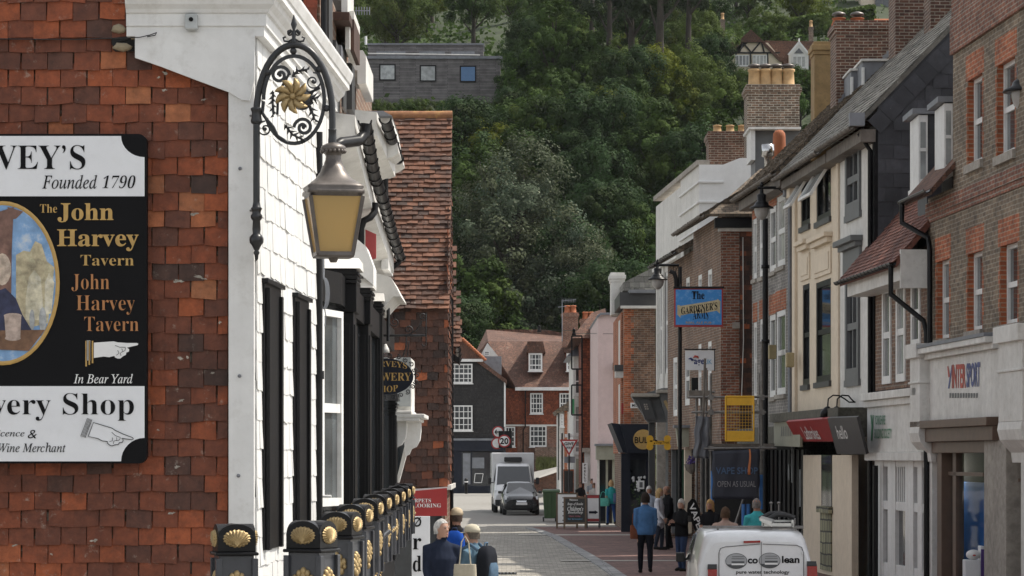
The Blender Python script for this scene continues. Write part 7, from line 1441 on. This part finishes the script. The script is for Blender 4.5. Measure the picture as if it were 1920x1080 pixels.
lq(gc, 'windscreen', VGL, [(-.66, 1.00, 1.02), (.66, 1.00, 1.02), (.55, 1.62, 1.43), (-.55, 1.62, 1.43)], th=.02); lq(gc, 'grille', CHR, [(-.20, -.005, .58), (.20, -.005, .58), (.30, .05, .74), (-.30, .05, .74)], th=.04); lq(gc, 'lower_grille', PLA, [(-.5, .02, .30), (.5, .02, .30), (.45, -.01, .44), (-.45, -.01, .44)], th=.05); lq(gc, 'number_plate', M['wt'], [(-.26, -.035, .46), (.26, -.035, .46), (.26, -.035, .57), (-.26, -.035, .57)])
for s in (-1, 1):
    lq(gc, 'headlight', LAMPC, [(s*.42, .05, .60), (s*.76, .14, .66), (s*.76, .36, .86), (s*.52, .14, .76)], th=.06); b = MB(); b.box((s*.94, 1.35, 1.02), (.18, .10, .13)); b.build('mirror', VG, gc, local=True, bevel=.03); lq(gc, 'side_window', VGL, [(s*.842, 1.5, .98), (s*.842, 3.1, .98), (s*.64, 2.8, 1.40), (s*.64, 1.85, 1.42)])
wheels(gc, (.72, 3.1), .76, .29, .18); place(gc, 978, 125.2, 0, 3); gc.scale = (.95, .95, .97)
# ================================================================ road signs, boards and the bin
def post_sign(name, label, x, yc, Y, ytop): 
    t = thing(name, label, 'road sign', V(((x-960)/FPX*Y, Y, 0))); b = MB(); b.tube([V(((x-960)/FPX*Y, Y+.06, 0)), P(x, ytop, Y)+V((0, .06, 0))], .04, 8); b.build('post', PLA, t); return t
def disc(t, x, y, Y, r, rim=True, name='disc'):
    c = P(x, y, Y); b = MB(); b.prism([c+V((r*math.cos(2*PI*i/32), 0, r*math.sin(2*PI*i/32))) for i in range(32)], (0, .03, 0)); b.build('red_rim', M['red'], t)
    b = MB(); b.prism([c+V((r*.78*math.cos(2*PI*i/32), -.006, r*.78*math.sin(2*PI*i/32))) for i in range(32)], (0, .005, 0)); return b.build('white_face', M['wt'], t)
sp = post_sign('speed_limit_sign', 'round twenty speed limit sign with two more red-rimmed discs at its back', 945, 827, 138, 800)
pbox('backing_board', M['black'], sp, 935, 808, 960, 840, 138.03, .03); disc(sp, 945.5, 827, 137.95, .31); b = MB(); tpx(b, '20', 137.93, 937.5, 953.5, 821, 833, '', .03); b.build('number', M['ink'], sp); disc(sp, 934, 810, 138.2, .29); disc(sp, 932, 831, 138.25, .29)
b = MB(); b.tube([P(928, 810, 138.15), P(938, 810, 138.15)], .03, 4); b.tube([P(931, 806, 138.15), P(928, 810, 138.15), P(931, 814, 138.15)], .03, 4); b.build('arrow', M['ink'], sp)
gw = post_sign('give_way_sign', 'triangular give way sign on a dark post beside the boards', 1067, 838, 120, 812); pts = [(1049, 824), (1084, 824), (1067, 855)]
b = MB(); b.prism([P(x, y, 119.95) for x, y in pts], (0, .03, 0)); b.build('red_border', M['red'], gw, bevel=.01); b = MB(); b.prism([P(x, y, 119.94) for x, y in ((1054, 827), (1079, 827), (1067, 849))], (0, .008, 0)); b.build('white_face', M['wt'], gw); b = MB(); tpx(b, 'GIVE', 119.92, 1058, 1076, 829, 835, '', .02); tpx(b, 'WAY', 119.92, 1061, 1073, 837, 842, '', .02); b.build('lettering', M['ink'], gw)
pbox('blank_plate', M['lead'], gw, 1058, 856, 1078, 868, 120.1, .02); pbox('white_plate', M['wt'], gw, 1059, 814, 1075, 820, 120.1, .02)
p2 = post_sign('dark_sign_post', 'dark lamp post standing left of the give way sign', 1054, 830, 124, 812)
wbn = thing('wheeled_bin', 'dark green wheeled waste container beside the display boards', 'bin', P(1030, 978, 113)); b = MB(); Yn = 113
b.hexa([P(1021, 972, Yn), P(1046, 972, Yn), P(1046, 972, Yn)+V((0, .8, 0)), P(1021, 972, Yn)+V((0, .8, 0)), P(1018, 922, Yn), P(1049, 922, Yn), P(1049, 922, Yn)+V((0, .9, 0)), P(1018, 922, Yn)+V((0, .9, 0))])
for k in range(3): x = 1024+k*9; b.bx(P(x, 968, Yn-.03), P(x+1.5, 928, Yn-.03)+V((0, .03, 0)))
gm = mat('bin_green', (.035, .075, .025), .5, var=.1); b.build('tub', gm, wbn, bevel=.02); b = MB(); b.hexa([P(1016, 923, Yn-.06), P(1051, 923, Yn-.06), P(1051, 923, Yn+.95), P(1016, 923, Yn+.95), P(1018, 919, Yn), P(1049, 919, Yn), P(1049, 917, Yn+.9), P(1018, 917, Yn+.9)]); b.build('lid', gm, wbn, bevel=.02)
for x in (1019, 1042): b = MB(); c = P(x, 974, Yn); b.lathe([(.03, -.03), (.09, -.03), (.09, .03), (.03, .03)], V((c.x, Yn, .09)), 12, 0, Matrix.Rotation(PI/2, 3, 'Y')); b.build('castor', PLA, wbn)
def aboard(name, label, x0, x1, y0, y1, Y, frame, face, d=.55):
    t = thing(name, label, 'pavement sign', P((x0+x1)/2, y1, Y)); zb = P(0, y1, Y).z; zt_ = P(0, y0, Y).z; a, c = P(x0, 0, Y).x, P(x1, 0, Y).x
    for s, nm in ((0, 'front_board'), (1, 'rear_board')):
        q = lambda x, z, o=0, s=s: V((x, Y+(d if s else 0)*(1-(z-zb)/(zt_-zb))*1.0+(d*.5)*((z-zb)/(zt_-zb))*(1 if not s else 1)+o, z)); b = MB(); w = .06
        for xa, xb, za, zc in ((a, a+w, zb, zt_), (c-w, c, zb, zt_), (a+w, c-w, zt_-w, zt_), (a+w, c-w, zb+.16, zb+.16+w)): b.hexa([q(xa, za), q(xb, za), q(xb, za, .05), q(xa, za, .05), q(xa, zc), q(xb, zc), q(xb, zc, .05), q(xa, zc, .05)])
        o = b.build(nm, frame, t)
        if not s: b = MB(); b.face([q(a+w, zb+.2, .006), q(c-w, zb+.2, .006), q(c-w, zt_-w, .006), q(a+w, zt_-w, .006)]); b.build('panel', face, o); q0 = q
    return t, q0, a, c, zb, zt_
CHALK = mat('chalk', (.75, .75, .72), .9); CHP = mat('pink_chalk', (.45, .16, .2), .9); CHB = mat('blue_chalk', (.12, .3, .45), .9); BRN = mat('oak_frame', (.13, .085, .05), .6); SLB = mat('slate_chalkboard', (.045, .045, .042), .8)
t, *_ = aboard('white_pavement_board', 'white pavement board with small grey rows standing behind the chalkboard', 1043, 1084, 924, 992, 101.5, BRN, M['wt']); q, a, c, zb, zt_ = _; b = MB()
for k in range(6): z = zt_-.2-k*.16; b.face([q(a+.22, z, -.002), q(a+.34+.03*(k % 2), z, -.002), q(a+.34+.03*(k % 2), z+.035, -.002), q(a+.22, z+.035, -.002)])
b.build('text_rows', M['grayp'], t)
t, *_ = aboard('chalk_pavement_board', 'dark chalkboard pavement sign for the children\u2019s bookshop', 1057, 1100, 932, 991, 100, BRN, SLB); q, a, c, zb, zt_ = _
for body, z0, z1, xa, xb, m, st in (('Welcome to', .88, .94, .25, .62, CHALK, ''), ('Bags of Books', .72, .82, .16, .85, CHALK, 'i'), ('Children\u2019s', .56, .70, .16, .86, CHALK, 'i'), ('Bookshop', .45, .56, .18, .84, CHALK, 'i'), ('Open today', .36, .42, .22, .74, CHP, ''), ('for browsing', .26, .33, .18, .82, CHB, '')):
    b = MB(); W_ = c-a; H_ = zt_-zb; A_ = q(a+W_*xa, zb+H_*z0); text_on(b, body, A_, q(a+W_*xb, zb+H_*z0)-A_, q(a+W_*xa, zb+H_*z1)-A_, st, .02, lift=(0, -.012, 0)); b.build('chalk_lettering', m, t)
t, *_ = aboard('red_white_pavement_board', 'white and red pavement board with a dark arrow beside the chalkboard', 1099, 1126, 928, 990, 101.2, M['dkgray'], M['wt']); q, a, c, zb, zt_ = _; H_ = zt_-zb
b = MB()
for z0, z1 in ((.20, .28), (.90, .985)): b.face([q(a+.05, zb+H_*z0, -.003), q(c-.05, zb+H_*z0, -.003), q(c-.05, zb+H_*z1, -.003), q(a+.05, zb+H_*z1, -.003)])
b.build('red_band', M['red'], t); b = MB(); z = zb+H_*.44; b.face([q(a+.1, z, -.003), q(c-.2, z, -.003), q(c-.2, z-.03, -.003), q(c-.08, z+.04, -.003), q(c-.2, z+.11, -.003), q(c-.2, z+.08, -.003), q(a+.1, z+.08, -.003)]); b.build('arrow', M['navy'], t)
ct_ = thing('orange_cafe_board', 'small dark board with orange frame leaning by the give way sign', 'board', P(1065, 925, 126)); pbox('frame', M['brickor'], ct_, 1056, 880, 1076, 925, 126, .06); pbox('face', SLB, ct_, 1058, 883, 1074, 922, 125.97, .03)
pl = thing('pavement_planter', 'dark planter with pink flowers against the shopfront', 'planter', P(1172, 985, 99)); pbox('tub', M['dkgray'], pl, 1166, 960, 1182, 985, 99, .4, .01); b = MB()
for i in range(50): c_ = P(1174+RN.gauss(0, 4), 953+RN.gauss(0, 4), 99.2); b.face([c_, c_+V((RN.uniform(-.12, .12), 0, .12)), c_+V((RN.uniform(-.12, .12), 0, -.02))])
b.build('leaf', bpy.data.materials['leaf_green'], pl); b = MB()
for i in range(9): b.ell(P(1174+RN.gauss(0, 4), 951+RN.gauss(0, 3), 99.0), .035, 6, 4)
b.build('flower', CHP, pl)
# ================================================================ people
import numpy as np
SKIN = mat('skin', (.42, .24, .17), .55, var=.08); SKIN2 = mat('tanned_skin', (.33, .17, .11), .55, var=.08); EYE = mat('dark_eye', (.015, .012, .01), .3); LIP = mat('lip', (.30, .12, .10), .5)
_mc = {}
def cloth_m(c):
    k = str(c)
    if k not in _mc: _mc[k] = mat('cloth_%d' % len(_mc), c, .9, spec=.08, var=.14, scale=14, bump=.35, bscale=16)
    return _mc[k]
def person(label, x, Y, h, face, top, bot, hair, skin=None, shoe=(.02, .018, .016), stride=.12, arms=((0, 10), (0, 10)), hairstyle='short', z=0.0, tw=1.0, sleeve='long', jacket=1.0, lean=0, head=0, belly=0, skirt=0, group='people in the street'):
    """face: 0 walks away from the camera, 180 comes towards it; arms: (pitch, elbow bend) left, right in degrees"""
    skin = skin or SKIN; mats = [skin, cloth_m(top), cloth_m(bot), cloth_m(shoe)]
    segs = []      # (p, q, ra, rb, material)
    def S(p, q, ra, rb, m): segs.append((V(p), V(q), ra, rb, m))
    mb = MB(); ln = math.tan(math.radians(lean))
    def ring(z, rx, ry, yo=0, n=18): return [V((rx*math.cos(2*PI*k/n)*tw, yo+ry*math.sin(2*PI*k/n)+(z-.95)*ln, z)) for k in range(n)]
    J = jacket
    secs = [(.84, .155, .112), (.90, .172*J, .125*J), (1.0, .172*J, .128*J+belly*.5), (1.12, .160*J, .122*J+belly), (1.26, .178*J, .128*J+belly*.5), (1.36, .178, .118), (1.43, .160, .10), (1.475, .115, .082), (1.51, .066, .066), (1.60, .056, .060)]
    mb.loft([ring(z_, rx, ry, -.012 if z_ > 1.3 else 0) for z_, rx, ry in secs])
    hy = (1.62-.95)*ln
    hm = Matrix.Rotation(math.radians(head), 3, 'Z'); HC_ = V((0, hy+.012, 1.645))
    hp = [(-.118, .030, .034, .042), (-.10, .048, .058, .030), (-.06, .064, .078, .012), (-.01, .074, .092, .002), (.04, .077, .098, -.004), (.08, .066, .085, -.008), (.105, .040, .055, -.008), (.117, .012, .02, -.008)]
    mb.loft([[HC_+hm@V((rx*1.07*math.cos(2*PI*k/16), yo+ry*1.05*math.sin(2*PI*k/16), z_*1.05)) for k in range(16)] for z_, rx, ry, yo in hp])
    nb = lambda v: HC_+hm@V(v)
    mb.loft([[nb((sx*.006, .088, .028)) for sx in (-1, 1, 1, -1)], [nb(q) for q in ((-.014, .085, -.022), (.014, .085, -.022), (.011, .118, -.018), (-.011, .118, -.018))], [nb(q) for q in ((-.010, .08, -.034), (.010, .08, -.034), (.008, .095, -.032), (-.008, .095, -.032))]])
    for s in (-1, 1): mb.ell(nb((s*.078, -.002, -.005)), (.010, .020, .032), 8, 6)
    S((0, hy, 1.60), (0, hy, 1.76), .09, .09, 0); S((0, hy*.9, 1.50), (0, hy, 1.6), .062, .062, 0)
    S((0, 0, .92), (0, .3*ln, 1.40), .17, .15, 1); S((-.15, .4*ln, 1.42), (.15, .4*ln, 1.42), .09, .09, 1)
    for i, s in enumerate((-1, 1)):
        d = (stride if i == 0 else -stride); lift = 0 if i == 0 else min(.07, stride*.35)
        hip = V((s*.088*tw, 0, .90)); kn = V((s*.098*tw, d*.55+.03, .50+lift*.3)); an = V((s*.10*tw, d-.02, .095+lift))
        mb.tube([hip, hip.lerp(kn, .5), kn, kn.lerp(an, .4), an], [.098, .086, .066, .066, .050], 12); toe = an+V((s*.02, .17, -.065-lift*.6))
        mb.tube([an+V((0, -.055, -.055)), an+V((0, .02, -.045)), an.lerp(toe, .65)+V((0, 0, -.008)), toe], [.042, .048, .044, .028], 10); S(hip, kn, .10, .07, 2); S(kn, an+V((0, 0, .03)), .075, .06, 2); S(an+V((0, -.05, -.06)), toe, .055, .04, 3)
        sh = V((s*.182*tw, .47*ln-.01, 1.405)); a, bnd = arms[i]; a = math.radians(a); bn_ = math.radians(bnd)+a; el = sh+V((s*.030, math.sin(a)*.29, -math.cos(a)*.29)); wr = el+V((-s*.025-(s*.10*math.sin(bn_) if bnd > 50 else 0), math.sin(bn_)*.25, -math.cos(bn_)*.25))
        mb.tube([sh+V((-s*.06, 0, .005)), sh, sh.lerp(el, .55), el, el.lerp(wr, .45), wr], [.062, .066*J, .054*J, .046*J, .043, .031], 12); dr = (wr-el).normalized(); hd_ = wr+dr*.075; mb.tube([wr-dr*.01, wr+dr*.03, hd_], [.028, .036, .034], 8, flat=(.62, 1.15))
        if sleeve == 'long': S(sh, el, .07, .055, 11); S(el, wr-dr*.01, .055, .04, 11); S(wr+dr*.03, hd_+dr*.08, .04, .03, 0)
        else: S(sh, sh.lerp(el, .7), .075, .065, 11); S(sh.lerp(el, .85), el, .05, .048, 0); S(el, wr, .05, .04, 0); S(wr, hd_+dr*.08, .04, .03, 0)
    if skirt: mb.loft([ring(z_, rx, ry) for z_, rx, ry in ((skirt, .20, .17), (.75, .19, .15), (.95, .17, .125))]); S((0, 0, .95), (0, 0, skirt), .18, .2, 1)
    # weld everything into one continuous skin
    me = bpy.data.meshes.new('body'); me.from_pydata([tuple(p) for p in mb.v], [], mb.f); tmp = bpy.data.objects.new('tmp', me); COL.objects.link(tmp)
    rm = tmp.modifiers.new('r', 'REMESH'); rm.mode = 'VOXEL'; rm.voxel_size = .0125 if Y < 50 else .016; sm_ = tmp.modifiers.new('s', 'SMOOTH'); sm_.iterations = 3; sm_.factor = .5
    bpy.context.view_layer.update(); m2 = bpy.data.meshes.new_from_object(tmp.evaluated_get(bpy.context.evaluated_depsgraph_get())); bpy.data.objects.remove(tmp)
    n = len(m2.vertices); co = np.zeros(n*3); m2.vertices.foreach_get('co', co); co = co.reshape(-1, 3)
    best = np.full(n, 9e9); lab = np.zeros(n, int)
    for p, q, ra, rb_, mi in segs:
        p_, d_ = np.array(p), np.array(q-p); L2 = max(1e-9, d_@d_); t = np.clip(((co-p_)@d_)/L2, 0, 1); r = ra+(rb_-ra)*t; dd = np.linalg.norm(co-p_-t[:, None]*d_, axis=1)/r; k = dd < best; best[k] = dd[k]; lab[k] = mi
    hem = .86 if jacket > 1.04 else .93
    if not skirt: lab[(lab == 2) & (co[:, 2] > hem)] = 1; lab[(lab == 1) & (co[:, 2] < hem)] = 2
    lab[lab == 11] = 1
    vs = [tuple(c) for c in co]; fs = [tuple(p.vertices) for p in m2.polygons]; bpy.data.meshes.remove(m2)
    out = MB()
    mis = [int(np.bincount(lab[list(f)]).argmax()) for f in fs]; out.v = [V(v) for v in vs]; out.f = fs; out.mi = mis; out.sm = [True]*len(fs)
    # five fingers on each hand, eyes and mouth
    for i, s in enumerate((-1, 1)):
        a, bnd = arms[i]; a = math.radians(a); bn_ = math.radians(bnd)+a; sh = V((s*.182*tw, .47*ln-.01, 1.405)); el = sh+V((s*.030, math.sin(a)*.29, -math.cos(a)*.29)); wr = el+V((-s*.025-(s*.10*math.sin(bn_) if bnd > 50 else 0), math.sin(bn_)*.25, -math.cos(bn_)*.25)); dr = (wr-el).normalized(); fw = V((1, 0, 0)).cross(dr).normalized()
        for k, ln_ in enumerate((.062, .075, .080, .070)):
            o = wr+dr*.062+fw*(.027-.018*k); out.tube([o, o+dr*ln_*.55+V((-s*.004, 0, 0)), o+dr*ln_*.95+V((-s*.020, 0, 0))+fw*-.004], [.0095, .0088, .0065], 6)
        o = wr+dr*.025+fw*.028; out.tube([o, o+dr*.03+fw*.022+V((-s*.01, 0, 0)), o+dr*.062+fw*.026+V((-s*.018, 0, 0))], [.012, .0105, .008], 6)
    for s in (-1, 1): out.ell(nb((s*.030, .088, .016)), (.013, .008, .007), 8, 5, 4); out.tube([nb((s*.046, .082, .034)), nb((s*.030, .094, .040)), nb((s*.014, .093, .036))], .004, 4, 5)
    out.ell(nb((0, .092, -.060)), (.022, .008, .006), 8, 5, 6)
    s = h/1.76; t = thing('person', label, 'person', (0, 0, 0), group); t.location = V(((x-960)/FPX*Y, Y, z)); t.scale = (s, s, s); t.rotation_euler = (0, 0, math.radians(-face))
    hm_ = mat('hair_%d' % len(bpy.data.materials), hair, .8, spec=.1, var=.35, scale=30, bump=.5, bscale=40) if hair else None
    out.build('body', mats+[EYE, hm_ or EYE, LIP], t, local=True, uv=False)
    if hair:
        hb = MB(); n = 20; R_ = lambda a, z_: 1+.05*math.sin(a*7+z_*30)
        fr = {'receding': .085, 'short': .045, 'bald': .05, 'bob': .045, 'long': .045, 'curly': .04}[hairstyle]; g_ = {'receding': 1.12, 'short': 1.08, 'bald': 1.03, 'bob': 1.15, 'long': 1.12, 'curly': 1.3}[hairstyle]; low = {'receding': -.06, 'short': -.06, 'bald': -.06, 'bob': -.10, 'long': -.26, 'curly': -.08}[hairstyle]
        rows = []
        for j in range(9):
            tt = j/8; row = []
            for k in range(n):
                a = 2*PI*k/n; fz = max(0, math.sin(a)); zb_ = low+(fr-low)*(min(1, fz*1.7)**.8); zt_ = .128*g_ if hairstyle != 'bald' else .055
                z_ = zt_+(zb_-zt_)*tt; q = max(0, 1-(max(0, z_)/(.125*g_))**2)**.5 if z_ > 0 else 1-.10*min(1, -z_/.12)*(0 if hairstyle in ('long', 'bob', 'curly') else 1); q = max(q, .06)
                row.append(nb((.080*g_*q*math.cos(a)*R_(a, z_), -.006+.101*g_*q*math.sin(a)*R_(a, z_), z_)))
            rows.append(row)
        hb.loft(rows, caps=(hairstyle != 'bald')); hb.build('hair', hm_, t, local=True, uv=False)
    return t
def cap(t, c, head=0, brim=True, lean=0):
    b = MB(); o = V((0, .67*math.tan(math.radians(lean))+.012, 1.645)); hm = Matrix.Rotation(math.radians(head), 3, 'Z')
    b.loft([[o+hm@V((.096*q*math.cos(2*PI*k/20), -.004+.116*q*math.sin(2*PI*k/20), z_)) for k in range(20)] for z_, q in ((.035, 1.0), (.075, .99), (.115, .82), (.142, .45), (.150, .05))])
    b.loft([[o+hm@V((.075*f*math.cos(a), .07+.10*f*math.sin(a)*(1 if f else 0)+(.0 if f else 0), .044-.02*f)) for a in [PI*k/10 for k in range(11)]] for f in (.6, .8, 1.0)], caps=False); m = b.build('cap', cloth_m(c), t, local=True, uv=False); md = m.modifiers.new('t', 'SOLIDIFY'); md.thickness = .004
def backpack(label, owner, c, c2, face, x, Y, z, s=1.0):
    t = thing('backpack', label, 'backpack', (0, 0, 0)); rr = lambda w, d, z_, e=4: [V((w*math.copysign(abs(math.cos(a))**(2/e), math.cos(a)), -.20+d*math.copysign(abs(math.sin(a))**(2/e), math.sin(a)), z_)) for a in [2*PI*k/20 for k in range(20)]]
    b = MB(); b.loft([rr(w, d, z_) for w, d, z_ in ((.10, .06, .97), (.145, .09, 1.0), (.16, .105, 1.15), (.15, .10, 1.32), (.12, .08, 1.42), (.05, .04, 1.46))]); b.build('bag', cloth_m(c), t, local=True, uv=False)
    b = MB(); b.loft([[p+V((0, -.07, 0)) for p in rr(w, d, z_)] for w, d, z_ in ((.09, .04, 1.02), (.12, .055, 1.06), (.12, .055, 1.18), (.09, .04, 1.24))]); b.build('pocket', cloth_m(c2), t, local=True, uv=False)
    b = MB()
    for sx in (-1, 1): b.tube([V((sx*.10, -.12, 1.40)), V((sx*.12, -.02, 1.475)), V((sx*.125, .09, 1.42)), V((sx*.13, .13, 1.28)), V((sx*.15, .06, 1.10)), V((sx*.14, -.10, 1.02))], .02, 6, flat=(1.4, .5))
    b.tube([V((-.04, -.17, 1.44)), V((-.03, -.19, 1.50)), V((.03, -.19, 1.50)), V((.04, -.17, 1.44))], .012, 6); b.build('strap', cloth_m(c2), t, local=True, uv=False); t.location = V(((x-960)/FPX*Y, Y, z)); t.rotation_euler = (0, 0, math.radians(-face)); t.scale = (s, s, s); return t
def bag(label, x, y, Y, w, hgt, d, c, loop=.3):
    p = P(x, y, Y); t = thing('bag', label, 'bag', p); rr = lambda k, z_: [p+V((w*k*math.copysign(abs(math.cos(a))**.5, math.cos(a)), d*k*math.copysign(abs(math.sin(a))**.6, math.sin(a)), z_)) for a in [2*PI*i/16 for i in range(16)]]
    b = MB(); b.loft([rr(.85, -hgt), rr(1.0, -hgt+.03), rr(1.03, -hgt*.5), rr(.95, 0)]); b.build('body', cloth_m(c), t, uv=False)
    b = MB()
    for o in (-1, 1): b.tube([p+V((-w*.5, o*d*.5, -.02)), p+V((-w*.3, o*d*.3, loop*.8)), p+V((0, 0, loop)), p+V((w*.3, o*d*.3, loop*.8)), p+V((w*.5, o*d*.5, -.02))], .009, 5)
    b.build('handle', cloth_m(c), t, uv=False)
# three by the carpet shop
person('balding older man in navy fleece walking towards the camera by the carpet shop', 828, 37.0, 1.76, 168, (.020, .026, .045), (.016, .016, .02), (.46, .45, .43), SKIN, stride=.2, arms=((-8, 12), (10, 14)), hairstyle='receding', jacket=1.12, head=38)
t = person('man in fawn cap and black shirt with blue backpack facing away', 856, 42.5, 1.80, 8, (.018, .018, .02), (.22, .19, .15), (.07, .05, .04), SKIN2, stride=.15, sleeve='short', arms=((10, 20), (35, 70)), head=10); cap(t, (.46, .38, .27), 10)
backpack('bright blue backpack on the man in the fawn cap', t, (.012, .06, .30), (.03, .04, .08), 8, 856, 42.5, 0, 1.02)
t = person('person in pale cap and blue denim shirt with dark backpack looking aside', 886, 37.2, 1.68, -62, (.10, .17, .23), (.16, .15, .13), (.13, .11, .09), SKIN, stride=.1, arms=((25, 30), (20, 40)), hairstyle='short', head=10); cap(t, (.50, .46, .36), 10)
backpack('black and blue-grey backpack on the person in the pale cap', t, (.02, .022, .028), (.10, .16, .23), -62, 888, 37.2, -.03, 1.0)
bag('cream canvas tote bag held in front of the person in the pale cap', 872, 1058, 36.6, .15, .42, .07, (.42, .38, .30), .36)
# along the paved footway
person('man in blue denim jacket walking away down the middle of the paving', 1210, 63, 1.76, 2, (.065, .15, .30), (.012, .013, .018), (.03, .022, .018), SKIN, stride=.10, arms=((-4, 10), (6, 12)), jacket=1.10, hairstyle='curly', tw=1.06)
bag('brown leather bag at the side of the man in the denim jacket', 1189, 985, 63, .09, .30, .05, (.16, .06, .035), .3)
t = person('grey-haired woman in black jacket and flared jeans looking at her phone', 1278, 64, 1.62, 225, (.012, .012, .013), (.035, .055, .11), (.45, .43, .40), SKIN, stride=.05, arms=((25, 80), (20, 75)), jacket=1.1, hairstyle='bob', head=20)
ph = thing('phone', 'mobile phone held by the grey-haired woman in black', 'phone', P(1292, 975, 63.7)); b = MB(); b.box(P(1293, 973, 63.75), (.08, .02, .14), .4); b.build('case', PLA, ph, bevel=.005)
person('bald man in black coat bending towards the blonde woman', 1254, 79, 1.76, 250, (.012, .012, .014), (.014, .014, .016), (.2, .17, .15), SKIN2, stride=.1, arms=((5, 15), (5, 20)), jacket=1.14, hairstyle='bald', lean=5, tw=1.05)
person('blonde long-haired woman in loose white shirt and dark shorts', 1236, 78.5, 1.70, 110, (.62, .63, .68), (.03, .035, .05), (.40, .27, .13), SKIN, stride=.06, arms=((5, 15), (10, 25)), hairstyle='long', jacket=1.1, skirt=.80)
person('silver-haired woman in a pale blue top behind the man in denim', 1217, 84, 1.70, 178, (.42, .48, .58), (.03, .03, .04), (.50, .48, .46), SKIN2, arms=((5, 15), (5, 15)), hairstyle='bob')
t = person('fair-haired woman in turquoise cardigan and blue jeans striding away', 1146, 107, 1.66, -12, (.05, .36, .37), (.03, .07, .20), (.50, .33, .17), SKIN, stride=.2, arms=((-5, 20), (20, 30)), hairstyle='curly', jacket=1.15, sleeve='short')
bag('mint green shoulder bag on the woman in turquoise', 1131, 934, 106.8, .24, .30, .10, (.14, .50, .42), .25); bag('grey-blue jacket over the shoulder of the woman in turquoise', 1158, 925, 106.7, .16, .36, .08, (.10, .13, .22), .1)
for lab, x, y0, Y, top, hair, f, hs in (('seated man in dark shirt at the outdoor table beside the bin', 1088, 905, 114, (.02, .02, .022), (.10, .06, .04), 160, 'short'), ('dark-haired man in grey T-shirt at the outdoor tables', 1110, 898, 118, (.26, .28, .30), (.03, .025, .02), 175, 'short'), ('person in white top sitting in front of the dark-haired man', 1114, 908, 114.5, (.5, .47, .44), (.16, .10, .07), 190, 'bob')):
    hgt = HC-(y0-HY)/FPX*Y; person(lab, x, Y, max(1.5, hgt), f, top, (.03, .03, .04), hair, SKIN2, arms=((20, 60), (20, 60)), sleeve='short', hairstyle=hs)
person('blonde woman in black dress handing out flyers beside the scaffold', 1332, 61, 1.66, 205, (.012, .012, .014), (.014, .014, .016), (.42, .26, .11), SKIN2, arms=((40, 40), (15, 30)), hairstyle='long', sleeve='short', tw=.92)
person('brown-haired person in pinkish beige shirt seen from behind the white van', 1360, 55, 1.58, 5, (.44, .32, .27), (.06, .06, .07), (.10, .062, .04), SKIN, arms=((10, 20), (10, 20)), hairstyle='curly', jacket=1.2, tw=1.12)
person('grey-haired man in turquoise T-shirt seen from behind the white van', 1419, 55.5, 1.76, -20, (.07, .42, .45), (.05, .05, .06), (.22, .20, .19), SKIN2, arms=((15, 25), (20, 40)), sleeve='short', tw=1.1, jacket=1.12, hairstyle='short', head=-35)
